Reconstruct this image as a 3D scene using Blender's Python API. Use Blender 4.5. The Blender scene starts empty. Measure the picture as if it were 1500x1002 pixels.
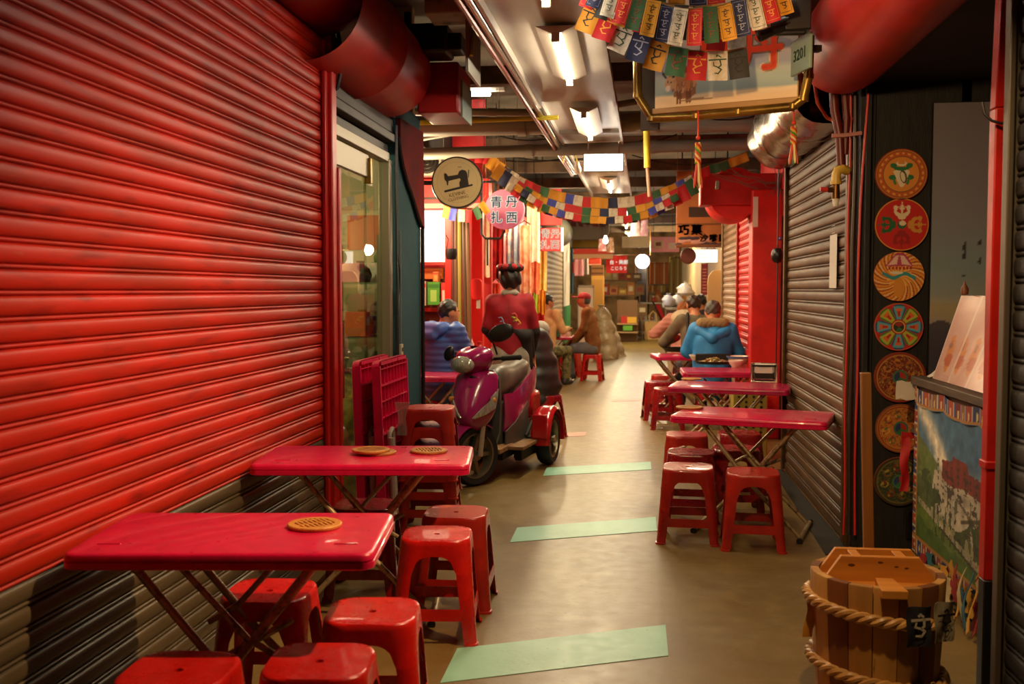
import bpy, math, random
import numpy as np
from mathutils import Vector, Matrix, Euler
sin, cos, pi, rad = math.sin, math.cos, math.pi, math.radians
RND = random.Random(11)
SC = bpy.context.scene
C = SC.collection

# ------------------------------------------------------------------ camera, world, lights, exposure
CAM_H, FPX, YAW, PITCH = 1.5, 1500.0, rad(6.84), rad(2.9)
cam_d = bpy.data.cameras.new('camera')
cam = bpy.data.objects.new('camera', cam_d); C.objects.link(cam)
cam.location = (0, 0, CAM_H); cam.rotation_euler = (pi/2 - PITCH, 0, YAW)
cam_d.sensor_width = 36.0; cam_d.lens = 36.0 * FPX / 1500.0; cam_d.clip_end = 200
cam_d.dof.use_dof = True; cam_d.dof.focus_distance = 5.6; cam_d.dof.aperture_fstop = 3.6
SC.camera = cam
w = bpy.data.worlds.new('world'); SC.world = w; w.use_nodes = True
bg = w.node_tree.nodes['Background']; bg.inputs[0].default_value = (1.0, .62, .33, 1); bg.inputs[1].default_value = .035
vs = SC.view_settings
vs.view_transform = 'Standard'; vs.look = 'None'; vs.gamma = 1; vs.use_curve_mapping = False; vs.exposure = 0.1
SC.cycles.use_denoising = True
SC.cycles.max_bounces = 8; SC.cycles.transparent_max_bounces = 12
WARM, NEUT = (1.0, .63, .29), (1.0, .79, .46)
def lamp(name, kind, loc, energy, col, aim=None, **kw):
    d = bpy.data.lights.new(name, kind); d.energy = energy; d.color = col
    for k, v in kw.items(): setattr(d, k, v)
    o = bpy.data.objects.new(name, d); C.objects.link(o); o.location = loc
    if aim is not None: o.rotation_euler = (Vector(aim) - Vector(loc)).to_track_quat('-Z', 'Y').to_euler()
    return o
# spotlight on the red shutter, two added fill spots without housings, and the ceiling lamps of the passage
lamp('spot_lamp', 'SPOT', (1.0, 3.45, 3.15), 500, WARM, (-1.75, 3.6, .55), spot_size=rad(64), spot_blend=1.0, shadow_soft_size=.03)
lamp('spot_lamp', 'SPOT', (.10, 3.0, 2.5), 150, WARM, (1.4, 6.0, 1.7), spot_size=rad(64), spot_blend=.8, shadow_soft_size=.05)  # added fill spot that brightens the painted discs
lamp('spot_lamp', 'SPOT', (.45, 2.6, 3.2), 170, WARM, (1.0, 3.9, .4), spot_size=rad(62), spot_blend=.9, shadow_soft_size=.05)  # added fill spot that brightens the churn barrel
for ly, e in ((6.25, 24), (8.75, 42), (11.2, 44), (13.8, 42), (18.8, 46), (24.5, 55), (28.0, 85)):
    lamp('ceiling_lamp', 'AREA', (-.43, ly, 2.855 if ly < 15 else 2.99), e, NEUT, (-.43, ly, 0), shape='RECTANGLE', size=.04, size_y=1.2)
for lx, ly, lz, e in ((-2.3, 10.2, 2.35, 110), (-1.3, 13.0, 2.6, 70), (-1.3, 17.0, 2.5, 80), (1.0, 17.5, 2.2, 60), (.6, 27, 2.6, 160), (-2.6, 26, 2.6, 140), (-2.7, 6.8, 2.45, 55), (-.8, 36, 2.6, 160)):
    lamp('shop_and_fill_lamp', 'POINT', (lx, ly, lz), e, NEUT, shadow_soft_size=.09)  # the farthest one is an added fill that brightens the passage end

# ------------------------------------------------------------------ pixel of the 1500x1002 photograph -> world point
_F = Vector((-sin(YAW)*cos(PITCH), cos(YAW)*cos(PITCH), -sin(PITCH))); _R = Vector((cos(YAW), sin(YAW), 0)); _U = _R.cross(_F)
_E = Vector((0, 0, CAM_H))
def ray(px, py): return _F + _R*((px-750)/FPX) - _U*((py-501)/FPX)
def gp(px, py, z): d = ray(px, py); return _E + d*((z-CAM_H)/d.z)
def aY(px, py, y): d = ray(px, py); return _E + d*(y/d.y)
def aX(px, py, x): d = ray(px, py); return _E + d*(x/d.x)
def rect(px0, py0, px1, py1, y):
    a, b = aY(px0, (py0+py1)/2, y), aY(px1, (py0+py1)/2, y); m = (px0+px1)/2
    return a.x, b.x, aY(m, py1, y).z, aY(m, py0, y).z          # x0, x1, z0, z1

# ------------------------------------------------------------------ materials
def hx(h):
    h = h.lstrip('#'); c = [int(h[i:i+2], 16)/255 for i in (0, 2, 4)]
    return tuple((x/12.92 if x <= .04045 else ((x+.055)/1.055)**2.4) for x in c)
_mats = {}
def M(name, col, rough=.5, metal=0.0, var=None, bump=None, emit=0, coat=0, stretch=None, world=False, scr=None, alpha=None, spec=None):
    if name in _mats: return _mats[name]
    m = bpy.data.materials.new(name); m.use_nodes = True; nt = m.node_tree; N = nt.nodes; L = nt.links
    b = N['Principled BSDF']; c = hx(col) if isinstance(col, str) else col
    b.inputs['Base Color'].default_value = (*c, 1); b.inputs['Roughness'].default_value = rough; b.inputs['Metallic'].default_value = metal
    b.inputs['Coat Weight'].default_value = coat
    if spec is not None: b.inputs['Specular IOR Level'].default_value = spec
    vec = None
    if var or bump or scr:
        if world: tc = N.new('ShaderNodeNewGeometry'); vec = tc.outputs['Position']
        else: tc = N.new('ShaderNodeTexCoord'); vec = tc.outputs['Object']
        if stretch:
            mp = N.new('ShaderNodeMapping'); mp.inputs['Scale'].default_value = stretch; L.new(vec, mp.inputs['Vector']); vec = mp.outputs['Vector']
    def noise(scale, detail=4):
        n = N.new('ShaderNodeTexNoise'); n.inputs['Scale'].default_value = scale; n.inputs['Detail'].default_value = detail; L.new(vec, n.inputs['Vector']); return n.outputs['Fac']
    def ramp(f, a, bb):
        r = N.new('ShaderNodeMapRange'); r.inputs['From Min'].default_value = a; r.inputs['From Max'].default_value = bb; L.new(f, r.inputs['Value']); return r.outputs['Result']
    colo = None
    for (sc_, c2, lo, hi) in ([var] if var and not isinstance(var, list) else (var or [])):
        mx = N.new('ShaderNodeMix'); mx.data_type = 'RGBA'
        L.new(ramp(noise(sc_), lo, hi), mx.inputs['Factor'])
        if colo is None: mx.inputs[6].default_value = (*c, 1)
        else: L.new(colo, mx.inputs[6])
        mx.inputs[7].default_value = (*hx(c2), 1); colo = mx.outputs[2]
    if colo is not None: L.new(colo, b.inputs['Base Color'])
    if bump:
        bp = N.new('ShaderNodeBump'); bp.inputs['Strength'].default_value = bump[1]; bp.inputs['Distance'].default_value = .01
        L.new(noise(bump[0]), bp.inputs['Height']); L.new(bp.outputs['Normal'], b.inputs['Normal'])
        rr = N.new('ShaderNodeMapRange'); rr.inputs['To Min'].default_value = max(.03, rough-.1); rr.inputs['To Max'].default_value = min(1, rough+.12)
        L.new(noise(bump[0]*.4), rr.inputs['Value']); L.new(rr.outputs['Result'], b.inputs['Roughness'])
    if emit:
        b.inputs['Emission Color'].default_value = (*c, 1); b.inputs['Emission Strength'].default_value = emit
        if colo is not None: L.new(colo, b.inputs['Emission Color'])
    if alpha is not None: b.inputs['Alpha'].default_value = alpha
    _mats[name] = m; return m
def glass_mat(name, col='e8f0e8', rough=.02, mix=.12):
    # thin pane: mostly see-through, with a mirror-like sheen
    if name in _mats: return _mats[name]
    m = bpy.data.materials.new(name); m.use_nodes = True; nt = m.node_tree; N = nt.nodes; L = nt.links; N.clear()
    o = N.new('ShaderNodeOutputMaterial'); t = N.new('ShaderNodeBsdfTransparent'); g = N.new('ShaderNodeBsdfGlossy'); x = N.new('ShaderNodeMixShader')
    f = N.new('ShaderNodeFresnel'); f.inputs['IOR'].default_value = 1.5; a = N.new('ShaderNodeMath'); a.operation = 'ADD'; a.inputs[1].default_value = mix
    t.inputs[0].default_value = (*hx(col), 1); g.inputs['Roughness'].default_value = rough
    gm = N.new('ShaderNodeNewGeometry'); iv = N.new('ShaderNodeMath'); iv.operation = 'SUBTRACT'; iv.inputs[0].default_value = 1.0; ml = N.new('ShaderNodeMath'); ml.operation = 'MULTIPLY'   # only the outer face of a pane mirrors
    L.new(gm.outputs['Backfacing'], iv.inputs[1]); L.new(f.outputs[0], a.inputs[0]); L.new(a.outputs[0], ml.inputs[0]); L.new(iv.outputs[0], ml.inputs[1]); L.new(ml.outputs[0], x.inputs[0]); L.new(t.outputs[0], x.inputs[1]); L.new(g.outputs[0], x.inputs[2]); L.new(x.outputs[0], o.inputs[0])
    _mats[name] = m; return m
def paint_mat(name='painted_print', rough=.7, emit=0):
    if name in _mats: return _mats[name]
    m = bpy.data.materials.new(name); m.use_nodes = True; N = m.node_tree.nodes; L = m.node_tree.links
    a = N.new('ShaderNodeAttribute'); a.attribute_name = 'Col'; b = N['Principled BSDF']; b.inputs['Roughness'].default_value = rough
    L.new(a.outputs['Color'], b.inputs['Base Color'])
    if emit: L.new(a.outputs['Color'], b.inputs['Emission Color']); b.inputs['Emission Strength'].default_value = emit
    _mats[name] = m; return m

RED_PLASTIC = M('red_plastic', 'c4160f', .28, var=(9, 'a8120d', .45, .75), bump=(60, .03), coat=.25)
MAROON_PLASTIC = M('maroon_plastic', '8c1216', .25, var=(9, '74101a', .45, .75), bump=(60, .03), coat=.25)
BRICK_PLASTIC = M('brick_red_plastic', 'b02418', .3, var=(9, '961c12', .45, .75), bump=(60, .03), coat=.2)
PINK_PLASTIC = M('crimson_tabletop', 'd8114a', .3, var=(14, 'c00e40', .4, .8), bump=(40, .05), coat=.3)
PINK_DARK = M('crimson_plastic_old', 'b81048', .3, var=(14, '9c0c3e', .4, .8), bump=(40, .05), coat=.3)
TUBE = M('worn_steel_tube', 'b09d78', .38, .45, var=(30, '54452f', .5, .7), bump=(90, .08))
LTUBE = M('pale_steel_tube', 'bdb3a0', .35, .35)
STEEL = M('bright_steel', 'b5b0a6', .22, 1.0)
DARKSTEEL = M('dark_steel', '2b2622', .4, .7)
BLACK = M('black_plastic', '12100f', .45)
RUBBER = M('tyre_rubber', '1b1815', .8, bump=(60, .2))
REDPAINT = M('red_paint', 'b41410', .38, var=(6, '8e0f0c', .45, .8), bump=(25, .06))
REDWALL = M('bright_red_wall', 'd3180f', .5, var=(4, 'b0130d', .4, .8), bump=(18, .08))
DUCTRED = M('duct_red_paint', 'a8130f', .42, var=(3, '7c0d0b', .4, .75), bump=(8, .05), world=True)
WHITE = M('white_paint', 'd8d2c4', .5)
BAMBOO = M('bamboo_wood', 'd08f3c', .5, var=(30, 'a96a26', .4, .8), stretch=(1, 12, 1))
CONCRETE = M('dark_concrete', '3c352b', .9, var=(3, '29231c', .4, .7), bump=(12, .3))

# ------------------------------------------------------------------ mesh building
class MB:
    def __init__(s): s.v = []; s.f = []; s.m = []
    def add(s, vs, fs, m=0, T=None):
        o = len(s.v); s.v += [tuple(T @ Vector(p)) if T is not None else tuple(p) for p in vs]
        s.f += [tuple(i+o for i in q) for q in fs]; s.m += [m]*len(fs); return s
    def box(s, c, d, m=0, T=None):
        x, y, z = (k/2 for k in d); vs = [(c[0]+a*x, c[1]+b*y, c[2]+e*z) for a in (-1, 1) for b in (-1, 1) for e in (-1, 1)]
        return s.add(vs, [(0, 1, 3, 2), (4, 6, 7, 5), (0, 4, 5, 1), (2, 3, 7, 6), (0, 2, 6, 4), (1, 5, 7, 3)], m, T)
    def bar(s, a, b, wd, th, m=0, up=(0, 0, 1)):
        a, b = Vector(a), Vector(b); t = (b-a).normalized(); u = Vector(up)
        if abs(t.dot(u)) > .95: u = Vector((0, 1, 0))
        x = t.cross(u).normalized(); z = x.cross(t)
        vs = [p + x*(i*wd/2) + z*(j*th/2) for p in (a, b) for i, j in ((-1, -1), (1, -1), (1, 1), (-1, 1))]
        return s.add(vs, [(0, 1, 2, 3), (7, 6, 5, 4), (0, 4, 5, 1), (1, 5, 6, 2), (2, 6, 7, 3), (3, 7, 4, 0)], m)
    def grid(s, rows, m=0, cu=False, cv=False, T=None):
        n, k = len(rows), len(rows[0]); vs = [p for r in rows for p in r]; fs = []
        for i in range(n if cv else n-1):
            for j in range(k if cu else k-1):
                a, b = i*k+j, i*k+(j+1) % k; i2 = (i+1) % n
                fs.append((a, b, i2*k+(j+1) % k, i2*k+j))
        return s.add(vs, fs, m, T)
    def tube(s, pts, r, n=8, m=0, caps=True, closed=False):
        P = [Vector(p) for p in pts]; k = len(P); rr = r if isinstance(r, (list, tuple)) else [r]*k; rings = []
        t0 = (P[1]-P[0]).normalized(); u = t0.orthogonal().normalized()
        for i in range(k):
            a = P[(i-1) % k] if (i or closed) else P[0]; b = P[(i+1) % k] if (i < k-1 or closed) else P[k-1]
            t = (b-a).normalized(); u = (u - t*u.dot(t)).normalized(); v = t.cross(u)
            rings.append([P[i] + (u*cos(2*pi*j/n) + v*sin(2*pi*j/n))*rr[i] for j in range(n)])
        o = len(s.v); s.grid(rings, m, cu=True, cv=closed)
        if caps and not closed:
            s.f += [tuple(o+j for j in reversed(range(n))), tuple(o+(k-1)*n+j for j in range(n))]; s.m += [m, m]
        return s
    def lathe(s, prof, n=24, m=0, T=None, a0=0, a1=2*pi):
        full = abs(a1-a0-2*pi) < 1e-6; kk = n if full else n+1
        rows = [[(max(r, 1e-5)*cos(a0+(a1-a0)*j/n), max(r, 1e-5)*sin(a0+(a1-a0)*j/n), z) for j in range(kk)] for r, z in prof]
        return s.grid(rows, m, cu=full, T=T)
    def prism(s, poly, h0, h1, m=0, T=None):
        n = len(poly); vs = [(x, y, h0) for x, y in poly] + [(x, y, h1) for x, y in poly]
        fs = [tuple(reversed(range(n))), tuple(range(n, 2*n))] + [(i, (i+1) % n, n+(i+1) % n, n+i) for i in range(n)]
        return s.add(vs, fs, m, T)
    def ball(s, c, r, n=10, m=0, T=None):
        if not isinstance(r, (tuple, list)): r = (r, r, r)
        rows = [[(c[0]+r[0]*sin(pi*i/n)*cos(pi*j/n), c[1]+r[1]*sin(pi*i/n)*sin(pi*j/n), c[2]-r[2]*cos(pi*i/n)) for j in range(2*n)] for i in range(n+1)]
        rows[0] = [(p[0], p[1], p[2]) for p in rows[0]]
        return s.grid(rows, m, cu=True, T=T)
    def mesh(s, name, mats, smooth=40):
        me = bpy.data.meshes.new(name); me.from_pydata(s.v, [], s.f)
        for mm in (mats if isinstance(mats, (list, tuple)) else [mats]): me.materials.append(mm)
        if max(s.m, default=0): me.polygons.foreach_set('material_index', s.m)
        if smooth:
            me.polygons.foreach_set('use_smooth', [True]*len(me.polygons)); me.set_sharp_from_angle(angle=rad(smooth))
        me.update(); return me
    def build(s, name, mats, parent=None, smooth=40, bevel=0, solid=0, sub=0, loc=None, rot=None, off=-1):
        return link(name, s.mesh(name, mats, smooth), parent, bevel, solid, sub, loc, rot, off)
def link(name, me, parent=None, bevel=0, solid=0, sub=0, loc=None, rot=None, off=-1):
    o = bpy.data.objects.new(name, me); C.objects.link(o); o.parent = parent
    if loc is not None: o.location = loc
    if rot is not None: o.rotation_euler = rot
    if solid:
        q = o.modifiers.new('s', 'SOLIDIFY'); q.thickness = solid; q.offset = off
        if not sub: q = o.modifiers.new('e', 'EDGE_SPLIT'); q.split_angle = rad(62)
    if bevel: q = o.modifiers.new('b', 'BEVEL'); q.width = bevel; q.segments = 2; q.limit_method = 'ANGLE'; q.angle_limit = rad(35)
    if sub: q = o.modifiers.new('u', 'SUBSURF'); q.levels = sub; q.render_levels = sub
    return o
def thing(name, label, cat, loc=(0, 0, 0), rz=0, group=None):
    o = bpy.data.objects.new(name, None); C.objects.link(o); o.location = loc; o.rotation_euler = (0, 0, rz); o.empty_display_size = .1
    return tag(o, label, cat, group)
def tag(o, label, cat, group=None):
    o['label'] = label; o['category'] = cat
    if group: o['group'] = group
    return o
def struct(o): o['kind'] = 'structure'; return o
def stuff(o): o['kind'] = 'stuff'; return o
_kids = {}
def dup(root, loc, rz, label=None, group=None, rot=None):
    r = root.copy(); C.objects.link(r); r.location = loc; r.rotation_euler = rot if rot is not None else (0, 0, rz)
    if label: r['label'] = label
    if group: r['group'] = group
    for ch in list(root.children):
        c = ch.copy(); C.objects.link(c); c.parent = r
        for g in list(ch.children):
            d = g.copy(); C.objects.link(d); d.parent = c
    return r
def text(body, size, mat, parent=None, loc=(0, 0, 0), rot=(pi/2, 0, 0), bold=0, ext=.001, name='lettering', spacing=1.0, line=1.0, shear=0):
    # bold: the glyph repeated around a small circle, so that strokes thicken evenly
    c = bpy.data.curves.new('t', 'FONT'); c.body = body; c.size = size; c.align_x = 'CENTER'; c.align_y = 'CENTER'; c.extrude = ext; c.space_character = spacing; c.space_line = line; c.shear = shear; c.resolution_u = 2
    o = bpy.data.objects.new('t', c); C.objects.link(o); bpy.context.view_layer.update()
    me = bpy.data.meshes.new_from_object(o.evaluated_get(bpy.context.evaluated_depsgraph_get()))
    bpy.data.objects.remove(o)
    if bold > 0:
        V = np.array([v.co for v in me.vertices]); F = [tuple(p.vertices) for p in me.polygons]; n = len(V); vs, fs = [], []
        for k in range(10): vs += (V+np.array([bold*cos(2*pi*k/10), bold*sin(2*pi*k/10), 0])).tolist(); fs += [tuple(i+n*k for i in f) for f in F]
        me = bpy.data.meshes.new(name); me.from_pydata(vs, [], fs)
    me.materials.clear(); me.materials.append(mat)
    return link(name, me, parent, loc=loc, rot=rot)
def paint(name, fn, nx, ny, o, ux, uy, mat, parent=None, bend=None):
    # a flat printed surface: colour per point from fn(u, v), u right, v up, both 0..1
    o, ux, uy = np.array(o), np.array(ux), np.array(uy)
    U, V = np.meshgrid(np.linspace(0, 1, nx), np.linspace(0, 1, ny))
    P = o + U[..., None]*ux + V[..., None]*uy
    if bend is not None: P = P + bend(U, V)
    col = np.clip(fn(U, V), 0, 1); col = np.where(col <= .04045, col/12.92, ((col+.055)/1.055)**2.4)
    idx = np.arange(nx*ny).reshape(ny, nx)
    F = np.stack([idx[:-1, :-1], idx[:-1, 1:], idx[1:, 1:], idx[1:, :-1]], -1).reshape(-1, 4)
    me = bpy.data.meshes.new(name); me.from_pydata(P.reshape(-1, 3).tolist(), [], F.tolist())
    a = me.color_attributes.new('Col', 'FLOAT_COLOR', 'POINT')
    a.data.foreach_set('color', np.concatenate([col.reshape(-1, 3), np.ones((nx*ny, 1))], 1).astype(np.float32).ravel())
    me.materials.append(mat); return link(name, me, parent)
def C3(h): h = h.lstrip('#'); return np.array([int(h[i:i+2], 16)/255 for i in (0, 2, 4)])
def vnoise(U, V, fx, fy, seed=0, oct=4):
    out = np.zeros_like(U); amp, tot = 1.0, 0
    r = np.random.RandomState(seed)
    for k in range(oct):
        G = r.rand(64, 64); x = U*fx*2**k; y = V*fy*2**k; xi = np.floor(x).astype(int); yi = np.floor(y).astype(int); a = x-xi; b = y-yi
        a = a*a*(3-2*a); b = b*b*(3-2*b); g = lambda i, j: G[i % 64, j % 64]
        out += amp*((g(xi, yi)*(1-a)+g(xi+1, yi)*a)*(1-b) + (g(xi, yi+1)*(1-a)+g(xi+1, yi+1)*a)*b); tot += amp; amp *= .55
    return out/tot
def lay(col, mask, c):
    mask = np.clip(mask, 0, 1)[..., None]; return col*(1-mask) + C3(c)*mask
def inpoly(U, V, poly):
    ins = np.zeros(U.shape, bool); n = len(poly)
    for i in range(n):
        (x1, y1), (x2, y2) = poly[i], poly[(i+1) % n]
        if y1 == y2: continue
        ins ^= ((y1 > V) != (y2 > V)) & (U < (x2-x1)*(V-y1)/(y2-y1)+x1)
    return ins.astype(float)
def arc(c, r, a0, a1, n=8): return [(c[0]+r*cos(a0+(a1-a0)*i/n), c[1]+r*sin(a0+(a1-a0)*i/n)) for i in range(n+1)]
def rrect(w_, h_, r, n=5):
    return arc((w_/2-r, h_/2-r), r, 0, pi/2, n)+arc((-w_/2+r, h_/2-r), r, pi/2, pi, n)+arc((-w_/2+r, -h_/2+r), r, pi, 1.5*pi, n)+arc((w_/2-r, -h_/2+r), r, 1.5*pi, 2*pi, n)
# ------------------------------------------------------------------ the setting: floor, walls, ceiling
XL, XR = -1.75, 1.25
FLOORM = M('worn_floor_coating', '7c6434', .38, var=[(1.1, '66522b', .35, .7), (7, '836e40', .5, .8), (40, '544628', .62, .8)], bump=(30, .08))
b = MB(); b.add([(-6, -3, 0), (6, -3, 0), (6, 46, 0), (-6, 46, 0)], [(0, 1, 2, 3)])
floor = struct(b.build('floor', FLOORM, smooth=0))
MINT = M('mint_floor_paint', '96cfb6', .42, var=[(3, '88bfa6', .4, .7), (38, '8a7c56', .70, .76)], bump=(40, .1))
PINKM = M('pink_paint_and_highlight', 'c08878', .42, var=[(3, 'a87868', .4, .7), (38, '8a7c56', .70, .76)], bump=(40, .1))
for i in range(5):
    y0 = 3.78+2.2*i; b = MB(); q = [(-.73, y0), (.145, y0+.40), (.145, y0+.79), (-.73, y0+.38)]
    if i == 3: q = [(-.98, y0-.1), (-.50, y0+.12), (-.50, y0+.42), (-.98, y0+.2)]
    if i == 4: q = [(-.30, y0+1.2), (.28, y0+1.45), (.28, y0+1.8), (-.30, y0+1.6)]  # pink highlight on the floor, put into colour as a stripe
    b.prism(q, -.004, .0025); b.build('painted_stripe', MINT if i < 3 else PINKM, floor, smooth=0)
GUT = M('gutter_steel', '1e180f', .7, .0, var=(6, '2e2618', .4, .7))
b = MB(); b.prism([(1.08, 5.9), (1.235, 5.9), (1.235, 8.7), (1.15, 8.7)], -.003, .006); b.build('gutter_plate', GUT, floor, smooth=0)

CEIL = M('sooty_ceiling', '5c5344', .9, var=(2, '3d362b', .4, .7))
b = MB(); b.box((0, 21, 3.85), (12, 50, .12)); ceiling = struct(b.build('ceiling', CEIL, smooth=0))
JOIST = M('old_timber_joist', '5e4a34', .8, var=(5, '3e3022', .4, .7), bump=(30, .2))
for i, (y, z) in enumerate([(8.9, 3.35), (11.0, 3.3), (12.4, 3.25), (14.2, 3.2), (16.4, 3.2), (18.8, 3.2), (21.5, 3.15), (24.5, 3.15), (28, 3.15)]):
    b = MB(); b.box((0, y, z), (5.6, .14, .16)); b.build('joist', JOIST, ceiling, bevel=.01)
b = MB(); b.box((-.98, 6.4, 3.30), (.62, .3, .22)); b.build('concrete_beam', M('peeling_white_beam', 'a59b88', .85, var=(7, '5f5546', .5, .65), bump=(20, .3)), ceiling, bevel=.01)
for x in (-2.25, 2.3):
    b = MB(); b.box((x, 20, 3.4), (.1, 40, .8)); struct(b.build('wall_left' if x < 0 else 'wall_right', CONCRETE, smooth=0))

# roller shutters, every slat a part
def slat_mesh(length, pitch, mat, k=1.0):
    pr = [(-.003, 0), (.002, .015), (.0065, .05), (.008, .10), (.006, .15), (-.002, .185), (-.003, .21), (.006, .245), (.0105, .32), (.013, .45), (.0138, .6), (.013, .75), (.0105, .87), (.006, .945), (-.002, .975), (-.003, 1.0), (-.009, 1.0), (-.009, 0)]
    pr = [(x*k, z*pitch) for x, z in pr]
    b = MB(); n = len(pr); vs = [(x, y, z) for y in (0, length) for x, z in pr]
    b.add(vs, [(i, i+n, (i+1) % n+n, (i+1) % n) for i in range(n)]+[tuple(range(n)), tuple(reversed(range(n, 2*n)))])
    return b.mesh('slat', mat, 50)
def shutter(label, X, Y0, Y1, z0, z1, face, pitch, mats, rail, group=None, bottom=.06, rails=(1, 1), k=1.0):
    # mats: list of (up to z, material)
    t = thing('roller_shutter', label, 'shutter', (X, (Y0+Y1)/2, z0), 0, group)
    ms = [(zz, slat_mesh(Y1-Y0, pitch, m, k)) for zz, m in mats]; z = z0+bottom
    while z < z1-.01:
        me = next(me for zz, me in ms if z < zz)
        o = link('slat', me, t, loc=(0, (Y1-Y0)/2*(-1 if face > 0 else 1), z-z0))
        if face < 0: o.rotation_euler = (0, 0, pi)
        z += pitch
    b = MB(); b.box((0, 0, bottom/2), (.03, Y1-Y0, bottom)); b.build('bottom_bar', rail if isinstance(mats[0][1], str) else mats[0][1], t, bevel=.004)
    for s, on in zip((-1, 1), rails):
        if on:
            b = MB(); b.box((0, s*((Y1-Y0)/2+.025), (z1-z0)/2), (.07, .05, z1-z0)); b.box((face*.03, s*((Y1-Y0)/2+.012), (z1-z0)/2), (.02, .05, z1-z0))
            b.build('guide_rail', rail, t, bevel=.004)
    return t
SH_RED = M('shutter_red', 'ae1f08', .46, var=[(1.2, '94200c', .42, .68), (2.2, 'b81d0c', .45, .65), (5, '86120a', .55, .75), (9, 'b0452c', .70, .78)], bump=(9, .02), stretch=(1, .8, 5), world=True, spec=.28)
SH_GREY = M('shutter_bare', '5a4d38', .42, .25, var=[(3, '463b2a', .4, .7)], bump=(14, .05), stretch=(1, .8, 5), world=True)
SH_BROWN = M('shutter_weathered', '5a4020', .52, .0, var=[(2.5, '432e16', .35, .7), (6, '70401f', .62, .8)], bump=(12, .04), stretch=(1, .7, 6), world=True, spec=.3)
SH_DARK = M('shutter_dark', '24221e', .6, .0, var=[(3, '2a2826', .4, .7), (7, '5c5546', .66, .8)], bump=(16, .08), stretch=(1, .8, 6), world=True)
SH_TAN = M('shutter_tan', 'a88f6c', .5, .2, var=[(2.5, '8f7754', .4, .7)], stretch=(1, .7, 6), world=True)
SH_BRED = M('shutter_bright_red', 'd01c10', .4, var=[(2.5, 'b0150c', .4, .7)], stretch=(1, .7, 6), world=True)
shutter('wide red roller shutter with bare grey bottom slats, behind the crimson tables', XL, 1.0, 5.58, 0, 2.88, 1, .075, [(.60, SH_GREY), (9, SH_RED)], REDPAINT, rails=(0, 1))
shutter('weathered brown grey roller shutter beside the tables, a white paper strip stuck on it', XR, 6.16, 8.62, .02, 2.62, -1, .083, [(9, SH_BROWN)], SH_BROWN, k=.8)
shutter('dark grey roller shutter beside the red post with a hook', 1.235, .9, 3.52, 0, 2.56, -1, .086, [(9, SH_DARK)], M('old_alu_rail', '6a6152', .5, .5), k=.7)
# paper strip on the weathered shutter
b = MB(); p0, p1 = aX(1217, 345, XR-.02), aX(1226, 422, XR-.02)
b.box((XR-.024, (p0.y+p1.y)/2, (p0.z+p1.z)/2), (.002, abs(p0.y-p1.y), abs(p0.z-p1.z)))
for k in range(9): b.box((XR-.026, (p0.y+p1.y)/2, p1.z+.02+k*.046), (.001, .10, .004))
tag(b.build('paper_strip', M('paper', 'cfc8bb', .8), smooth=0), 'white paper strip stuck on the weathered brown shutter', 'paper')

# red jamb post beside the glass shop, then the lintel box, the glass front and the shop interior
b = MB(); b.box((XL+.0, 5.66, 1.47), (.13, .09, 2.94)); b.box((XL+.05, 5.73, 1.1), (.05, .05, 2.2)); struct(b.build('trim_1', REDPAINT, bevel=.008))
LINT = M('dark_steel_lintel', '3a352d', .5, .3, var=(4, '2a2620', .4, .7), stretch=(1, 1, 8), world=True)
b = MB()
for i, (x, z0, z1) in enumerate([(-1.80, 2.49, 2.56), (-1.74, 2.57, 2.63), (-1.76, 2.64, 2.74), (-1.74, 2.75, 2.80), (-1.77, 2.81, 3.0)]):
    b.box((x-.1, 6.55, (z0+z1)/2), (.2, 1.68, z1-z0))
struct(b.build('trim_2', LINT, bevel=.006))
ALU = M('brushed_aluminium', '857b68', .4, .6)
shop = thing('glass_shopfront', 'glass shop door and side pane in an aluminium frame under a dark lintel', 'door', (-1.80, 6.5, 0))
b = MB()
b.box((0, -.005, 2.455), (.07, 1.6, .07)); b.box((0, .80, 1.22), (.08, .09, 2.44)); b.box((0, -.77, 1.22), (.05, .05, 2.44)); b.box((0, 0, .03), (.07, 1.6, .06))
b.build('frame', ALU, shop, bevel=.005)
GL = glass_mat('shop_glass', 'dfe9df', .01, .0)
b = MB(); b.box((.0, -.24, 1.24), (.010, .98, 2.36)); b.build('door_pane', GL, shop, smooth=0)
b = MB(); b.box((-.02, .52, 1.24), (.010, .46, 2.36)); b.build('side_pane', GL, shop, smooth=0)
b = MB(); b.box((.0, -.16, 2.33), (.035, .86, .15)); b.build('door_closer_rail', ALU, shop, bevel=.004)
b = MB(); b.box((.012, .27, 2.30), (.05, .035, .17)); b.build('door_hinge', M('brass', '9a7a35', .35, .9), shop, bevel=.004)
b = MB(); b.tube([(0, -.6, 1.40)]+[(.055*sin(a)+.0, -.6, 1.40) for a in (0.5, 1.2)]+[(.06, -.6, 1.36), (.06, -.6, .86), (.045, -.6, .82), (0, -.6, .81)], .014, 10)
b.build('door_handle', STEEL, shop)
b = MB(); b.tube([(0.02, -.60, 1.30), (.055, -.50, 1.30), (.055, -.50, .85), (0.02, -.58, .85)], .008, 8); b.build('pull_bar', STEEL, shop)
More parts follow.
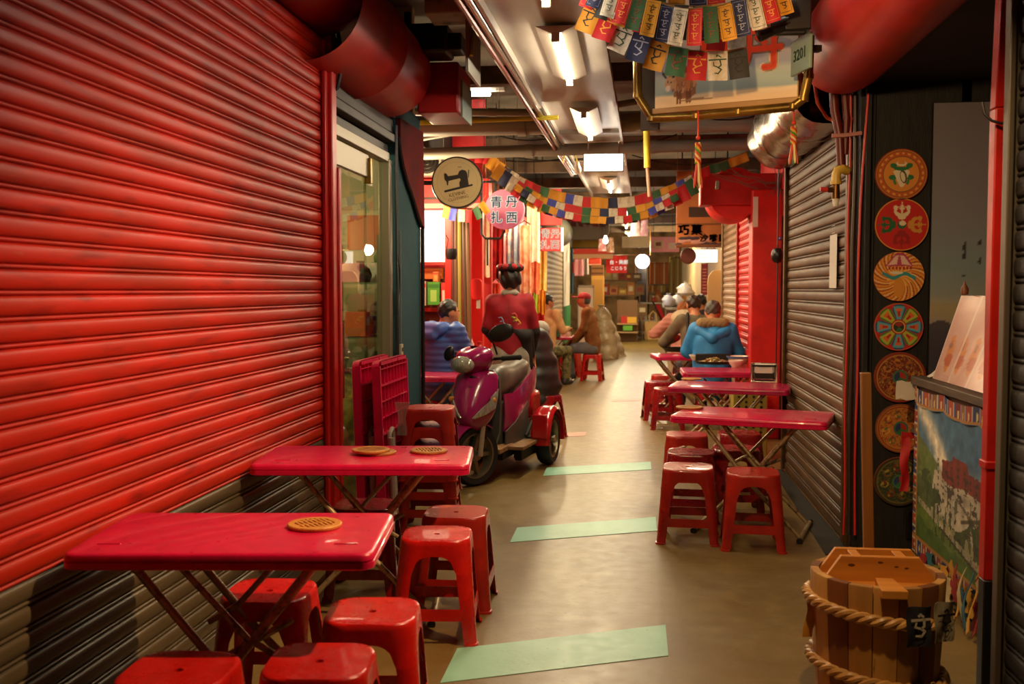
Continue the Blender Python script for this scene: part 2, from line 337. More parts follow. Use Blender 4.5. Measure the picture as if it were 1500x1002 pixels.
# interior
CREAM = M('shop_wall_cream', 'b8a98c', .8)
b = MB(); b.box((-3.7, 6.9, 1.9), (.1, 2.9, 3.8)); b.box((-2.75, 8.28, 1.9), (1.9, .08, 3.8)); b.box((-2.75, 5.5, 1.9), (1.9, .06, 3.8)); b.box((-2.75, 6.9, 2.62), (1.7, 2.8, .06)); struct(b.build('wall_shop', CREAM, smooth=0))
shelf = thing('display_shelf', 'glass display shelves with small goods behind the shop door', 'shelf', (-2.13, 7.72, 0))
for x in (-.28, .28):
    for y in (-.42, .42): b = MB(); b.box((x, y, .95), (.025, .025, 1.9)); b.build('upright', ALU, shelf)
for z in (.35, .75, 1.15, 1.55):
    b = MB(); b.box((0, 0, z), (.58, .86, .012)); b.build('shelf_board', glass_mat('shelf_glass', 'cfe0d4', .03, .1), shelf, smooth=0)
goods = [('orange cardboard box', 'c8642a'), ('yellow cloth bag', 'b8922a'), ('blue and white carton', '2a6a98'), ('grey plush toy', '8f8a80'), ('pink paper tag board', 'd88a98'), ('brown leather pouch', '6a3f22'), ('white porcelain pot', 'd0cabb'), ('green tin', '5a7a3a')]
k = 0
for zi, z in enumerate((.36, .76, 1.16, 1.56)):
    for yi in range(4):
        nm, col = goods[k % 8]; y = 7.33+yi*.21; hh = .13+.05*RND.random()
        b = MB()
        if k % 4 == 1: b.lathe([(0, 0), (.07, 0), (.09, hh*.4), (.07, hh*.8), (.03, hh), (.035, hh+.03), (0, hh+.03)], 12)
        elif k % 4 == 3: b.ball((0, 0, .085), (.08, .075, .085), 7); b.ball((.03, 0, .19), .05, 6); b.ball((.03, .035, .235), .018, 4); b.ball((.03, -.035, .235), .018, 4)
        else: b.box((0, 0, hh/2), (.16, .13, hh)); b.box((0.081, 0, hh*.6), (.002, .09, hh*.3), 1)
        tag(b.build('shop_item', [M('goods_'+col, col, .6), WHITE], bevel=.005, loc=(-2.10+.06*RND.random(), y+.07, z)), f'{nm}, {["lowest","second","third","top"][zi]} shelf behind the shop glass, place {["one","two","three","four"][yi]} along', 'goods', 'goods on the shop shelves'); k += 1
sg = thing('hanging_sack', 'big yellow patterned bag on the shop floor behind the glass door', 'bag', (-2.09, 7.05, 0))
b = MB(); b.lathe([(0, 0), (.22, .02), (.27, .2), (.25, .55), (.17, .82), (.06, .95), (.08, 1.02), (0, 1.0)], 18); b.build('sack', M('yellow_patterned_cloth', 'a3862a', .8, var=[(14, '6b5a1c', .45, .6), (30, 'b09a60', .6, .7)], bump=(20, .4)), sg)
b = MB(); b.tube([(0.09*cos(a), .09*sin(a), .93) for a in np.linspace(0, 2*pi, 14)], .012, 6); b.build('tie', M('pink_tape', 'b84a55', .6), sg)
nt = thing('notice_board', 'pale poster board with an orange panel hanging inside the glass shop', 'poster', (-2.25, 8.22, 1.35), rad(-90))
b = MB(); b.box((0, 0, .35), (.03, .6, .9)); b.build('board', M('pale_board', 'cdbf9f', .7), nt, bevel=.004)
b = MB(); b.box((.02, .05, .62), (.01, .28, .28)); b.build('orange_panel', M('orange_print', 'd8743a', .7), nt, smooth=0)

# teal pillar with the dark red curved panel, cable bundle and socket
TEAL = M('teal_painted_wall', '24454c', .8, spec=.12, var=(3, '29454c', .4, .7), bump=(14, .08))
DKRED = M('dark_red_panel', '641212', .85, spec=.1, var=(3, '4a0f10', .4, .7))
b = MB(); b.box((-1.80, 7.86, 1.45), (.10, .86, 2.9)); pil = struct(b.build('wall_teal', TEAL, bevel=.01))
b = MB(); cv = [(0.0, 2.76), (.82, 2.78), (.86, 2.0), (.78, 2.03), (.62, 2.12), (.5, 2.2), (.40, 2.26), (.28, 2.32), (.14, 2.42), (.05, 2.52), (0, 2.62)]
b.prism([(y, z) for y, z in cv], 0, .03, T=Matrix.Translation((-1.745, 7.43, 0)) @ Matrix(((0, 0, 1, 0), (1, 0, 0, 0), (0, 1, 0, 0), (0, 0, 0, 1)))); b.build('curved_panel', DKRED, pil, smooth=0)
b = MB(); b.tube([(-1.73, 7.43+y, z) for y, z in cv[3:]], .016, 6); b.tube([(-1.73, 8.27, 0), (-1.73, 8.27, 2.0)], .018, 6); b.build('black_edging', BLACK, pil)
b = MB()
for k, dx in enumerate((0, .02, .035)):
    b.tube([(-1.735, 7.36+dx+.012*sin(z*5+k), z) for z in np.linspace(.05, 2.7, 24)], .007, 5)
b.tube([(-1.735, 7.42+.05*sin(z*9), z) for z in np.linspace(1.3, 1.95, 16)], .005, 5)
tag(b.build('cable_bundle', BLACK), 'loose dark cables running down beside the teal pillar', 'cable')
so = thing('power_socket', 'ivory triple socket strip hanging on a cord on the teal pillar', 'socket', (-1.742, 7.53, 1.0))
b = MB(); b.box((0, 0, 0), (.02, .06, .19)); b.build('plate', M('ivory', 'b8ab8c', .5), so, bevel=.004)
for dz in (-.055, 0, .055):
    b = MB(); b.box((.011, 0, dz), (.004, .035, .028)); b.build('outlet', BLACK if dz else REDPAINT, so, smooth=0)
b = MB(); b.tube([(.0, 0, .095), (.0, .004, .5), (0, -.01, .95)], .004, 5); b.build('cord', M('grey_cord', '8a8474', .6), so)

# left: recessed stall between the teal pillar and the red stall front
b = MB(); b.box((-3.1, 10.3, 1.9), (.1, 4.2, 3.8)); b.box((-2.45, 12.35, 1.9), (1.3, .1, 3.8)); struct(b.build('wall_stall', REDWALL, smooth=0))
# passage walls further along
b = MB(); b.box((-1.9, 16.0, 1.35), (.2, 7.2, 2.7)); struct(b.build('wall_red', REDWALL, smooth=0))
b = MB(); b.box((-1.86, 26.2, 1.6), (.25, 2.4, 3.2)); wp = struct(b.build('wall_white', WHITE, smooth=0))
b = MB(); b.box((-1.72, 26.2, .55), (.03, 2.42, 1.1)); b.build('green_dado', M('green_paint', '2c7a45', .5), wp, smooth=0)
b = MB(); b.box((0, 41, 1.9), (9, .1, 3.8)); struct(b.build('wall_end', M('end_wall', 'b08a5c', .8, var=(2, '6a4c32', .4, .7)), smooth=0))
b = MB(); b.box((-3.6, 33, 1.9), (.1, 16, 3.8)); struct(b.build('wall_far_left', M('stall_beige', '9a8262', .8), smooth=0))
shutter('far grey roller shutter beyond the hanging clothes', -1.74, 19.9, 24.6, 0, 2.5, 1, .11, [(9, M('shutter_far_grey', '98825f', .6, .0))], ALU)
b = MB(); b.box((1.75, 11, 1.9), (.3, 5.2, 3.8)); struct(b.build('wall_right_gap', REDWALL, smooth=0))
b = MB(); b.box((1.60, 24.4, 1.6), (.2, 19, 3.2)); struct(b.build('wall_cream', M('cream_wall', 'b39a72', .8), smooth=0))
# red column on the other side, red and tan shutters behind it
b = MB(); b.box((1.36, 10.62, 1.25), (.40, .25, 2.5)); col = struct(b.build('column_red', M('column_red', 'c8170f', .45, var=[(5, 'a5120c', .45, .7), (12, '7c0d0a', .68, .8)], bump=(10, .06)), bevel=.012))
b = MB(); b.box((1.45, 10.47, 1.25), (.012, .012, 2.5)); b.box((1.53, 10.45, 1.3), (.1, .06, 2.6)); b.build('edge_strip', DARKSTEEL, col, smooth=0)
b = MB(); b.box((1.19, 10.49, 2.28), (.05, .006, .3)); b.build('paper_label', M('paper', 'cfc8bb', .8), col, smooth=0)
shutter('bright red roller shutter behind the red column', 1.20, 10.78, 12.1, 0, 2.5, -1, .08, [(9, SH_BRED)], REDPAINT)
shutter('tan roller shutter next to the bright red one, beneath the orange signboard', 1.22, 12.2, 14.4, 0, 2.6, -1, .085, [(9, SH_TAN)], SH_TAN)

# right recess: black panel wall, side of the recess, soffit
BLK = M('black_stained_wood', '100e0b', .65, var=(6, '1c1812', .45, .7), bump=(20, .15), stretch=(6, 6, 1))
b = MB(); b.box((1.56, 6.08, 1.35), (.60, .10, 2.7)); b.box((1.30, 6.02, 1.35), (.03, .05, 2.7)); b.box((1.335, 6.028, 1.35), (.012, .02, 2.7)); b.box((2.4, 6.08, 1.35), (1.2, .1, 2.7)); pan = struct(b.build('wall_black', BLK, bevel=.004))
b = MB(); b.box((2.9, 4.8, 1.35), (.1, 2.6, 2.7)); struct(b.build('wall_recess', M('black_wall', '141210', .8), smooth=0))
b = MB(); b.box((2.1, 4.85, 2.74), (1.7, 2.5, .14)); b.box((1.28, 4.8, 2.70), (.09, 2.4, .10)); struct(b.build('trim_3', M('black_soffit', '161310', .7), bevel=.01))

# ducts
lduct = thing('red_air_duct', 'thick red painted air duct in sections ending in a square box above the glass shop', 'duct', (-1.78, 5.0, 3.1))
b = MB(); A = Matrix.Translation((0, 0, .16)) @ Matrix.Rotation(-pi/2, 4, 'X')
b.lathe([(.34, -3.2), (.34, .50), (.355, .52), (.355, .62), (.34, .64), (.30, .66)], 40, T=A); b.build('duct_section', DUCTRED, lduct)
b = MB(); A2 = Matrix.Translation((.03, 0, -.06)) @ Matrix.Rotation(-pi/2, 4, 'X')
b.lathe([(.33, .3), (.33, 1.32), (.338, 1.33), (.338, 1.36), (.32, 1.37), (.31, 2.2)], 40, T=A2); b.build('duct_section', DUCTRED, lduct)
x0, x1, z0, z1 = rect(614, 92, 650, 166, 7.3)
b = MB(); b.box(((x0+x1)/2+1.78+.05, 2.55, (z0+z1)/2-3.1), (x1-x0+.12, .55, z1-z0)); b.build('end_box', DUCTRED, lduct, bevel=.015)
b = MB(); b.box((x1+1.78+.115, 2.6, (z0+z1)/2-3.1-.06), (.012, .42, .26)); b.build('green_label', M('pale_green_label', '7f9a86', .4), lduct, smooth=0)
b = MB(); b.tube([(.1, .7, -.1), (.13, .72, -.3), (.10, .7, -.46), (.05, .68, -.5)], .012, 6); b.build('cable', BLACK, lduct)
ac = thing('fan_motor', 'black fan motor bracket mounted above the square duct box', 'motor', (-1.45, 7.1, 3.1))
b = MB(); b.box((0, 0, .12), (.34, .3, .2)); b.build('housing', BLACK, ac, bevel=.02)
b = MB(); b.box((.2, 0, .1), (.12, .2, .12)); b.build('side_housing', BLACK, ac, bevel=.01)
for x in (-.12, .12): b = MB(); b.box((x, -.05, .26), (.05, .05, .12)); b.build('bracket', BLACK, ac, bevel=.01)
rduct = thing('red_air_duct', 'fat glossy red duct end hanging above the black disc wall', 'duct', (1.13, 5.5, 2.83))
b = MB(); A = Matrix.Rotation(-pi/2, 4, 'X')
b.lathe([(.25, -3.4), (.25, .30), (.245, .42), (.22, .52), (.16, .60), (.08, .64), (0, .65)], 40, T=A); b.build('duct_section', M('duct_gloss_red', 'b8140c', .42, var=(3, '9a0f0a', .4, .75), bump=(6, .05)), rduct)
b = MB(); b.tube([(-.14, .45, -.18), (-.12, .47, -.28), (-.06, .5, -.36), (.03, .52, -.40), (.1, .52, -.36)], .010, 8); b.build('cable', M('orange_cable', 'a8401c', .5), rduct)
fduct = thing('foil_air_duct', 'crinkled shiny foil duct running over the weathered brown shutter', 'duct', (1.14, 7.4, 2.72))
FOIL = M('foil', 'a89c8a', .24, 1.0, bump=(11, .35))
b = MB(); rows = []
for i in range(19):
    y = -1.15+2.45*i/18; r = .25*(1+.03*sin(i*2.1)) if i < 16 else .25*(1, .93, .75)[i-16]
    rows.append([(r*(1+.035*sin(5*a+i))*cos(a), y, r*(1+.035*sin(5*a+i))*sin(a)) for a in np.linspace(0, 2*pi, 28, endpoint=False)])
rows.append([(.01*cos(a), 1.31, .01*sin(a)) for a in np.linspace(0, 2*pi, 28, endpoint=False)])
b.grid(rows, cu=True); b.build('foil_section', FOIL, fduct, smooth=70)
for y in (-.5, .5):
    b = MB(); b.lathe([(.262, -.02), (.266, 0), (.262, .02)], 28, T=Matrix.Translation((0, y, 0)) @ Matrix.Rotation(pi/2, 4, 'X')); b.build('band', STEEL, fduct)
# red box beams and round duct over the red column
rb = thing('red_box_duct', 'boxy red duct with tangled wires crossing above the red column', 'duct', (1.1, 10.75, 2.7))
x0, x1, z0, z1 = rect(1026, 254, 1150, 300, 10.6)
b = MB(); b.box(((x0+x1)/2-1.1, 0, (z0+z1)/2-2.7), (x1-x0, .3, z1-z0)); b.build('box_section', REDPAINT, rb, bevel=.012)
b = MB(); b.lathe([(0, -.2), (.26, -.2), (.28, -.1), (.28, .35), (0, .35)], 28, T=Matrix.Translation((-.10, .1, -.22)) @ Matrix.Rotation(-pi/2, 4, 'X')); b.build('round_section', REDWALL, rb)
b = MB(); b.box((.42, -.25, -.12), (.14, .1, .7)); b.build('side_box', REDWALL, rb, bevel=.01)
b = MB(); b.box((-.28, -.16, -.14), (.04, .02, .09)); b.build('bracket', STEEL, rb, bevel=.005)
b = MB(); rr = random.Random(4)
for k in range(6):
    a = Vector((-.35+.15*rr.random(), -.2, -.05+.2*rr.random())); e = Vector((.3+.15*rr.random(), -.24, -.12-.15*rr.random()))
    b.tube([a.lerp(e, i/8)+Vector((.015*sin(i*k), 0, -.07*sin(pi*i/8)*rr.random())) for i in range(9)], .0028, 5)
for k in range(5): b.tube([(.3+.02*k, -.26, .2), (.27+.03*k, -.28, 0), (.3+.02*sin(k), -.27, -.15), (.2+.05*k, -.25, -.28)], .004, 5)
b.build('wire_tangle', M('grey_wire', '6a6050', .6), rb)

# ceiling light tray with lamps
TRAY = M('light_tray_sheet', 'b8ad9a', .4, .3, var=[(2.5, '8a785f', .4, .75)], stretch=(2, .4, 1))
tr = thing('light_tray', 'long sheet metal ceiling tray carrying tube lights along the passage', 'light tray', (-.42, 9, 2.95))
def txc(y): return .012*(y-6.9)
for i, (ya, yb, dz) in enumerate([(3.0, 7.95, 0), (7.97, 11.6, .03), (11.62, 15.5, .0)]):
    b = MB(); c0, c1 = txc(ya)-.04, txc(yb)-.04
    for (dx0, dx1, za, zb) in ((-.29, .29, 0, .004), (-.30, -.28, -.05, .01), (.28, .30, -.05, .01)):
        vs = [(c0+dx0, ya-9, za+dz), (c0+dx1, ya-9, za+dz), (c1+dx1, yb-9, za+dz), (c1+dx0, yb-9, za+dz)]
        b.add(vs+[(x, y, z+zb-za) for x, y, z in vs], [(3, 2, 1, 0), (4, 5, 6, 7), (0, 1, 5, 4), (1, 2, 6, 5), (2, 3, 7, 6), (3, 0, 4, 7)])
    b.build('tray_panel', TRAY, tr, smooth=0)
b = MB(); b.tube([(txc(y)-.04-.33, y-9, -.03+.01*sin(y)) for y in np.linspace(3, 12.5, 12)], .024, 10); b.build('conduit', STEEL, tr)
b = MB(); b.tube([(txc(y)-.04-.37, y-9, -.06) for y in np.linspace(3, 12.5, 12)], .016, 8); b.build('conduit', M('copper_red_pipe', '7c3a26', .4, .5), tr)
LAMPGLOW = M('tube_glow', 'fff4e0', .3, emit=60)
lt0 = None
for i, y in enumerate((4.35, 6.25, 8.75, 11.2, 13.8, 18.8, 24.5, 28.0)):
    lab = ['nearest tube light, only its end showing at the top edge', 'bright tube light on the first tray panel, most of it clear', 'tube light at the joint before the lit ceiling sign', 'tube light right behind the lit ceiling sign', 'tube light on the last tray panel', 'tube light on a timber joist past the end of the tray', 'tube light far along the joists over the clear sacks', 'most distant tube light near the end wall'][i]
    if lt0 is None:
        t = lt0 = thing('tube_light', lab, 'ceiling light', (-.43, y, 2.93), 0, 'tube lights on the ceiling tray')
        b = MB(); b.prism([(-.11, 0), (.11, 0), (.035, -.035), (-.035, -.035)], -.64, .64, T=Matrix.Rotation(pi/2, 4, 'X')); b.build('reflector', M('lamp_white_enamel', 'b5a78c', .4), t, smooth=0)
        b = MB(); b.tube([(0, -.6, -.062), (0, .6, -.062)], .0145, 12); b.build('lamp_tube', LAMPGLOW, t)
        for s in (-1, 1):
            b = MB(); b.box((0, s*.615, -.05), (.045, .03, .06)); b.build('end_cap', M('lamp_white_enamel', 'b5a78c', .4), t, bevel=.004)
    else: dup(lt0, (-.43+txc(y), y, 2.93 if y < 15 else (3.12 if y < 20 else 3.07)), 0, lab)
# pipes across the ceiling
PIPE = M('grey_pvc_pipe', '8a8474', .5, var=(4, '6c6658', .4, .7), stretch=(.4, 3, 3))
for (a, c, r, lab) in [((-2.2, 9.7, 3.06), (1.6, 9.5, 3.02), .095, 'thickest grey pipe crossing under the ceiling'), ((-2.2, 10.3, 2.88), (1.6, 10.2, 2.92), .06, 'middle grey pipe crossing just below the thickest one'), ((-2.2, 9.2, 3.12), (-.7, 9.1, 3.06), .035, 'thin grey pipe above the sewing machine sign'), ((-2.2, 10.0, 2.98), (.0, 9.4, 3.2), .03, 'slanted thin pipe rising toward the light tray')]:
    pt = thing('ceiling_pipe', lab, 'pipe', a); b = MB(); dv = Vector(c)-Vector(a); b.tube([(0, 0, 0), dv*.33, dv*.66, dv], r, 16); b.build('pipe_run', PIPE, pt)
    for k in (.3, .62):
        n = dv.normalized(); b = MB(); b.tube([dv*k-n*.04, dv*k+n*.04], r*1.14, 16); b.build('coupling', PIPE, pt)
YEL = M('yellow_pipe', 'e6d038', .5)
b = MB(); p = aY(590, 181, 8.4); q = aY(818, 172, 8.4); b.tube([p, p.lerp(q, .5), q], .02, 8); tag(b.build('yellow_conduit', YEL), 'thin yellow pipe running across below the red duct box', 'pipe')
yp = thing('yellow_hanging_pipe', 'yellow tape-wrapped pipe hanging down beside the light tray', 'pipe', aY(947, 190, 9.4))
b = MB(); b.tube([(0, 0, .3), (0, 0, -.02), (.01, 0, -.34)], .03, 10); b.build('wrapped_pipe', YEL, yp)
b = MB(); b.tube([(.01, 0, -.34), (.03, 0, -.6)], .016, 8); b.build('rod', M('pale_rod', 'b08a70', .5), yp)
# lit ceiling signs
LIT = M('lit_sign_face', 'fffdf4', .4, emit=5)
for (r_, y, lab) in [((856, 226, 912, 250), 10.05, 'glowing white sign box hanging under the ceiling tray')]:
    x0, x1, z0, z1 = rect(*r_, y); t = thing('lit_sign', lab, 'lit sign', ((x0+x1)/2, y, z0))
    b = MB(); b.box((0, .03, (z1-z0)/2), (x1-x0+.02, .06, z1-z0+.02)); b.build('case', ALU, t, bevel=.005)
    b = MB(); b.box((0, -.003, (z1-z0)/2), (x1-x0, .006, z1-z0)); b.build('lit_face', LIT, t, smooth=0)
    b = MB(); b.tube([(-.15, .03, z1-z0), (-.15, .03, 2.95-z0)], .006, 5); b.tube([(.15, .03, z1-z0), (.15, .03, 2.95-z0)], .006, 5); b.build('hanger', STEEL, t)
bl = thing('light_bulb', 'clear bulb dangling beside the lit ceiling sign', 'bulb', aY(846, 245, 10.6))
b = MB(); b.lathe([(0, -.07), (.03, -.06), (.04, -.03), (.03, 0), (.016, .03), (.016, .05), (0, .05)], 14); b.build('bulb', M('bulb_glass', 'cfc6b4', .1), bl)
b = MB(); b.tube([(0, 0, .05), (-.02, 0, .12), (-.06, 0, .2), (-.12, 0, .16), (-.15, 0, .05), (-.12, 0, .22), (0, 0, .36)], .008, 5); b.build('yellow_wire', YEL, bl)
# small tube lamp far above the duct box
x = aY(700, 137, 11.6); fl = thing('tube_light', 'small tube light glowing behind the red duct box', 'ceiling light', x)
b = MB(); b.tube([(-.14, 0, 0), (.14, 0, 0)], .03, 10); b.build('lamp_tube', LAMPGLOW, fl)
b = MB(); b.box((0.05, .04, .06), (.5, .08, .06)); b.build('reflector', WHITE, fl, bevel=.004)
# grey sign plate hung edge-on
p = aX(684, 60, -1.0); sp = thing('hanging_plate', 'blank grey sheet metal plate with yellow cable hanging from the beam', 'sign', (-1.0, p.y, 2.8))
b = MB(); b.box((0, .24, .4), (.02, .48, .8)); b.build('plate', M('grey_sheet', '8d8778', .45, .4), sp, bevel=.003)
b = MB(); b.tube([(.02, .05, .8), (.022, .12, .5), (.022, .2, .42), (.022, .12, .3), (.02, .04, .1)], .012, 6); b.build('cable', YEL, sp)
# loose wires under the ceiling
rr = random.Random(9); WIRE = M('black_wire', '17130f', .6)
for k, lab in enumerate(['slack wire from the red duct box toward the light tray', 'slack wire looping above the round pink sign', 'lowest sagging wire beside the ceiling tray conduit', 'thin wire crossing behind the sewing machine sign top', 'slack wire on the far side of the tray, near the yellow pipe', 'slack wire stretched toward the red box duct', 'slack wire above the far prayer flags on the column side']):
    y = 8.8+rr.random()*4; x0 = -2.0+rr.random()*1.0; x1 = x0+.8+rr.random()*1.2; z = 3.0+.2*rr.random()
    if k > 3: x0 += 1.9; x1 = min(x1+1.9, 1.5)
    b = MB(); sg = .1+.2*rr.random(); b.tube([(x0+(x1-x0)*i/10, y+.3*i/10, z-sg*sin(pi*i/10)+.1*i/10*(k % 3)) for i in range(11)], .006+.004*rr.random(), 5)
    tag(b.build('slack_wire', WIRE), lab, 'wire', 'slack wires under the ceiling')
# ------------------------------------------------------------------ stools
def stool_parts(H=.44, B=.182, T=.152):
    def a(z): return B+(T-B)*min(z, H-.02)/(H-.02)
    def rc(z): return .028+(.088-.028)*(min(z, H)/H)**1.4
    lw = lambda z: .052+.02*z/H
    def side(x, z): # point on the front side (-y) for offset x
        A, r = a(z), rc(z); d = abs(x)-(A-r)
        return (x, -A, z) if d <= 0 else (x, -(A-r)-math.sqrt(max(r*r-d*d, 0)), z)
    def xc(z): return a(z)-rc(z)*(1-.70711)
    def ow(z): return a(z)-lw(z)
    zr0, zr1, zs, za = .105, .155, .30, .375
    def legcol(z, s): # from the corner middle to the opening edge
        X, w_ = xc(z), ow(z); return [side(s*(X+(w_-X)*i/5), z) for i in range(6)]
    rows_leg = [0, .010, .011, zr0, zr1, .23, zs]
    leg = MB()
    half = lambda s: [[((p[0]*1.035, p[1]*1.035, p[2]) if z <= .010 else p) for p in legcol(z, s)] for z in rows_leg]
    R_ = half(-1)
    L_ = [[(-p[1]*-1 if False else p[1], p[0], p[2]) for p in r] for r in R_]   # mirrored across the diagonal of the same corner
    leg.grid([list(reversed(l))+r[1:] for l, r in zip(L_, R_)])
    rail = MB(); K = 8
    rail.grid([[side(ow(z)*(2*j/K-1), z) for j in range(K+1)] for z in (zr0, zr1)])
    seat = MB(); side_rows = []
    for q in range(4):
        rot = Matrix.Rotation(q*pi/2, 4, 'Z')
        zA = lambda t: zs+(za-zs)*math.sqrt(max(0, 1-abs(t)**3.2))
        for ri, kk in enumerate((0, .35, .7, .9, 1)):
            pts = []
            for x_, s in [(i, -1) for i in range(5)]:
                z = zs+(H-.018-zs)*kk; pts.append(side(-(xc(z)+(ow(z)-xc(z))*x_/5), z))
            for j in range(13):
                t = 2*j/12-1; z = zA(t)+(H-.018-zA(t))*kk; pts.append(side(ow(z)*t, z))
            for i in range(4, 0, -1):
                z = zs+(H-.018-zs)*kk; pts.append(side(xc(z)+(ow(z)-xc(z))*i/5, z))
            if q == 0: side_rows.append([])
            side_rows[ri] += [tuple(rot @ Vector(p)) for p in pts]
    top = side_rows[-1]
    for sc_, z in ((.982, H-.006), (.955, H), (.88, H-.001), (.5, H-.003)): side_rows.append([(p[0]*sc_, p[1]*sc_, z) for p in top])
    for z in (H-.003, H-.03):
        side_rows.append([(.013*cos(math.atan2(p[1], p[0])), .013*sin(math.atan2(p[1], p[0])), z) for p in top])
    seat.grid(side_rows, cu=True)
    return seat, leg, rail
_sm = {}
def stool(mat, label, loc, rz=0, group=None, stack_z=0):
    if mat.name not in _sm:
        s, l, r = stool_parts(); _sm[mat.name] = (s.mesh('seat', mat, 60), l.mesh('leg', mat, 60), r.mesh('stretcher', mat, 60))
    s, l, r = _sm[mat.name]
    t = thing('plastic_stool', label, 'stool', (loc[0], loc[1], stack_z), rz, group)
    link('seat', s, t, solid=.004)
    for q in range(4):
        link('leg', l, t, solid=.004, rot=(0, 0, q*pi/2)); link('stretcher', r, t, solid=.004, rot=(0, 0, q*pi/2))
    return t
G1 = 'plastic stools around the tables by the red shutter'; G2 = 'plastic stools around the tables by the brown shutter'
def sp_(px, py, z=.44): return gp(px, py, z)
stool(RED_PLASTIC, 'dark red stool with a pale scratch on its seat, nearest the bare shutter slats', sp_(262, 980), .05, G1)
stool(RED_PLASTIC, 'red stool cut by the picture bottom, before the crimson table with one trivet', sp_(468, 967), .1, G1)
stool(RED_PLASTIC, 'bright red stool at the corner of the nearest crimson table, half in its shade', sp_(546, 894), .12, G1)
stool(RED_PLASTIC, 'red stool beneath the nearest crimson table by the shutter', sp_(395, 864), .06, G1)
stool(RED_PLASTIC, 'glossy scarlet stool standing clear at the end of the second crimson table', sp_(640, 781), .1, G1)
stool(BRICK_PLASTIC, 'brick red stool directly behind the glossy scarlet stool', sp_(668, 749), .04, G1)
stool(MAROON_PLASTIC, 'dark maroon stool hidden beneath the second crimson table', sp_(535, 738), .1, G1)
for k in range(4):
    lab = ['bottom', 'second from bottom', 'second from top', 'topmost'][k]
    stool(BRICK_PLASTIC, f'{lab} brick red stool of the stack beside the folded tables', (-1.27, 6.28, 0), .08, 'brick red stools in a stack', stack_z=.11*k)
stool(BRICK_PLASTIC, 'brick red stool at the aisle corner of the front table by the brown shutter', sp_(1008, 683), -.05, G2)
stool(BRICK_PLASTIC, 'brick red stool closest to the barrel, before the front table', sp_(1103, 690), -.06, G2)
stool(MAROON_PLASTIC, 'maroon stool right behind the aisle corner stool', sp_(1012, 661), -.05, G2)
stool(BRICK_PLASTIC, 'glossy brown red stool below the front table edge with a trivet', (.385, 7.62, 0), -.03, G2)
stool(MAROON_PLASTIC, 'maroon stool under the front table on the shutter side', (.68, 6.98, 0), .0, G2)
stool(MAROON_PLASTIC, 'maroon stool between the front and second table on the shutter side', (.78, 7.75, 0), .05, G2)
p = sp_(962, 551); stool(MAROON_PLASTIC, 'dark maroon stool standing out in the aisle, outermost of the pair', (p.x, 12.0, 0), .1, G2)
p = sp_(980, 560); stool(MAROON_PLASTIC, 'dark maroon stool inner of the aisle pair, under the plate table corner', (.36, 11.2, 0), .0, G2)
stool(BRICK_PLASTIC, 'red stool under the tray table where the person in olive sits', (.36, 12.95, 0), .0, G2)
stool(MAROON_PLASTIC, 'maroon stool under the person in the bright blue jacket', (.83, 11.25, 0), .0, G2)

# ------------------------------------------------------------------ folding tables
def table_parts(mat, W=.9, D=.56, t=.05):
    top = MB(); rows = []
    for dz, ins in ((-t, .006), (-t+.004, .0), (-t*.55, 0), (-t*.5, .004), (-t*.45, .0), (-.008, .001), (-.002, .006), (0, .016)):
        rows.append([(x, y, dz) for x, y in rrect(W-2*ins, D-2*ins, .04, 5)])
    top.grid(rows, cu=True); n = len(rows[0])
    top.f += [tuple((len(rows)-1)*n+i for i in range(n)), tuple(reversed(range(n)))]; top.m += [0, 0]
    for sx in (-1, 1): top.box((sx*.36, -.16, .0012), (.07, .012, .0024))
    return top
def legs_for(t, z, W=.9, span=.27):
    hz = z-.05
    for k, (s, ys) in enumerate(((1, .20), (-1, .17))):
        for sy in (-1, 1):
            y = sy*ys; b = MB(); b.tube([(-s*span, y, hz-.01), (0, y, hz*.5), (s*(span+.05), y, .012)], .0135, 10); b.build('leg', TUBE, t)
        b = MB(); b.tube([(s*(span+.05), -ys-.06, .014), (s*(span+.05), ys+.06, .014)], .015, 10); b.build('foot_bar', TUBE, t)
        b = MB(); b.tube([(-s*span, -ys, hz-.02), (-s*span, ys, hz-.02)], .012, 8); b.build('crossbar', TUBE, t)
        sx = s*(span+.05)
        for e in (-1, 1): b = MB(); b.tube([(sx, e*(ys+.06), .014), (sx, e*(ys+.085), .014)], .018, 10); b.build('foot_cap', BLACK, t)
    for s in (-1, 1):
        b = MB(); b.tube([(s*.14, s*.17, hz-.02), (-s*.06, s*.17, hz-.24), (-s*.16, s*.17, hz-.30)], .0105, 8); b.build('brace', TUBE, t)
    b = MB(); b.tube([(-.02, -.19, hz-.30), (.17, -.05, hz-.22)], .012, 8); b.build('brace', TUBE, t)
def table(mat, label, c, rz, z=.73, W=.9, D=.56, group=None):
    t = thing('folding_table', label, 'table', (c[0], c[1], 0), rz, group)
    link('tabletop', table_parts(mat, W, D).mesh('tabletop', mat, 50), t, loc=(0, 0, z)); legs_for(t, z, W); return t
GT = 'crimson folding tables along both shutters'
def tab_from(nl, nr, z, D):  # near-left, near-right pixels of the top
    a, c_ = gp(*nl, z), gp(*nr, z); d = (c_-a); W = d.length; ang = math.atan2(d.y, d.x); n = Vector((-sin(ang), cos(ang), 0))
    m = (a+c_)/2+n*D/2; return (m.x, m.y), ang, W
(c1, a1, w1) = tab_from((86, 812), (546, 812), .73, .57)
T1 = table(PINK_PLASTIC, 'crimson folding table with one slotted trivet, nearest the viewer by the red shutter', c1, a1, W=w1, D=.57, group=GT)
(c2, a2, w2) = tab_from((363, 681), (687, 681), .73, .57)
T2 = table(PINK_PLASTIC, 'crimson folding table with two stacked trivets and one more, in front of the folded tables', c2, a2, W=w2, D=.57, group=GT)
(c3, a3, w3) = tab_from((980, 608), (1212, 619), .73, .57)
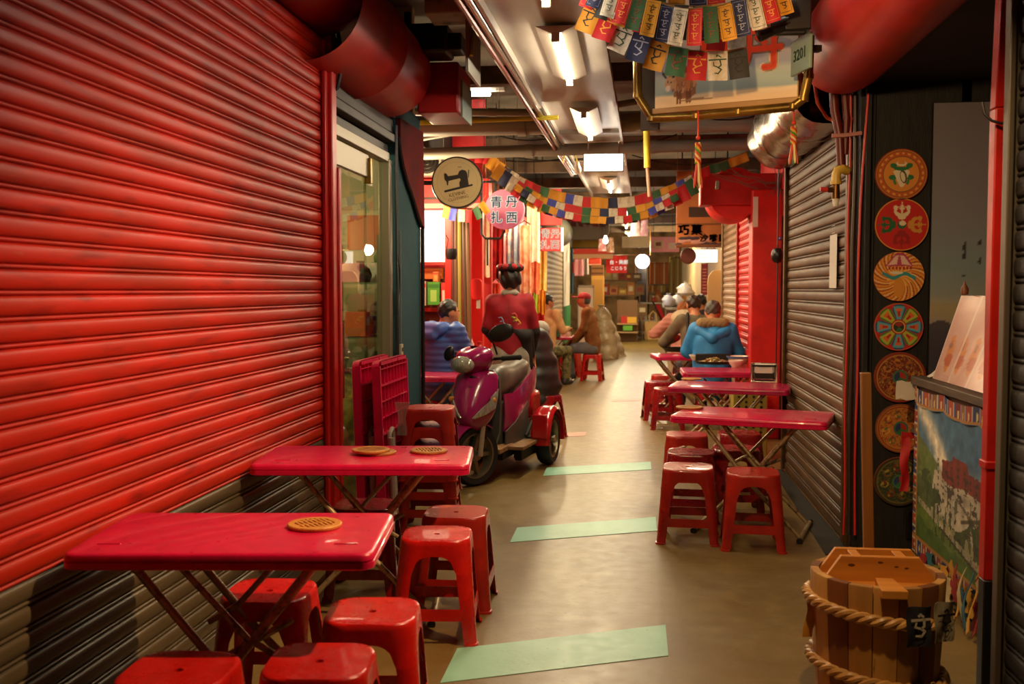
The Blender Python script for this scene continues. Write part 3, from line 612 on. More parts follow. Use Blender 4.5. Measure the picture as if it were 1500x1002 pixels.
T3 = table(PINK_PLASTIC, 'front scarlet folding table against the brown shutter with a lone trivet', c3, a3, W=w3, D=.57, group=GT)
(c4, a4, w4) = tab_from((977, 566), (1157, 571), .73, .57)
T4 = table(PINK_DARK, 'crimson folding table carrying the napkin box, by the brown shutter', c4, a4, W=w4, D=.57, group=GT)
(c5, a5, w5) = tab_from((1000, 545), (1110, 546), .74, .62)
T5 = table(PINK_DARK, 'crimson folding table with bowls and a black food tray', c5, a5, z=.74, W=w5, D=.62, group=GT)
(c6, a6, w6) = tab_from((962, 522), (1045, 522), .74, .6)
T6 = table(PINK_DARK, 'crimson folding table with a black tray before the person in olive', c6, a6, z=.74, W=w6, D=.6, group=GT)
(c7, a7, w7) = tab_from((560, 552), (692, 552), .73, .6)
T7 = table(PINK_DARK, 'crimson folding table in front of the man in the blue puffer jacket', c7, a7, W=w7, D=.6, group=GT)
c8, a8, w8 = (-1.33, 16.95), 0, .40
T8 = table(PINK_DARK, 'far crimson folding table between the cap wearer and the tan sweater', c8, a8, z=.74, W=.62, D=.7, group=GT)

# folded tables leaning at the shop door
def folded(label, x, y0, lean):
    t = thing('folded_table', label, 'table', (x, y0, 0), 0, 'crimson tables folded flat beside the shop door'); t.rotation_euler = (0, lean, 0)
    b = MB(); rows = []; W, Hh = .74, 1.06
    for dx, ins in ((-.035, .012), (-.03, .002), (0.0, 0), (.012, .0)):
        rows.append([(dx, yy, zz+Hh/2+.02) for yy, zz in rrect(W-2*ins, Hh-2*ins, .05, 5)])
    n = len(rows[0]); b.grid(rows, cu=True); b.f += [tuple(range(n))]; b.m += [0]
    # the recessed ribbed underside facing the passage
    b.box((-.012, 0, Hh/2+.02), (.012, W-.03, Hh-.03)); b.build('tabletop', PINK_PLASTIC, t)
    b = MB()
    for k in range(9): b.box((.004, -W/2+.045+k*(W-.09)/8, Hh/2+.02), (.02, .006, Hh-.05))
    for k in range(11): b.box((.005, 0, .06+k*(Hh-.09)/10), (.022, W-.05, .006 if k % 3 else .012))
    for s in (-1, 1): b.box((.004, s*(W/2-.012), Hh/2+.02), (.03, .02, Hh-.06))
    b.box((.004, 0, Hh+.005), (.03, W-.08, .02)); b.build('underside_rib', PINK_PLASTIC, t, smooth=0)
    for s in (-1, 1):
        b = MB(); b.tube([(.035, s*.27, .03), (.035, s*.27, .60), (.035, s*.26, .64), (.035, s*.19, .66), (.035, s*.17, .64), (.035, s*.165, .1)], .014, 8); b.build('leg', LTUBE, t)
    b = MB(); b.tube([(.055, -.3, .62), (.055, -.3, .05)], .02, 8); b.build('side_tube', LTUBE, t); b = MB(); b.tube([(.05, -.17, .36), (.05, .17, .36)], .011, 8); b.build('brace', STEEL, t); return t
folded('crimson folded table standing upright against the glass shop door, inner one', -1.60, 6.26, -.03)
folded('crimson folded table standing upright with its ribbed underside showing, outer one', -1.47, 6.24, -.035)
# broom-like clear strap at the stack
b = MB(); b.prism([(-.03, 0), (.03, 0), (.02, .11), (.05, .2), (-.04, .2), (-.02, .11)], -.01, .01, T=Matrix.Translation((-1.40, 6.06, .62)) @ Matrix.Rotation(pi/2, 4, 'X'))
tag(b.build('clear_wrap', M('clear_wrap', 'a89c88', .25, alpha=.45)), 'crumpled clear plastic wrap stuck between folded table and stool stack', 'wrap')

# ------------------------------------------------------------------ trivets
def trivet(label, pos, rz, mat=BAMBOO, r=.088):
    t = thing('bamboo_trivet', label, 'trivet', pos, rz, 'bamboo trivets on the tables'); h = .012
    b = MB(); b.lathe([(r-.022, 0), (r-.002, 0), (r, .003), (r, h-.003), (r-.003, h), (r-.022, h), (r-.022, 0)], 32); b.build('rim', mat, t)
    b = MB()
    for k in range(-4, 5):
        x = k*.0155; L_ = math.sqrt((r-.018)**2-x*x); b.box((x, 0, h/2), (.0075, 2*L_, h-.001))
    b.box((0, .050, h/2-.0005), (2*(r-.05), .012, h-.002)); b.box((0, -.050, h/2-.0005), (2*(r-.05), .012, h-.002)); b.box((0, 0, h/2-.0005), (2*(r-.02), .012, h-.002)); b.build('slat_grid', mat, t, smooth=0)
    b = MB(); b.lathe([(0, .0008), (r-.023, .0008), (r-.023, .002)], 24); b.build('backing', M('slot_shade', '3a1c0c', .8), t); return t  # dark disc under the slats, slot shade put into its colour
def on(px, py, z): p = gp(px, py, z); return (p.x, p.y, z)
OLDB = M('old_bamboo', 'b9803a', .55, var=(30, '8f5a25', .4, .8))
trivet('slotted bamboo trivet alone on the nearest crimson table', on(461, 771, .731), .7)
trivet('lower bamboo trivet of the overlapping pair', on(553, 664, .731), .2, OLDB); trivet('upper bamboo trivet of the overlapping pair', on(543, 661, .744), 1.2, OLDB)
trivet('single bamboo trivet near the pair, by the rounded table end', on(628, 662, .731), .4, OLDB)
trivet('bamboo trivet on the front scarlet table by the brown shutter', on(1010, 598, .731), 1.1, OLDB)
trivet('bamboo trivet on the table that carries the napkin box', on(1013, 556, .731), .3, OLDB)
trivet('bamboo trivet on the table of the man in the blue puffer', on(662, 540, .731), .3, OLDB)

# napkin box, bowls, tray of food
p = gp(1130, 560, .73); nb = thing('napkin_box', 'chrome napkin dispenser with black sides and paper showing', 'napkin box', (1.08, p.y, .73), a4)
b = MB(); b.box((0, 0, .008), (.22, .12, .016)); b.box((-.1, 0, .085), (.02, .11, .15)); b.box((.1, 0, .085), (.02, .11, .15)); b.box((0, .05, .085), (.2, .012, .15)); b.build('case', STEEL, nb, bevel=.004)
b = MB(); b.box((0, -.052, .05), (.16, .012, .07)); b.box((0, -.052, .14), (.2, .01, .018)); b.build('front_plate', DARKSTEEL, nb, bevel=.003)
b = MB(); b.prism([(-.07, .08), (.07, .08), (.065, .135), (.03, .118), (0, .112), (-.03, .118), (-.065, .135)], .04, .06, T=Matrix.Rotation(pi/2, 4, 'X')); b.box((0, 0, .1), (.16, .08, .1)); b.build('napkins', WHITE, nb)
b = MB(); b.tube([(-.09, -.06, .03), (.09, -.06, .03)], .006, 6); b.build('rod', STEEL, nb)
def bowl(label, pos, r, h, mat, band=None):
    t = thing('bowl', label, 'bowl', pos, 0, 'bowls on the plate table')
    b = MB(); b.lathe([(0, .004), (r*.45, .004), (r*.5, 0), (r*.55, .006), (r*.85, h*.5), (r, h), (r*.97, h), (r*.8, h*.5), (r*.4, .016), (0, .014)], 24); b.build('vessel', mat, t)
    b = MB(); b.lathe([(r*1.0, h*.75), (r*1.012, h*.97)], 24); b.build('rim_band', band or mat, t); return t
PORC = M('white_porcelain', 'd8cdbc', .2); BLUEB = M('blue_glaze', '4a5f94', .3)
bowl('white bowl beside the black food tray, on its aisle side', on(1019, 528, .742), .07, .065, PORC)
bowl('small white bowl before the wide blue rimmed bowl', on(1078, 538, .742), .075, .07, PORC)
bowl('wide bowl with a blue patterned rim', on(1082, 532, .742), .125, .075, PORC, BLUEB)
ft = thing('food_tray', 'black tray piled with sliced meat and scallions', 'tray', on(1046, 533, .742))
b = MB(); b.lathe([(0, .006), (.16, .006), (.2, .03), (.205, .03), (.165, 0), (0, 0)], 28, T=Matrix.Diagonal((1.0, .75, 1, 1))); b.build('plate', BLACK, ft)
b = MB(); b.box((0, .17, .05), (.36, .02, .09)); b.build('raised_edge', BLACK, ft, bevel=.008)
for nm, col, n in (('meat_slices', '8a5030', 60), ('scallions', '7d9a3c', 34), ('noodles', 'c9b27a', 34)):
    b = MB()
    for k in range(n):
        a, q = RND.random()*2*pi, RND.random()**.5; x, y = .15*q*cos(a), .1*q*sin(a); z = .012+.05*(1-q)
        T = Matrix.Translation((x, y, z)) @ Euler((RND.random(), RND.random(), RND.random()*6)).to_matrix().to_4x4()
        b.box((0, 0, 0), (.035, .018, .005) if nm != 'scallions' else (.022, .012, .008), T=T)
    stuff(b.build(nm, M(nm, col, .5), ft, smooth=0))
bt = thing('serving_tray', 'black oval serving tray on the table of the person in olive', 'tray', on(1000, 515, .742))
b = MB(); b.lathe([(0, .006), (.2, .006), (.25, .05), (.257, .05), (.21, 0), (0, 0)], 28, T=Matrix.Diagonal((1, .7, 1, 1))); b.build('dish', BLACK, bt)
b = MB(); b.lathe([(0, .03), (.1, .03), (.18, .012)], 16, T=Matrix.Diagonal((1, .7, 1, 1))); b.build('broth', M('broth', '4a2a16', .2), bt)
# yellow perforated crate below the napkin table
cr = thing('storage_crate', 'olive yellow perforated box under the napkin table by the shutter', 'box', (1.02, 9.35, 0))
b = MB(); b.box((0, 0, .30), (.30, .26, .60)); b.build('body', M('olive_yellow', '9a8a35', .6), cr, bevel=.008)
b = MB()
for i in range(4):
    for j in range(12): b.box((-.10+.065*i, -.131, .06+.045*j), (.02, .004, .02))
b.build('hole', BLACK, cr, smooth=0)

# ------------------------------------------------------------------ butter churn barrel
BR, BH = .232, .49
BX, BY, _ = gp(1285, 836, BH)
ch = thing('wooden_barrel', 'striped wooden churn barrel with twisted rope hoops and a boxed lid', 'barrel', (BX, BY, 0))
WOODS = [M('pine_stave', 'c4954c', .55, var=[(12, 'a1713a', .4, .75), (50, '7a5226', .70, .76)], stretch=(1, 1, .12), bump=(30, .1)), M('walnut_stave', '7a4a22', .55, var=[(12, '5c3416', .4, .75)], stretch=(1, 1, .12), bump=(30, .1)), M('oak_stave', 'a87a3c', .55, var=[(12, '875a2a', .4, .75)], stretch=(1, 1, .12), bump=(30, .1))]
seq = [0, 2, 1, 0, 1, 0, 2, 0, 1, 1, 0, 2, 1, 0, 0, 1, 2]
NS = len(seq)
def brad(z): return BR*(.88+.12*(z/BH)**.8)
for k in range(NS):
    a0 = 2*pi*k/NS+.007; a1 = 2*pi*(k+1)/NS-.007; b = MB(); rows = []
    for z in (.0, .17, .34, BH-.006, BH): rr_ = brad(z)*(1 if z < BH else .99); rows.append([(rr_*cos(a0+(a1-a0)*i/3), rr_*sin(a0+(a1-a0)*i/3), z) for i in range(4)])
    for z in (BH, .34, 0): rr_ = brad(z)-.030; rows.append([(rr_*cos(a0+(a1-a0)*i/3), rr_*sin(a0+(a1-a0)*i/3), z) for i in range(4)])
    rows.append(rows[0]); b.grid(rows)
    n = 4; b.f += [tuple(r*n for r in range(8)), tuple(reversed([r*n+3 for r in range(8)]))]; b.m += [0, 0]
    b.build('stave', WOODS[seq[(k+5) % NS]], ch, smooth=30)
ROPE = M('rattan_rope', 'bf9250', .4, var=(20, '94683a', .4, .8))
for z, tilt in ((.375, .022), (.15, .026)):
    for s in range(3):
        b = MB(); rr_ = brad(z)+.016; pts = []
        for i in range(120):
            a = 2*pi*i/120; tw = 13*a + s*2*pi/3
            pts.append(((rr_+.010*cos(tw))*cos(a), (rr_+.010*cos(tw))*sin(a), z+.012*sin(tw)-tilt*cos(a)))
        b.tube(pts, .0108, 7, closed=True); b.build('rope_hoop', ROPE, ch)
LID = M('lid_pine', 'cf8a35', .5, var=[(10, 'ad6a22', .4, .75)], stretch=(.15, 2, 2), bump=(24, .08))
b = MB(); b.lathe([(0, BH-.045), (BR-.03, BH-.045), (BR-.03, BH-.028), (0, BH-.028)], 40); b.build('lid', LID, ch)
def lidboard(y, h): # trapezoid board standing on the lid
    b = MB(); b.prism([(-.198, 0), (.198, 0), (.135, h), (-.135, h)], -.011, .011, T=Matrix.Translation((0, y, BH-.03)) @ Matrix.Rotation(pi/2, 4, 'X')); b.build('lid_board', LID, ch, bevel=.002)
lidboard(-.035, .092); lidboard(.075, .092)
for x in (-.078, .078):
    b = MB(); b.box((x, .02, BH+.048), (.034, .105, .022)); b.build('tie_bar', LID, ch, bevel=.002)
b = MB(); b.prism([(-.044, -.258), (.044, -.258), (.030, -.10), (-.030, -.10)], BH-.028, BH+.002); b.build('lid_tongue', LID, ch, bevel=.003)
b = MB()
for x, y, r_ in ((-.10, .0, .008), (.0, .012, .006), (.055, -.002, .005), (.09, -.006, .005)): b.lathe([(0, .0005), (r_, .0)], 8, T=Matrix.Translation((x, -.0465, BH+.03+y)) @ Matrix.Rotation(pi/2, 4, 'X') @ Matrix.Diagonal((1.6, .7, 1, 1)))
stuff(b.build('knot', M('wood_knot', '5a2f10', .6), ch, smooth=0))
pl = thing('churn_staff', 'tall square wooden plunger staff rising behind the churn lid', 'staff', (BX-.012, BY+.09+.03, BH-.03))
b = MB(); b.bar((0.01, 0, 0), (-.012, .015, .735), .036, .03); b.build('staff', M('staff_wood', '936230', .55, var=(10, '6e4820', .4, .75), stretch=(2, 2, .15)), pl, bevel=.003)
b = MB(); b.box((0.01, 0, .01), (.06, .05, .02)); b.build('collar', LID, pl, bevel=.003)
# squiggle script used for the printed flags: strokes read as brush lettering
def glyph(seed, w_, h_, n=3, th=.04):
    # Tibetan-like letters: a head bar, a hooked body and a tail, stacked down the cloth
    r = random.Random(seed); b = MB(); step = h_/n
    for k in range(n):
        cy = h_/2-step*(k+.5); s = step*.42
        P = [[(-s*.8, s*.7), (s*.8, s*.75)], [(s*.3, s*.7), (s*.35, s*.1), (s*.05, -s*.15), (-s*.45, s*.05), (-s*.4, s*.45)], [(s*.05, -s*.15), (s*.45, -s*.4), (s*.1, -s*.85), (-s*.35, -s*.8)]]
        if r.random() < .5: P = [[(-x, y) for x, y in q] for q in P]
        if k == 0: P.append([(-s*.2, s*1.05), (0, s*1.25), (s*.3, s*1.0)])
        for q in P:
            L_ = [Vector((x+r.uniform(-.08, .08)*s, 0, cy+y)) for x, y in q]
            for i in range(len(L_)-1):
                d = L_[i+1]-L_[i]
                if d.length < 1e-5: continue
                nrm = Vector((-d.z, 0, d.x)).normalized()*w_*th*(1.25-.5*i/len(L_)); e = d*.12
                b.add([L_[i]-nrm-e, L_[i]+nrm-e, L_[i+1]+nrm*.8+e, L_[i+1]-nrm*.8+e], [(0, 1, 2, 3)])
    return b
def hang_flag(name, label, cloth, ink, c, w_, h_, rz, tilt, seed):
    t = thing(name, label, 'prayer flag', c, rz, 'flags clipped on the churn'); t.rotation_euler = (tilt, 0, rz)
    b = MB(); b.grid([[(-w_/2+w_*i/5, .006*sin(i*1.3+j), h_/2-h_*j/6) for i in range(6)] for j in range(7)]); b.build('cloth', cloth, t, solid=.0015)
    b = glyph(seed, w_, h_*.62, 1, .045); o = b.build('lettering', ink, t, smooth=0, loc=(0, -.0095, 0)); return t
INKW = M('ink_white', 'c9c2b0', .7); INKB = M('ink_black', '1c1917', .7)
p = aY(1346, 918, BY-.275); hang_flag('prayer_flag', 'navy prayer flag with pale lettering tied to the churn rope', M('navy_cloth', '181a24', .8), INKW, (p.x, p.y, p.z), .088, .135, .28, 0, 5)
p = aY(1376, 908, BY-.24); hang_flag('prayer_flag', 'grey white prayer flag with black lettering tied to the churn rope', M('greywhite_cloth', '8f866f', .8), INKB, (p.x+.01, p.y-.02, p.z), .082, .135, .5, 0, 8)
b = MB(); p = aY(1180, 905, BY); b.grid([[(p.x+.012-.018+.036*i/2+.01*sin(j), BY-.02+.006*sin(j+i), .395-.03*j) for i in range(3)] for j in range(6)])
tag(b.build('yellow_rag', M('yellow_rag', 'b8801f', .8), solid=.002), 'small yellow rag tied on the side of the churn rope', 'rag')
# ------------------------------------------------------------------ painted discs on the black wall
PRINT = paint_mat()
def painted(name, P, col, mat, parent=None, closed=False):
    ny, nx = P.shape[:2]; idx = np.arange(nx*ny).reshape(ny, nx)
    if closed: idx = np.concatenate([idx, idx[:, :1]], 1)
    F = np.stack([idx[:-1, :-1], idx[:-1, 1:], idx[1:, 1:], idx[1:, :-1]], -1).reshape(-1, 4)
    col = np.clip(col, 0, 1); col = np.where(col <= .04045, col/12.92, ((col+.055)/1.055)**2.4)
    me = bpy.data.meshes.new(name); me.from_pydata(P.reshape(-1, 3).tolist(), [], F.tolist())
    a = me.color_attributes.new('Col', 'FLOAT_COLOR', 'POINT')
    a.data.foreach_set('color', np.concatenate([col.reshape(-1, 3), np.ones((nx*ny, 1))], 1).astype(np.float32).ravel())
    me.materials.append(mat); return link(name, me, parent)
def base(X, c): return np.broadcast_to(C3(c), X.shape+(3,)).copy()
def blob(X, Y, cx, cy, rx, ry, rot=0): c, s = cos(rot), sin(rot); a, b_ = (X-cx), (Y-cy); return ((((a*c+b_*s)/rx)**2+((-a*s+b_*c)/ry)**2) < 1).astype(float)
def d_conch(X, Y, r, a):
    c = base(X, 'cf8630'); key = ((np.floor(a/(2*pi)*44) % 2) == 0); band = (r > .70) & (r < .93)
    c = lay(c, band*1., 'b3541f'); c = lay(c, (band & key & (np.abs(r-.82) < .05))*1., 'd9983c'); c = lay(c, (np.abs(r-.70) < .018)*1., '5b4a20'); c = lay(c, (np.abs(r-.93) < .015)*1., '5b4a20'); c = lay(c, (r > .965)*1., '8a2f14')
    for s in (-1, 1):
        c = lay(c, blob(X, Y, s*.30, .34, .13, .10), '1f6b3a'); c = lay(c, blob(X, Y, s*.33, -.12, .15, .10), '1f6b3a'); c = lay(c, blob(X, Y, s*.26, -.28, .05, .16, -s*.3), '2a7a44'); c = lay(c, blob(X, Y, s*.15, .2, .2, .07, s*.5), '1f6b3a')
    c = lay(c, inpoly(X, Y, [(-.32, .12), (-.1, .22), (.2, .2), (.32, .1), (.2, -.2), (.08, -.5), (-.02, -.52), (-.16, -.25)]), 'd8cdb0')
    c = lay(c, (blob(X, Y, .08, -.1, .13, .26, .2)-blob(X, Y, .06, -.1, .08, .2, .2)), '4d463a'); c = lay(c, blob(X, Y, 0, .22, .26, .08), '1f6b3a'); c = lay(c, blob(X, Y, 0, .42, .2, .10)-blob(X, Y, 0, .46, .14, .07), 'd8cdb0'); return c
def vajra(c, X, Y, cx, cy, rot, colr):
    co, s = cos(rot), sin(rot); u = (X-cx)*co+(Y-cy)*s; v = -(X-cx)*s+(Y-cy)*co
    m = np.clip(blob(u, v, 0, .02, .30, .22)-blob(u, v, 0, .08, .2, .13)+blob(u, v, 0, .08, .045, .32)+blob(u, v, 0, .14, .12, .05)+blob(u, v, 0, -.2, .16, .08)+blob(u, v, -.24, .16, .08, .10)+blob(u, v, .24, .16, .08, .10), 0, 1)
    return lay(c, m, colr)
def d_vajra(X, Y, r, a):
    c = base(X, 'b81812'); c = lay(c, (r > .95)*1., 'c98a3a'); c = vajra(c, X, Y, 0, .48, 0, 'd6c8a2'); c = vajra(c, X, Y, -.5, 0, pi/2, '1f5a30'); c = vajra(c, X, Y, .5, 0, -pi/2, 'c28a32'); c = vajra(c, X, Y, 0, -.5, pi, '8e1410')
    c = lay(c, (r < .18)*1., '2a5a3a'); c = lay(c, blob(X, Y, .03, .06, .13, .1), 'd6c8a2'); return c
def d_swirl(X, Y, r, a):
    k = np.floor((a+.9*r)/(2*pi)*64) % 4; c = base(X, 'd89a2c')
    c = lay(c, (k == 1)*1., 'c25a1c'); c = lay(c, (k == 2)*1., 'e0bc6a'); c = lay(c, (k == 3)*(r > .5)*1., '9a2c14'); c = lay(c, blob(X, Y, 0, -.45, .22, .42), 'cd8628')
    c = lay(c, inpoly(X, Y, [(-.56, .42), (-.15, .95), (.2, .95), (.56, .42)]), 'a8385a'); c = lay(c, inpoly(X, Y, [(-.46, .45), (-.14, .86), (-.03, .86), (-.1, .5)]), 'd9b7a0'); c = lay(c, inpoly(X, Y, [(.46, .45), (.16, .86), (.03, .86), (.1, .5)]), 'd9b7a0')
    c = lay(c, ((np.abs(Y-.34) < .06) & (np.abs(X) < .5) & (np.floor(X*14) % 2 == 0))*1., '9a1420'); c = lay(c, ((np.abs(Y-.03-.09*np.sin(X*7)) < .075) & (np.abs(X) < .66))*1., '2a8a8c'); c = lay(c, blob(X, Y, -.1, .15, .26, .06), 'd8cdb0'); return c
def d_lotus(X, Y, r, a):
    c = base(X, 'b02416'); k = np.floor((a+pi/8)/(pi/4)).astype(int) % 8; da = (a+pi/8) % (pi/4)-pi/8; wv = np.abs(da)/(pi/8); inp = (r > .30) & (r < .95-.12*np.cos(wv*pi)*-1*.5-.1*wv**2)
    even = (k % 2 == 0)
    c = lay(c, (inp & (wv < .92) & even)*1., '20547a'); c = lay(c, (inp & (wv < .92) & ~even)*1., '3a7a2a'); c = lay(c, (inp & (wv < .72) & (r < .88) & even)*1., '58a0b0'); c = lay(c, (inp & (wv < .72) & (r < .88) & ~even)*1., 'a8b03a')
    c = lay(c, ((r > .42) & (r < .78) & (wv < .42*(r/.75)))*1., 'd2642c'); c = lay(c, ((r > .45) & (r < .66) & (wv < .3*(r/.75)))*1., 'a8200f'); c = lay(c, (r < .32)*1., 'a81c12'); c = lay(c, (r < .26)*1., 'd09a4a'); c = lay(c, (r < .22)*1., '24301c')
    c = lay(c, ((r < .2) & (a > .5) & (a < 2.6))*1., '9a2418'); c = lay(c, ((r < .2) & (a < -.6) & (a > -2.2))*1., '2a6a3a'); c = lay(c, (r > .96)*1., 'c8502a'); return c
def d_lucky(bgc, ring, fig, seed):
    def f(X, Y, r, a):
        rr = random.Random(seed); c = base(X, bgc); c = lay(c, (r > .93)*1., ring); c = lay(c, (np.abs(r-.88) < .02)*1., fig[0]); n = vnoise(X+2, Y+2, 9, 9, seed); c = lay(c, ((np.abs(n-.5) < .035) & (r < .86))*1., fig[0])
        for k in range(8):
            an = k*pi/4+.2; cx, cy = .6*cos(an), .6*sin(an); q = fig[k % len(fig)]
            c = lay(c, blob(X, Y, cx, cy, .17, .13, an), q); c = lay(c, blob(X, Y, cx+.03, cy, .10, .06, an+1), bgc); c = lay(c, blob(X, Y, cx, cy+.1, .05, .1, rr.random()*3), fig[(k+1) % len(fig)]); c = lay(c, blob(X, Y, cx-.08, cy-.08, .04, .05), fig[(k+2) % len(fig)])
        c = lay(c, (r < .30)*1., '3a6a4a'); c = lay(c, (r < .23)*1., '23365e'); c = lay(c, ((r < .23) & (a > -.4) & (a < 1.7))*1., 'a02a18'); c = lay(c, ((r < .23) & (a > -2.4) & (a < -.4))*1., '2a6a34'); return c
    return f
discs = [('gold wooden disc painted with a white conch and green ribbons', 1321, 255, 36, d_conch), ('red painted disc with crossed green, white and gold emblems', 1321.5, 329, 37, d_vajra), ('orange sunburst painted disc with a pink canopy motif', 1317.5, 405, 35, d_swirl), ('painted disc of eight blue and green lotus petals', 1317, 479, 34, d_lotus), ('dark red painted disc partly behind a white paper', 1319, 553, 36, d_lucky('6e2412', '8a2a16', ['b07a2c', '7a5a20', 'a85a22'], 3)), ('golden yellow painted disc of small lucky symbols', 1320, 628, 35, d_lucky('b8752a', '8a4a1a', ['8a3a18', 'd09a3c', '5a6a3a'], 5)), ('dark green painted disc with a red ribbon hanging over it', 1318, 706, 35, d_lucky('2c3a1f', '3a2a14', ['6a5a24', '9a8a34', '7a2a18'], 8))]
for lab, px, py, rp, fn in discs:
    cc = aY(px, py, 6.0); ra = rp*6.0/1500*1.0; t = thing('painted_disc', lab, 'disc', (cc.x, 6.025, cc.z), 0, 'painted discs on the black wall')
    b = MB(); b.lathe([(0, 0), (ra, 0), (ra, .014), (ra-.003, .017), (0, .017)], 48, T=Matrix.Rotation(pi/2, 4, 'X')); b.build('board', M('disc_edge', '7a3a18', .6), t)
    rr_, th = np.meshgrid(np.linspace(.001, 1, 40), np.linspace(-pi, pi, 128, endpoint=False), indexing='ij'); X, Y = rr_*np.cos(th), rr_*np.sin(th)
    painted('painting', np.stack([X*(ra-.002), np.full_like(X, -.0178), Y*(ra-.002)], -1), fn(X, Y, rr_, np.arctan2(Y, X)), PRINT, t, closed=True)
# landscape poster on the wall
x0, x1, z0, z1 = rect(1364, 150, 1460, 560, 6.0)
def f_poster(U, V):
    n = vnoise(U, V, 3, 5, 2); c = np.zeros(U.shape+(3,)); y = V+.05*(n-.5)
    st = [(0, '453e4c'), (.12, '5a5462'), (.18, '8a847a'), (.26, 'ac9f7a'), (.31, '87908a'), (.42, '7a8c8e'), (.6, '7a7a82'), (1, '6a666e')]
    zz = np.array([s[0] for s in st]); cc_ = np.array([C3(s[1]) for s in st])
    for k in range(3): c[..., k] = np.interp(y, zz, cc_[:, k])
    c = lay(c, ((np.abs(y-.25) < .02+.03*n) & (U < .8))*.6, '9a8e6a'); c = lay(c, ((y < .11+.1*np.sin(U*5+1)))*.8, '35303c')
    col_ = (np.floor(U*22) % 3 == 0) & (U > .25) & (U < .9) & (V > .25) & (V < .52); sp = vnoise(U, V, 40, 60, 7, 1) > .72
    return lay(c, (col_ & sp)*1., '2e2f30')
t = thing('landscape_poster', 'tall dim poster of a grey sky over water behind the counter', 'poster', (x0, 6.0, z0))
paint('print', f_poster, 60, 160, (0, 0, 0), (x1-x0+.25, 0, 0), (0, 0, z1-z0), PRINT, t)
b = MB(); b.box(((x1-x0+.25)/2, .012, (z1-z0)/2), (x1-x0+.26, .018, z1-z0+.01)); b.build('backing', BLACK, t, smooth=0)

# counter with the painted hanging
CX = 1.50; ct = thing('stall_counter', 'dark wooden stall counter beside the black disc wall', 'counter', (CX+.3, 5.0, 0))
CW = M('counter_wood', '4a3a28', .6, var=(8, '33261a', .4, .75), stretch=(4, .6, 4), bump=(20, .15))
b = MB(); b.box((0, 0, .5), (.56, 1.28, 1.0)); b.build('body', M('counter_dark', '1f1915', .7), ct, bevel=.004)
b = MB(); b.box((-.01, 0, 1.02), (.64, 1.38, .045)); b.build('countertop', CW, ct, bevel=.006)
b = MB(); b.box((-.16, .66, .85), (.14, .02, .22)); b.box((-.2, .70, .74), (.22, .10, .02)); b.build('end_bracket', CW, ct, bevel=.004)
def brocade(U, V, horiz, n, c):
    s = U if horiz else V; k = np.floor(s*n); fr = s*n-k; i = k.astype(int) % 5
    pal = ['8a2a14', '1c2a54', '9a3a1a', '6a1420', '7a4a20']; out = c
    for j, p_ in enumerate(pal): out = lay(out, (i == j)*1., p_)
    out = lay(out, ((fr < .14))*1., 'b0a68c'); out = lay(out, ((fr > .14) & (fr < .26))*1., '23467a'); q = V if horiz else U
    return lay(out, (((fr-.6)**2/.014+((q*1.0 % .09)-.045)**2/.0005) < 1)*1., 'b9a878')
def f_thangka(U, V):
    c = base(U, '3f6480'); n = vnoise(U, V, 4, 5, 3); n2 = vnoise(U, V, 14, 16, 4); y = (V-.1)/.8; x = (U-.05)/.95
    c = lay(c, np.clip((y-.55)*2, 0, 1), '37617f'); cl = np.exp(-((x-.18-(.86-y)*.9)**2)/.012)*(y > .55)*(n2*.9+.35); c = lay(c, np.clip(cl*1.3, 0, 1), 'd2c8ae'); c = lay(c, np.exp(-((x-.85)**2/.05+(y-.62)**2/.004))*.8, 'b8b09a')
    c = lay(c, (y < .60-.08*x+.05*n)*1., '8c8a60'); c = lay(c, ((x < .3) & (y < .74-.5*x+.1*n) & (y > .3))*1., '5a6a32')
    c = lay(c, inpoly(x, y, [(.2, .3), (.26, .58), (.62, .66), (.96, .58), (1.0, .2), (.6, .25)]), 'a39a84')
    c = lay(c, inpoly(x, y, [(.36, .55), (.36, .68), (.48, .70), (.5, .74), (.66, .73), (.68, .68), (.84, .66), (.84, .54), (.62, .56), (.5, .53)]), '6e2418'); win = (np.floor(x*46+3*n) % 3 == 0) & (np.floor(y*44+2*n) % 2 == 0) & (n2 > .42)
    c = lay(c, (win & (x > .3) & (x < .95) & (y > .38) & (y < .68))*.7, '2e211a'); c = lay(c, ((np.abs((y-.45)+(x-.6)*.5) < .012) & (x > .55))*1., '5f5342'); c = lay(c, ((np.abs((y-.38)-(x-.7)*.4) < .012) & (x > .6))*1., '4f4536')
    tr_ = (vnoise(U, V, 11, 7, 8) > .5) & (y < .46+.12*np.sin(x*9)-.15*x) & (y > .16); c = lay(c, tr_*1., '37461f'); c = lay(c, ((x < .22) & (y < .6) & (y > .2) & (n2 > .45))*1., '4a5426')
    c = lay(c, (y < .27-.2*x+.03*n)*1., '566a24'); c = lay(c, ((y < .10-.1*x+.25*n-.05))*1., '3f5a1c'); c = lay(c, (np.abs(y-(.30-.22*x)) < .022)*1., '8f866c'); c = lay(c, ((np.abs(y-(.29-.25*x)) < .010) & (x > .35))*1., '3a3020')
    c = c*(.72+.56*vnoise(U, V, 26, 22, 31)[..., None]); c = lay(c, ((vnoise(U, V, 18, 30, 33) > .66) & (y > .2) & (y < .66) & (x > .3))*.8, '2a2019'); c = lay(c, ((vnoise(U, V, 30, 9, 35) > .64) & (y < .5) & (y > .12))*.7, '2c3a18'); c = np.where((V > .92)[..., None], brocade(U, V, True, 15, c), c); c = np.where((V < .095)[..., None], brocade(U, V, True, 15, c), c); c = np.where((U < .045)[..., None], brocade(U, V, False, 13, c), c)
    c = lay(c, ((np.abs(V-.915) < .008) | (np.abs(V-.10) < .008) | (np.abs(U-.05) < .006))*1., '9a6a22'); return c
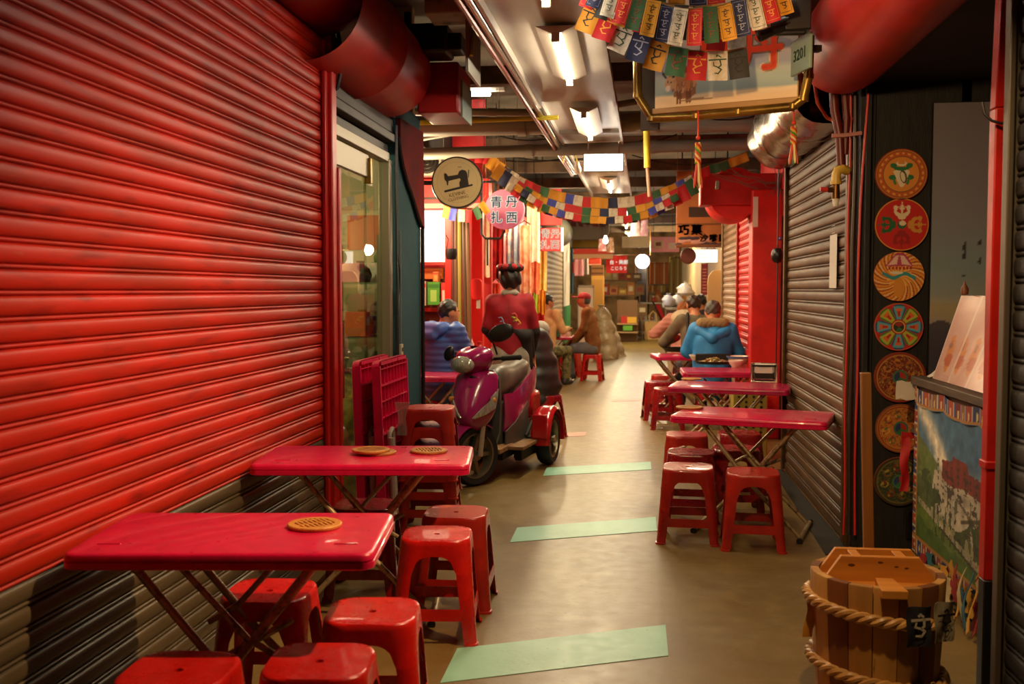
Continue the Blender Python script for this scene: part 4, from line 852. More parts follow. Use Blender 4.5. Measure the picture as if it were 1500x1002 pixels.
th = thing('painted_hanging', 'painted cloth hanging of a white and red hilltop palace on the counter side', 'wall hanging', (CX-.012, 5.65, .11))
paint('painting', f_thangka, 150, 150, (0, 0, 0), (0, -1.3, 0), (0, 0, .885), PRINT, th, bend=lambda U, V: np.stack([-.012*np.abs(np.sin(U*16))*(V > .9)-.004, 0*U, -.018*np.abs(np.sin(U*8))*(V > .9)], -1))
b = MB(); b.box((.008, -.65, .44), (.006, 1.3, .88)); b.build('backing_cloth', M('backing_cloth', '5a3416', .8), th, smooth=0)
for k, colr in enumerate(['8a1a1a', '1f5a66', '6a6a2a', 'b8862a', 'b8a878', '8a1a1a', '1f4a66', 'c0902c', '7a1a1a', 'a89a70']):
    b = MB(); yy = -.30-.1*k; L_ = .10+.04*RND.random()
    b.grid([[(-.018-.012*sin(j+i*1.7+k), yy-.05+.025*i+.004*sin(j*2), .045-L_*j/6+.03*(k % 2)) for i in range(5)] for j in range(7)]); b.build('fringe_ribbon', M('ribbon_'+colr, colr, .6), th, solid=.002)
TAS = ['c0902c', '1f5a66', 'b0a070', '8a1a1a']
tb = thing('tassel_bundle', 'coloured ribbons and tassels hanging low beside the barrel', 'tassels', (CX-.05, 4.45, .22))
for k in range(9):
    b = MB(); y0_ = -.15+.05*k; b.grid([[(-.01*k*.3-.02*sin(j*.8+k), y0_+.012*i+.01*sin(j*1.3+k), .08-.05*j-.01*i) for i in range(4)] for j in range(6)]); b.build('ribbon', M('ribbon_'+TAS[k % 4], TAS[k % 4], .6), tb, solid=.003)
# things on and around the counter
def quad(P, n=8): # bilinear patch BL, BR, TR, TL
    P = [Vector(p) for p in P]; return [[(P[0].lerp(P[1], i/n)).lerp(P[3].lerp(P[2], i/n), j/n) for i in range(n+1)] for j in range(n+1)]
BLc, TLc = aX(1372, 545, 1.55), aY(1408, 433, 5.30)
stn = thing('print_stand', 'slanted stand of pink and orange prints in clear sleeves on the counter', 'display', (0, 0, 0))
stn.location = (1.55, 5.0, 1.045)
P = np.array([[list(Vector(q)-stn.location) for q in r] for r in quad([(1.53, BLc.y, 1.045), (1.53, 4.45, 1.045), (1.74, 4.45, TLc.z), (TLc.x, TLc.y, TLc.z)], 60)])
U, V = np.meshgrid(np.linspace(0, 1, 61), np.linspace(0, 1, 61)); n = vnoise(U, V, 5, 4, 12)
c = base(U, 'b98f80'); c = lay(c, np.clip((n-.45)*3, 0, 1), 'c9a898')
for k in range(6): c = lay(c, blob(U, V, .12+.16*k, .33, .045, .22, .1)*(n > .38), 'c07a34'); c = lay(c, blob(U, V, .13+.16*k, .25, .05, .08), 'a8542c'); c = lay(c, blob(U, V, .10+.16*k, .42, .02, .05), '8a5a50')
c = lay(c, ((np.abs((U*4) % 1-.02) < .03))*1., 'cfc0b2'); painted('prints', P, c, paint_mat('sleeve_print', .3), stn)
b = MB(); bk = [Vector(q)-stn.location for q in ((1.54, BLc.y, 1.045), (1.54, 4.45, 1.045), (1.75, 4.45, TLc.z), (TLc.x+.012, TLc.y, TLc.z))]; bt_ = [Vector((1.85, BLc.y-.1, 1.045))-stn.location, Vector((1.85, 4.45, 1.045))-stn.location]
b.add(bk+bt_, [(0, 3, 2, 1), (3, 4, 5, 2), (0, 4, 3), (1, 2, 5), (0, 1, 5, 4)]); b.build('stand_back', M('stand_card', '9a8d80', .7), stn, smooth=0)
b = MB(); p = aY(1413, 425, 5.2); q = Vector(p)-stn.location; b.lathe([(.0, .05), (.006, .03), (.02, .005), (.018, -.02), (0, -.025)], 10, T=Matrix.Translation(q)); b.build('finial', M('brown_finial', '6a3a1c', .5), stn)
ps = thing('paper_sheets', 'sheaf of white sheets leaning at the end of the print stand', 'paper', (1.55, BLc.y+.03, 1.045))
for k in range(3):
    b = MB(); b.grid([[(-.03-.012*k+.10*j/5+.015*k, .02+.02*k-.03*i/2, .003+.012*j*(j/5)+.05*j*(k+1)/15) for i in range(3)] for j in range(6)]); b.build('sheet', M('paper', 'cfc8bb', .8), ps, solid=.001)
p = aY(1328, 572, 5.72); wp_ = thing('pinned_paper', 'white sheet of paper clipped to the counter end', 'paper', (p.x, 5.72, p.z))
b = MB(); b.grid([[(-.055+.11*i/4, .01*sin(i+j), -.05+.10*j/4+.006*sin(i*2)) for i in range(5)] for j in range(5)]); b.build('sheet', M('paper', 'cfc8bb', .8), wp_, solid=.001)
b = MB(); b.bar((.055, 0, .05), (.085, .01, .08), .01, .006); b.build('clip', DARKSTEEL, wp_)
b = MB(); p = aY(1326, 640, 5.75); b.grid([[(-.022+.044*i/3+.006*sin(j), .01*sin(j*.7+i), -.30*j/10) for i in range(4)] for j in range(11)]); b.grid([[(-.02+.13*i/3, .004*i, -.006*i+.03*j) for i in range(4)] for j in range(2)])
tag(b.build('red_ribbon', M('red_ribbon', 'b0161a', .6), solid=.002, loc=(p.x, 5.75, p.z)), 'red cloth ribbon hanging from a bracket before the discs', 'ribbon')
b = MB(); p = aY(1333, 770, 6.0); b.box((p.x, 6.02, p.z), (.03, .02, .16)); b.box((p.x+.02, 5.99, p.z+.06), (.02, .05, .02)); tag(b.build('door_bolt', DARKSTEEL, bevel=.004), 'small steel bolt low on the black disc wall', 'bolt')
# red post with hook beside the dark shutter
po = thing('red_post', 'red square steel post with a black hook, black at its foot', 'post', (1.216, 3.68, 0))
PM = M('post_red', 'c01c12', .4, var=(6, '98130d', .45, .8), bump=(20, .06))
p = aY(1455, 160, 3.68); q = aY(1478, -10, 3.68)
b = MB(); b.bar((0.01, 0, .50), (.012, 0, p.z), .054, .06); b.bar((.012, 0, p.z), (q.x-1.216, 0, q.z+.3), .054, .06); b.box((0.01, 0, 1.02-.12), (.064, .07, .03)); b.build('post_body', PM, po, bevel=.005)
b = MB(); b.box((.01, 0, .25), (.053, .059, .50)); b.build('black_foot', BLACK, po, bevel=.004)
b = MB(); b.tube([(-.055+.0, -.02, p.z+.02), (-.05, -.03, p.z-.02), (-.03, -.04, p.z-.045), (0, -.045, p.z-.055), (.03, -.045, p.z-.05), (.05, -.04, p.z-.03)], .005, 8); b.build('hook', BLACK, po)
# wires and water pipe at the edge of the brown shutter
for k, (px, colr, r_) in enumerate([(1243, 'c02018', .006), (1250, '2a2018', .01), (1259, 'c8241a', .007)]):
    p = aY(px, 300, 6.0); b = MB(); b.tube([(p.x+.004*sin(i*1.3+k), 5.99, .1 + 2.5*i/12) if not (k == 2 and i > 9) else (p.x+.012*(i-9), 5.99, .1+2.5*i/12) for i in range(13)], r_, 6)
    tag(b.build('wall_cable', M('cable_'+colr, colr, .5)), ['thin red cable at the edge of the brown shutter', 'dark brown conduit between two red cables', 'brighter red cable running down the black wall edge'][k], 'cable')
fa = thing('water_tap', 'yellow plastic elbow pipe with a red handled tap in front of the brown shutter', 'tap', aY(1228, 265, 5.95))
b = MB(); b.tube([(.05, .03, .06), (.02, .0, .065), (-.005, 0, .06), (-.012, 0, .035), (-.012, 0, -.01)], .026, 12); b.tube([(-.012, 0, -.0), (-.012, 0, -.02)], .031, 12); b.build('elbow', M('yellow_fitting', 'c9a845', .4), fa)
b = MB(); b.tube([(-.012, 0, -.02), (-.012, 0, -.10)], [.02, .024], 10); b.tube([(-.012, 0, -.05), (-.06, -.01, -.05)], .015, 8); b.build('valve', M('brass_valve', '6a4a22', .4, .8), fa)
b = MB(); b.tube([(-.06, -.01, -.05), (-.10, -.012, -.046)], .013, 8); b.build('handle', M('red_handle', 'c03428', .4), fa)
b = MB(); b.tube([(-.012, 0, -.10), (-.012, 0, -.14)], [.022, .014], 10); b.build('spout', WHITE, fa)
pf = thing('purple_conduit', 'dark red conduit loop strapped above the water tap', 'conduit', aY(1225, 200, 5.97))
b = MB(); b.tube([(.03, 0, -.16), (.02, 0, 0), (-.01, 0, .14), (-.02, 0, .26)], .026, 10); b.tube([(.05, 0, -.1), (.055, 0, .1), (.04, 0, .26)], .02, 8); b.build('conduit_run', M('oxblood_pipe', '5e1a16', .4), pf)
b = MB(); b.tube([(-.03, -.03, .0), (.04, -.035, .0), (.13, -.03, .012)], .012, 6); b.build('strap', M('pink_strap', 'b8807a', .5), pf)
fl_ = thing('float_weight', 'black oval weight hanging on a cord before the red column', 'weight', aY(1139, 374, 8.9))
b = MB(); b.lathe([(0, .065), (.03, .06), (.05, .035), (.054, 0), (.05, -.035), (.03, -.06), (0, -.065)], 18); b.build('weight_body', M('float_black', '1a1818', .35), fl_)
b = MB(); b.tube([(0, 0, .06), (0, 0, 1.9)], .006, 6); b.tube([(0, 0, -.06), (0, 0, -1.0)], .006, 6); b.build('cord', BLACK, fl_)
b = MB(); b.ball((.02, 0, .14), .018, 6); b.build('bead', M('violet_bead', '5a4a80', .4), fl_)

# ------------------------------------------------------------------ big yak sign with its gold pipe frame
L0, R0 = aY(960, 160, 5.62), aY(1168, 146, 5.36); ux = (R0-L0); wS = ux.length; ang = math.atan2(ux.y, ux.x)
ys = thing('yak_sign', 'large printed shop sign with a yak by a lake in a gold pipe frame', 'sign', L0, ang); HS = .95
def f_yak(U, V):
    c = base(U, 'c9b28e'); n = vnoise(U, V, 5, 9, 21); y = V/.24
    st = [(0, 'cba775'), (.06, 'd9bb88'), (.075, '8a9684'), (.12, '9aa38c'), (.17, 'a5a78e'), (.2, '8c8a86'), (.25, '97897f'), (.32, 'a8957e'), (.4, 'c8b088'), (1, 'd8c49a')]
    zz = np.array([s[0] for s in st]); cc_ = np.array([C3(s[1]) for s in st]); yy = V+.014*(n-.5)
    for k in range(3): c[..., k] = np.interp(yy, zz, cc_[:, k])
    m = np.abs((V-.19)*9-np.sin(U*9+1)*.6-.9) < .35*n; c = lay(c, (m & (V > .17) & (V < .33))*.6, '7d746f'); c = lay(c, (V < .03+.012*n)*.8, 'd8b27c')
    fur = vnoise(U, V, 60, 14, 9)
    for q in [blob(U, V, .205, .145, .10, .055), blob(U, V, .17, .155, .07, .05), blob(U, V, .245, .13, .06, .06), blob(U, V, .12, .145, .04, .035, -.5)]: c = lay(c, q, 'a8683a')
    c = lay(c, ((blob(U, V, .21, .09, .10, .045)) * (fur > .45)), '8c5a34'); c = lay(c, blob(U, V, .205, .14, .10, .06)*(fur > .56), 'c08a5a'); c = lay(c, blob(U, V, .205, .19, .05, .03), 'a87a4a'); c = lay(c, blob(U, V, .105, .135, .032, .038, -.4), 'c08e5c'); c = lay(c, blob(U, V, .095, .108, .018, .018), 'dcc09a'); c = lay(c, blob(U, V, .092, .145, .004, .005)+blob(U, V, .118, .142, .004, .005), '2a1a10')
    for x in (.165, .185, .235, .255): c = lay(c, blob(U, V, x, .055, .010, .04), '6a3e20')
    for s in (-1, 1): c = lay(c, blob(U, V, .105+.038*s, .182, .009, .026, -s*.7), '2f2016')
    c = lay(c, blob(U, V, .30, .035, .12, .006), '8a6844'); c = lay(c, blob(U, V, .215, .205, .03, .02), '8a3a24'); return c
paint('print', f_yak, 150, 150, (0, -.004, -.0), (wS, 0, 0), (0, 0, HS), paint_mat('sign_print', .5, .24), ys)  # print and red characters glow, emission added to brighten the sign
b = MB(); b.box((wS/2, .04, HS/2), (wS+.01, .08, HS)); b.box((wS/2, .035, -.012), (wS+.03, .09, .03)); b.build('sign_case', M('sign_edge', 'b8925a', .5), ys, bevel=.004)
b = MB(); b.box((-.05, .06, .40), (.10, .03, 1.0)); b.build('side_board', M('brown_board', '3d3022', .6), ys, smooth=0)
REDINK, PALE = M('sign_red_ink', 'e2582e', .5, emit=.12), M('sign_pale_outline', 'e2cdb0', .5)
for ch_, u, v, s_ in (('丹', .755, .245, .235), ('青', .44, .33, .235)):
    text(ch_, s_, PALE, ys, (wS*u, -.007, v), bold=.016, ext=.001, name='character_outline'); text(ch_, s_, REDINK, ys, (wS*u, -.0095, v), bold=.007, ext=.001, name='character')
b = MB(); fr = [(-.10, 0, 1.1), (-.105, 0, .33), (-.10, 0, .08), (-.02, 0, -.05), (.30*wS, 0, -.055), (.6*wS, 0, -.05), (.97*wS, 0, -.045), (1.04*wS, 0, -.01), (1.07*wS, 0, .1), (1.075*wS, 0, .3)]
b.tube(fr, .024, 12)
for p_ in fr[1:-1]: b.tube([Vector(p_)+Vector((-.001, 0, -.012)), Vector(p_)+Vector((.001, 0, .012))], .027, 10)
b.build('pipe_frame', M('gold_pipe', '9a7a35', .35, .7, var=(8, '6a5220', .45, .7)), ys)
# tassel charms below it
def charm(label, px, py0, py1, y):
    p, q = aY(px, py0, y), aY(px, py1, y); L_ = p.z-q.z; t = thing('braided_charm', label, 'charm', p, 0, 'braided charms under the yak sign')
    b = MB(); b.tube([(0, .10, .02), (0, .01, .012), (0, 0, -L_*.35)], .005, 6); b.ball((0, 0, -L_*.33), .012, 6); b.build('cord', M('orange_red_cord', 'd0401c', .6), t)
    cols = ['c9502a', '4a8a2a', 'd8a02c', 'c03020', 'd8c07a']
    for k in range(5):
        b = MB(); b.tube([(.010*cos(2*pi*k/5+s*1.1), .010*sin(2*pi*k/5+s*1.1), -L_*(.4+.28*s/8)) for s in range(9)], .008, 6); b.tube([(.006*cos(2*pi*k/5)*(1+s*.7), .006*sin(2*pi*k/5)*(1+s*.7), -L_*(.68+.32*s/4)) for s in range(5)], [.008, .007, .007, .008, .003], 5); b.build('strand', M('strand_'+cols[k], cols[k], .6), t)
charm('longer rainbow braided charm hanging under the middle of the yak sign', 1023, 166, 275, 5.45); charm('rainbow braided charm hanging below the end of the yak sign near the foil duct', 1163, 150, 240, 5.38)
# spotlight fixture and green plate at the red duct
sl = thing('spotlight', 'black clamp spotlights mounted between the yak sign and red duct', 'spotlight', aY(1142, 30, 4.95))
b = MB(); b.lathe([(0, -.08), (.034, -.075), (.038, 0), (.046, .07), (.042, .075), (.038, .065), (0, .06)], 20, T=Matrix.Translation((-.03, 0, -.03)) @ Matrix.Rotation(-1.9, 4, 'Y')); b.build('lamp_head', BLACK, sl)
b = MB(); b.box((.08, .02, .02), (.12, .1, .14)); b.box((.02, .02, -.05), (.2, .03, .03)); b.box((.06, 0, .12), (.04, .04, .14)); b.build('bracket', BLACK, sl, bevel=.006)
b = MB(); b.ball((.03, -.05, .13), .016, 8); b.build('bulb', LAMPGLOW, sl)
b = MB(); b.tube([(.02, -.05, .12), (.06, -.06, .09), (.12, -.05, .10), (.16, -.02, .15)], .004, 5); b.build('cable', M('orange_cable', 'a8401c', .5), sl)
p = aY(1174, 80, 5.15); gs = thing('green_plate', 'small pale green number plate fixed to the red duct, seen aslant', 'sign', p, rad(-75))
b = MB(); b.box((0, 0, 0), (.22, .015, .17)); b.build('plate', M('pale_green_label', '7f9a86', .4), gs, bevel=.003)
b = MB(); b.box((.0, .05, .03), (.04, .09, .03)); b.build('bracket', DARKSTEEL, gs)
text('3201', .075, M('dark_green_ink', '35503f', .6), gs, (0, -.009, .0), bold=.001, name='number')

# ------------------------------------------------------------------ prayer flag garlands
FC = {'w': M('flag_white', 'cfc4ae', .75, var=(30, 'a09070', .5, .75)), 'r': M('flag_red', 'b8141a', .7), 'g': M('flag_green', '2f5a34', .75), 'y': M('flag_yellow', 'c98a18', .7), 'n': M('flag_navy', '1f2444', .75), 'l': M('flag_lime', '5aa02c', .7), 'k': M('flag_charcoal', '34332f', .75), 'b': M('flag_blue', '3c44a0', .7)}
INK = {'w': M('ink_green', '2a4a3a', .7), 'r': M('ink_gold', 'd8902c', .6), 'g': M('ink_rust', '7a3a24', .7), 'y': INKB, 'n': M('ink_pale', '9a9aa8', .7), 'l': INKB, 'k': INKB, 'b': INKW}
def flag_fn(col, v, w_, h_):
    r = random.Random(v*7+ord(col)); ph, am = r.random()*6, .05+.05*r.random()
    return lambda x, z: w_*am*(sin((x/w_+.5)*5.6+ph)+sin(-z/h_*4+ph*2))*(.3-z/h_)*.7
def flag_mesh(col, w_, h_, v):
    b = MB(); fy = flag_fn(col, v, w_, h_)
    b.grid([[((i/6-.5)*w_, fy((i/6-.5)*w_, -h_*j/6), -h_*j/6) for i in range(7)] for j in range(7)]); return b.mesh('flag', FC[col], 70)
_fm = {}
def garland(label, pts, y, cols, w_, h_, gap, letter=0, sag_hang=.5, group=None, jit=.12, start=0):
    P = [aY(px, py, y) for px, py in pts]; D = [0]
    for i in range(1, len(P)): D.append(D[-1]+(P[i]-P[i-1]).length)
    t = thing('flag_garland', label, 'prayer flags', P[0], 0, group)
    b = MB(); b.tube([p-P[0] for p in P], .004, 5); b.build('string', M('flag_string', '8a6a3a', .8), t)
    for e in (P[0], P[-1]): b = MB(); b.tube([e-P[0], Vector((e.x, e.y, 3.79))-P[0]], .002, 4); b.build('tie_cord', M('flag_string', '8a6a3a', .8), t)
    s, k = gap/2+start, 0
    while s < D[-1]-gap*.3:
        i = max(j for j in range(len(D)-1) if D[j] <= s); f = (s-D[i])/(D[i+1]-D[i]); p = P[i].lerp(P[i+1], f); d = (P[i+1]-P[i]).normalized(); ang = math.atan2(d.z, d.x)
        colr = cols[k % len(cols)]; v = k % 3; key = (colr, round(w_, 3), round(h_, 3), v)
        if key not in _fm: _fm[key] = flag_mesh(colr, w_, h_, v)
        o = link('flag', _fm[key], t, loc=p-P[0]+Vector((0, -.006*(k % 2), 0)), rot=(RND.uniform(-.1, .1), -ang*sag_hang+RND.uniform(-.05, .05), RND.uniform(-jit, jit)))
        if letter:
            lk = ('L', colr, round(w_, 3), round(h_, 3), v)
            if lk not in _fm:
                g = glyph(k+3, w_*.95, h_*.72, letter, .024 if letter > 1 else .032); g.v = [(x, q, z-h_*.5) for x, q, z in g.v]
                bw = w_*.40; bh = h_*.43; th_ = w_*.02
                if letter > 1:
                    for (cx, cz, sx, sz) in ((0, bh, bw*2, th_), (0, -bh, bw*2, th_), (-bw, 0, th_, bh*2), (bw, 0, th_, bh*2)): g.add([(cx-sx/2, 0, cz-sz/2-h_/2), (cx+sx/2, 0, cz-sz/2-h_/2), (cx+sx/2, 0, cz+sz/2-h_/2), (cx-sx/2, 0, cz+sz/2-h_/2)], [(0, 1, 2, 3)])
                fy = flag_fn(colr, v, w_, h_); g.v = [(x, fy(x, z)-.003, z) for x, q, z in g.v]
                _fm[lk] = g.mesh('lettering', INK[colr], 0)
            link('lettering', _fm[lk], o)
        s += gap; k += 1
    return t
GG = 'prayer flag strings before the yak sign'
garland('string of tall narrow prayer flags with writing, lowest edge over the yak sign top', [(848, -75), (900, -28), (935, -10), (965, 4), (1000, 13), (1030, 12), (1060, 7), (1090, -4), (1120, -20), (1150, -40)], 4.75, 'gnwrgynwrgynwrylw', .066, .165, .0638, 3, .55, GG, start=.072)
garland('second tall flag string hanging just behind the frontmost one', [(858, -50), (900, -18), (940, -4), (980, 6), (1020, 10), (1060, 6), (1100, -2), (1135, -18)], 4.9, 'rkyrgknyrwrl', .066, .16, .085, 2, .55, GG, start=.03)
garland('lower string of wide prayer flags drooping across the yak', [(838, -14), (868, 6), (905, 26), (930, 44), (955, 56), (985, 68), (1012, 74), (1040, 76), (1068, 75), (1094, 69)], 5.05, 'yrwnygrwk', .094, .138, .0925, 1, .75, GG, start=.085)
garland('upper string of green, navy and yellow flags at the very top edge', [(930, -52), (970, -40), (1010, -36), (1050, -40), (1090, -52)], 5.15, 'rgynrwyng', .085, .15, .088, 2, .5, GG)
garland('short beige flag string behind the wide flags, before the red character', [(1036, 50), (1062, 54), (1088, 52)], 5.2, 'rw', .09, .07, .095, 0, .5, GG)
far = [(722, 226), (742, 244), (765, 260), (790, 272), (820, 281), (855, 288), (890, 290), (925, 288), (955, 281), (985, 270), (1008, 258), (1024, 246)]
GF = 'far prayer flag strings across the passage'
garland('topmost of the far flag strings swagged across the passage', far, 10.4, 'yynwwrrgyybwr', .092, .14, .086, 0, .8, GF)
garland('middle far flag string, its flags overlapping the topmost string', [(x+10-20*(x-722)/302, y+13+(3 if 780 < x < 980 else 0)) for x, y in far], 10.3, 'ynwrgyybwrrg', .092, .16, .088, 0, .8, GF)
garland('lowest far flag string, thin flags under the other two', [(x+18-36*(x-722)/302, y+24+(4 if 780 < x < 980 else 0)) for x, y in far[1:-1]], 10.25, 'ynwrgybwrgy', .08, .07, .082, 0, .8, GF)
garland('little flag string behind the round sewing machine sign', [(650, 300), (668, 306), (690, 308), (704, 298), (712, 286)], 10.6, 'ybwrgyb', .07, .13, .078, 0, .6, GF)
garland('few flags strung above the red box duct', [(1026, 248), (1040, 242), (1056, 238), (1075, 230), (1095, 222)], 10.45, 'rggyyb', .10, .09, .095, 0, .8, GF)
garland('red and green flags bunched at the upper end of the far strings', [(700, 224), (712, 226), (728, 232)], 10.5, 'rrgg', .11, .10, .06, 0, .8, GF)
# ------------------------------------------------------------------ three-wheeled scooter
MAG = M('magenta_paint', 'a0185e', .22, var=(5, '8a124f', .4, .8), coat=.5); SRED = M('scooter_red', 'b0141a', .2, coat=.5); SEATM = M('seat_vinyl', '706b60', .38, var=(6, '4a463e', .4, .7)); GREYP = M('grey_plastic', '4a463f', .5)
LENS = M('headlamp_lens', 'c4c1b4', .06, .35, var=(90, 'a09c8e', .4, .6), stretch=(1, 1, .25), coat=.6); AMBER = M('amber_lens', 'd88a3a', .2)
sc = thing('three_wheel_scooter', 'magenta three-wheeled scooter parked facing the viewer, with red rear mudguards', 'scooter', (-1.045, 8.82, 0), rad(-9.5))
STE = Matrix.Translation((0, -1.12, 0)) @ Matrix.Rotation(rad(-30), 4, 'Z')
def wheel(name, T, r, wd, parent, spokes=5):
    Rx = T @ Matrix.Rotation(pi/2, 4, 'Y')
    b = MB(); pr = [(r-.062, -wd*.42), (r-.02, -wd*.5), (r-.006, -wd*.36), (r, 0), (r-.006, wd*.36), (r-.02, wd*.5), (r-.062, wd*.42), (r-.07, 0), (r-.062, -wd*.42)]; b.lathe(pr, 40, T=Rx); t_ = b.build('tyre', RUBBER, parent)
    b = MB(); q = r-.06
    b.lathe([(q, -wd*.44), (q-.012, -wd*.46), (q-.022, -wd*.2), (q-.022, wd*.2), (q-.012, wd*.46), (q, wd*.44)], 32, T=Rx); b.lathe([(0, -wd*.55), (.035, -wd*.55), (.04, -wd*.3), (.04, wd*.3), (.035, wd*.55), (0, wd*.55)], 18, T=Rx)
    for k in range(spokes):
        a = 2*pi*k/spokes; b.add(*_boxvf((.0, (q+.02)/2, 0), (wd*.35, q-.02, .03)), T=T @ Matrix.Rotation(a, 4, 'X'))
    b.build('rim', M('wheel_rim', '8a7f68', .35, .8), t_); 
    return t_
def _boxvf(c, d):
    x, y, z = (k/2 for k in d); vs = [(c[0]+a*x, c[1]+b_*y, c[2]+e*z) for a in (-1, 1) for b_ in (-1, 1) for e in (-1, 1)]
    return vs, [(0, 1, 3, 2), (4, 6, 7, 5), (0, 4, 5, 1), (2, 3, 7, 6), (0, 2, 6, 4), (1, 5, 7, 3)]
wheel('front_wheel', STE @ Matrix.Translation((0, 0, .235)), .235, .11, sc)
for x in (-.31, .31): wheel('rear_wheel', Matrix.Translation((x, .0, .222)), .222, .12, sc)
b = MB()
for s in (-1, 1): b.tube([STE @ Vector((s*.085, 0, .235)), STE @ Vector((s*.08, .06, .62))], .02, 10)
b.build('fork', M('fork_silver', 'c0b49c', .3, .6), sc)
b = MB(); rows = []
for i in range(15):
    a = rad(-25+150*i/14); rr_ = .27; rows.append([STE @ Vector((wx*.085*(1-.12*abs(wx)**3), -rr_*cos(a)*(1-.05*wx*wx), .235+rr_*sin(a)*(1-.09*wx*wx))) for wx in np.linspace(-1, 1, 9)])
b.grid(rows); b.build('front_mudguard', MAG, sc, solid=.008)
def apron_row(z, hw, yc, ys, n=17): return [(hw*u, yc+(ys-yc)*abs(u)**2.2, z+.02*(1-u*u)) for u in np.linspace(-1, 1, n)]
AR = [(.41, .045, -1.17, -1.12), (.45, .10, -1.235, -1.12), (.50, .15, -1.27, -1.11), (.56, .175, -1.275, -1.09), (.62, .19, -1.255, -1.075), (.69, .19, -1.22, -1.06), (.76, .185, -1.175, -1.035), (.82, .18, -1.12, -1.01), (.86, .165, -1.07, -.99), (.875, .12, -1.03, -.975)]
b = MB(); b.grid([apron_row(*r) for r in AR]); b.build('front_panel', MAG, sc, solid=.02, sub=1)
b = MB(); b.grid([[(x*.97, -.965+.05*(1-(x/hw)**2)*.3, z) for x in np.linspace(-hw, hw, 9)] for z, hw in ((.24, .12), (.4, .17), (.6, .18), (.8, .17), (.88, .12))]); b.build('leg_shield', GREYP, sc, solid=.03)
b = MB(); b.grid([[(x, -1.09+.02*z, z) for x in np.linspace(-.1, .1, 5)] for z in (.36, .5, .7)]); b.build('inner_guard', BLACK, sc, solid=.02)
def onap(u, z, off=.012): # point on the apron skin
    for r0, r1 in zip(AR, AR[1:]):
        if r0[0] <= z <= r1[0]:
            f = (z-r0[0])/(r1[0]-r0[0]); h_, yc, ys = (r0[i]+(r1[i]-r0[i])*f for i in (1, 2, 3)); return Vector((h_*u*1.0, yc+(ys-yc)*abs(u)**2.2-off, z+.02*(1-u*u)))
for s in (-1, 1):
    b = MB(); edge = [((.93, .705), (.99, .745)), ((.78, .655), (.985, .72)), ((.62, .61), (.97, .665)), ((.45, .56), (.95, .60)), ((.36, .535), (.75, .555)), ((.30, .52), (.40, .525))]
    b.grid([[onap(s*(l[0]+(r[0]-l[0])*j/4), l[1]+(r[1]-l[1])*j/4, .016) for j in range(5)] for l, r in edge]); o = b.build('side_lamp', LENS, sc, solid=.012)
    b = MB(); b.ball(onap(s*.88, .66, .02), (.028, .014, .022), 6); b.build('amber_bulb', AMBER, o)
b = MB(); b.ball((0, -1.115, .835), (.03, .02, .012), 6); b.build('emblem', DARKSTEEL, sc)
b = MB(); b.ball((0, -1.165, .765), (.035, .02, .008), 6); b.build('nose_slot', BLACK, sc)
# steering head, handlebar, headlamp, mirrors
H = Matrix.Translation((-.01, -.985, .955)) @ Matrix.Rotation(rad(-26), 4, 'Z')
HS_ = H @ Matrix.Diagonal((1.3, 1.25, 1.15, 1))
b = MB(); rows = []
for z, w_, yf, yb in ((-.11, .05, -.06, .06), (-.06, .10, -.13, .07), (-.01, .125, -.155, .08), (.035, .12, -.14, .085), (.065, .09, -.10, .08), (.078, .04, -.04, .05)):
    rows.append([HS_ @ Vector((w_*cos(a), (yf if sin(a) < 0 else yb)*abs(sin(a)), z+.02*abs(cos(a)))) for a in np.linspace(0, 2*pi, 20, endpoint=False)])
b.grid(rows, cu=True); b.build('steering_cowl', MAG, sc, sub=1)
b = MB(); b.ball((0, -.125, -.022), (.088, .052, .058), 12, T=HS_); b.build('headlamp', LENS, sc)
b = MB(); b.tube([H @ Vector(p) for p in ((-.31, .11, .03), (-.18, .07, .02), (0, .03, .0), (.18, .07, .02), (.31, .11, .03))], .013, 10); b.tube([(0, -.97, .45), (-.005, -.985, .92)], .03, 12); b.build('handlebar', DARKSTEEL, sc)
for s in (-1, 1):
    b = MB(); b.tube([H @ Vector((s*.20, .075, .02)), H @ Vector((s*.33, .12, .032))], .02, 12); b.ball(H @ Vector((s*.335, .122, .032)), .022, 6); b.build('grip', RUBBER, sc)
    b = MB(); b.tube([H @ Vector((s*.14, .03, .03)), H @ Vector((s*.23, -.06, .02))], .006, 6); b.build('brake_lever', DARKSTEEL, sc)
    m0 = H @ Vector((s*.17, .05, .05)); m1 = H @ Vector((s*.155 if s > 0 else -.245, .02, .15 if s > 0 else .0)); m2 = H @ Vector((s*.23 if s > 0 else -.28, .0, .19 if s > 0 else .01))
    b = MB(); b.tube([m0, m1, m2], .008, 8); st = b.build('mirror_stem', BLACK, sc)
    b = MB(); b.ball((0, 0, 0), (.105, .024, .066) if s > 0 else (.042, .03, .062), 12, T=Matrix.Translation(m2+Vector((.02*s, 0, .03))) @ Matrix.Rotation(-.35*s, 4, 'Y')); b.build('mirror', BLACK, st)
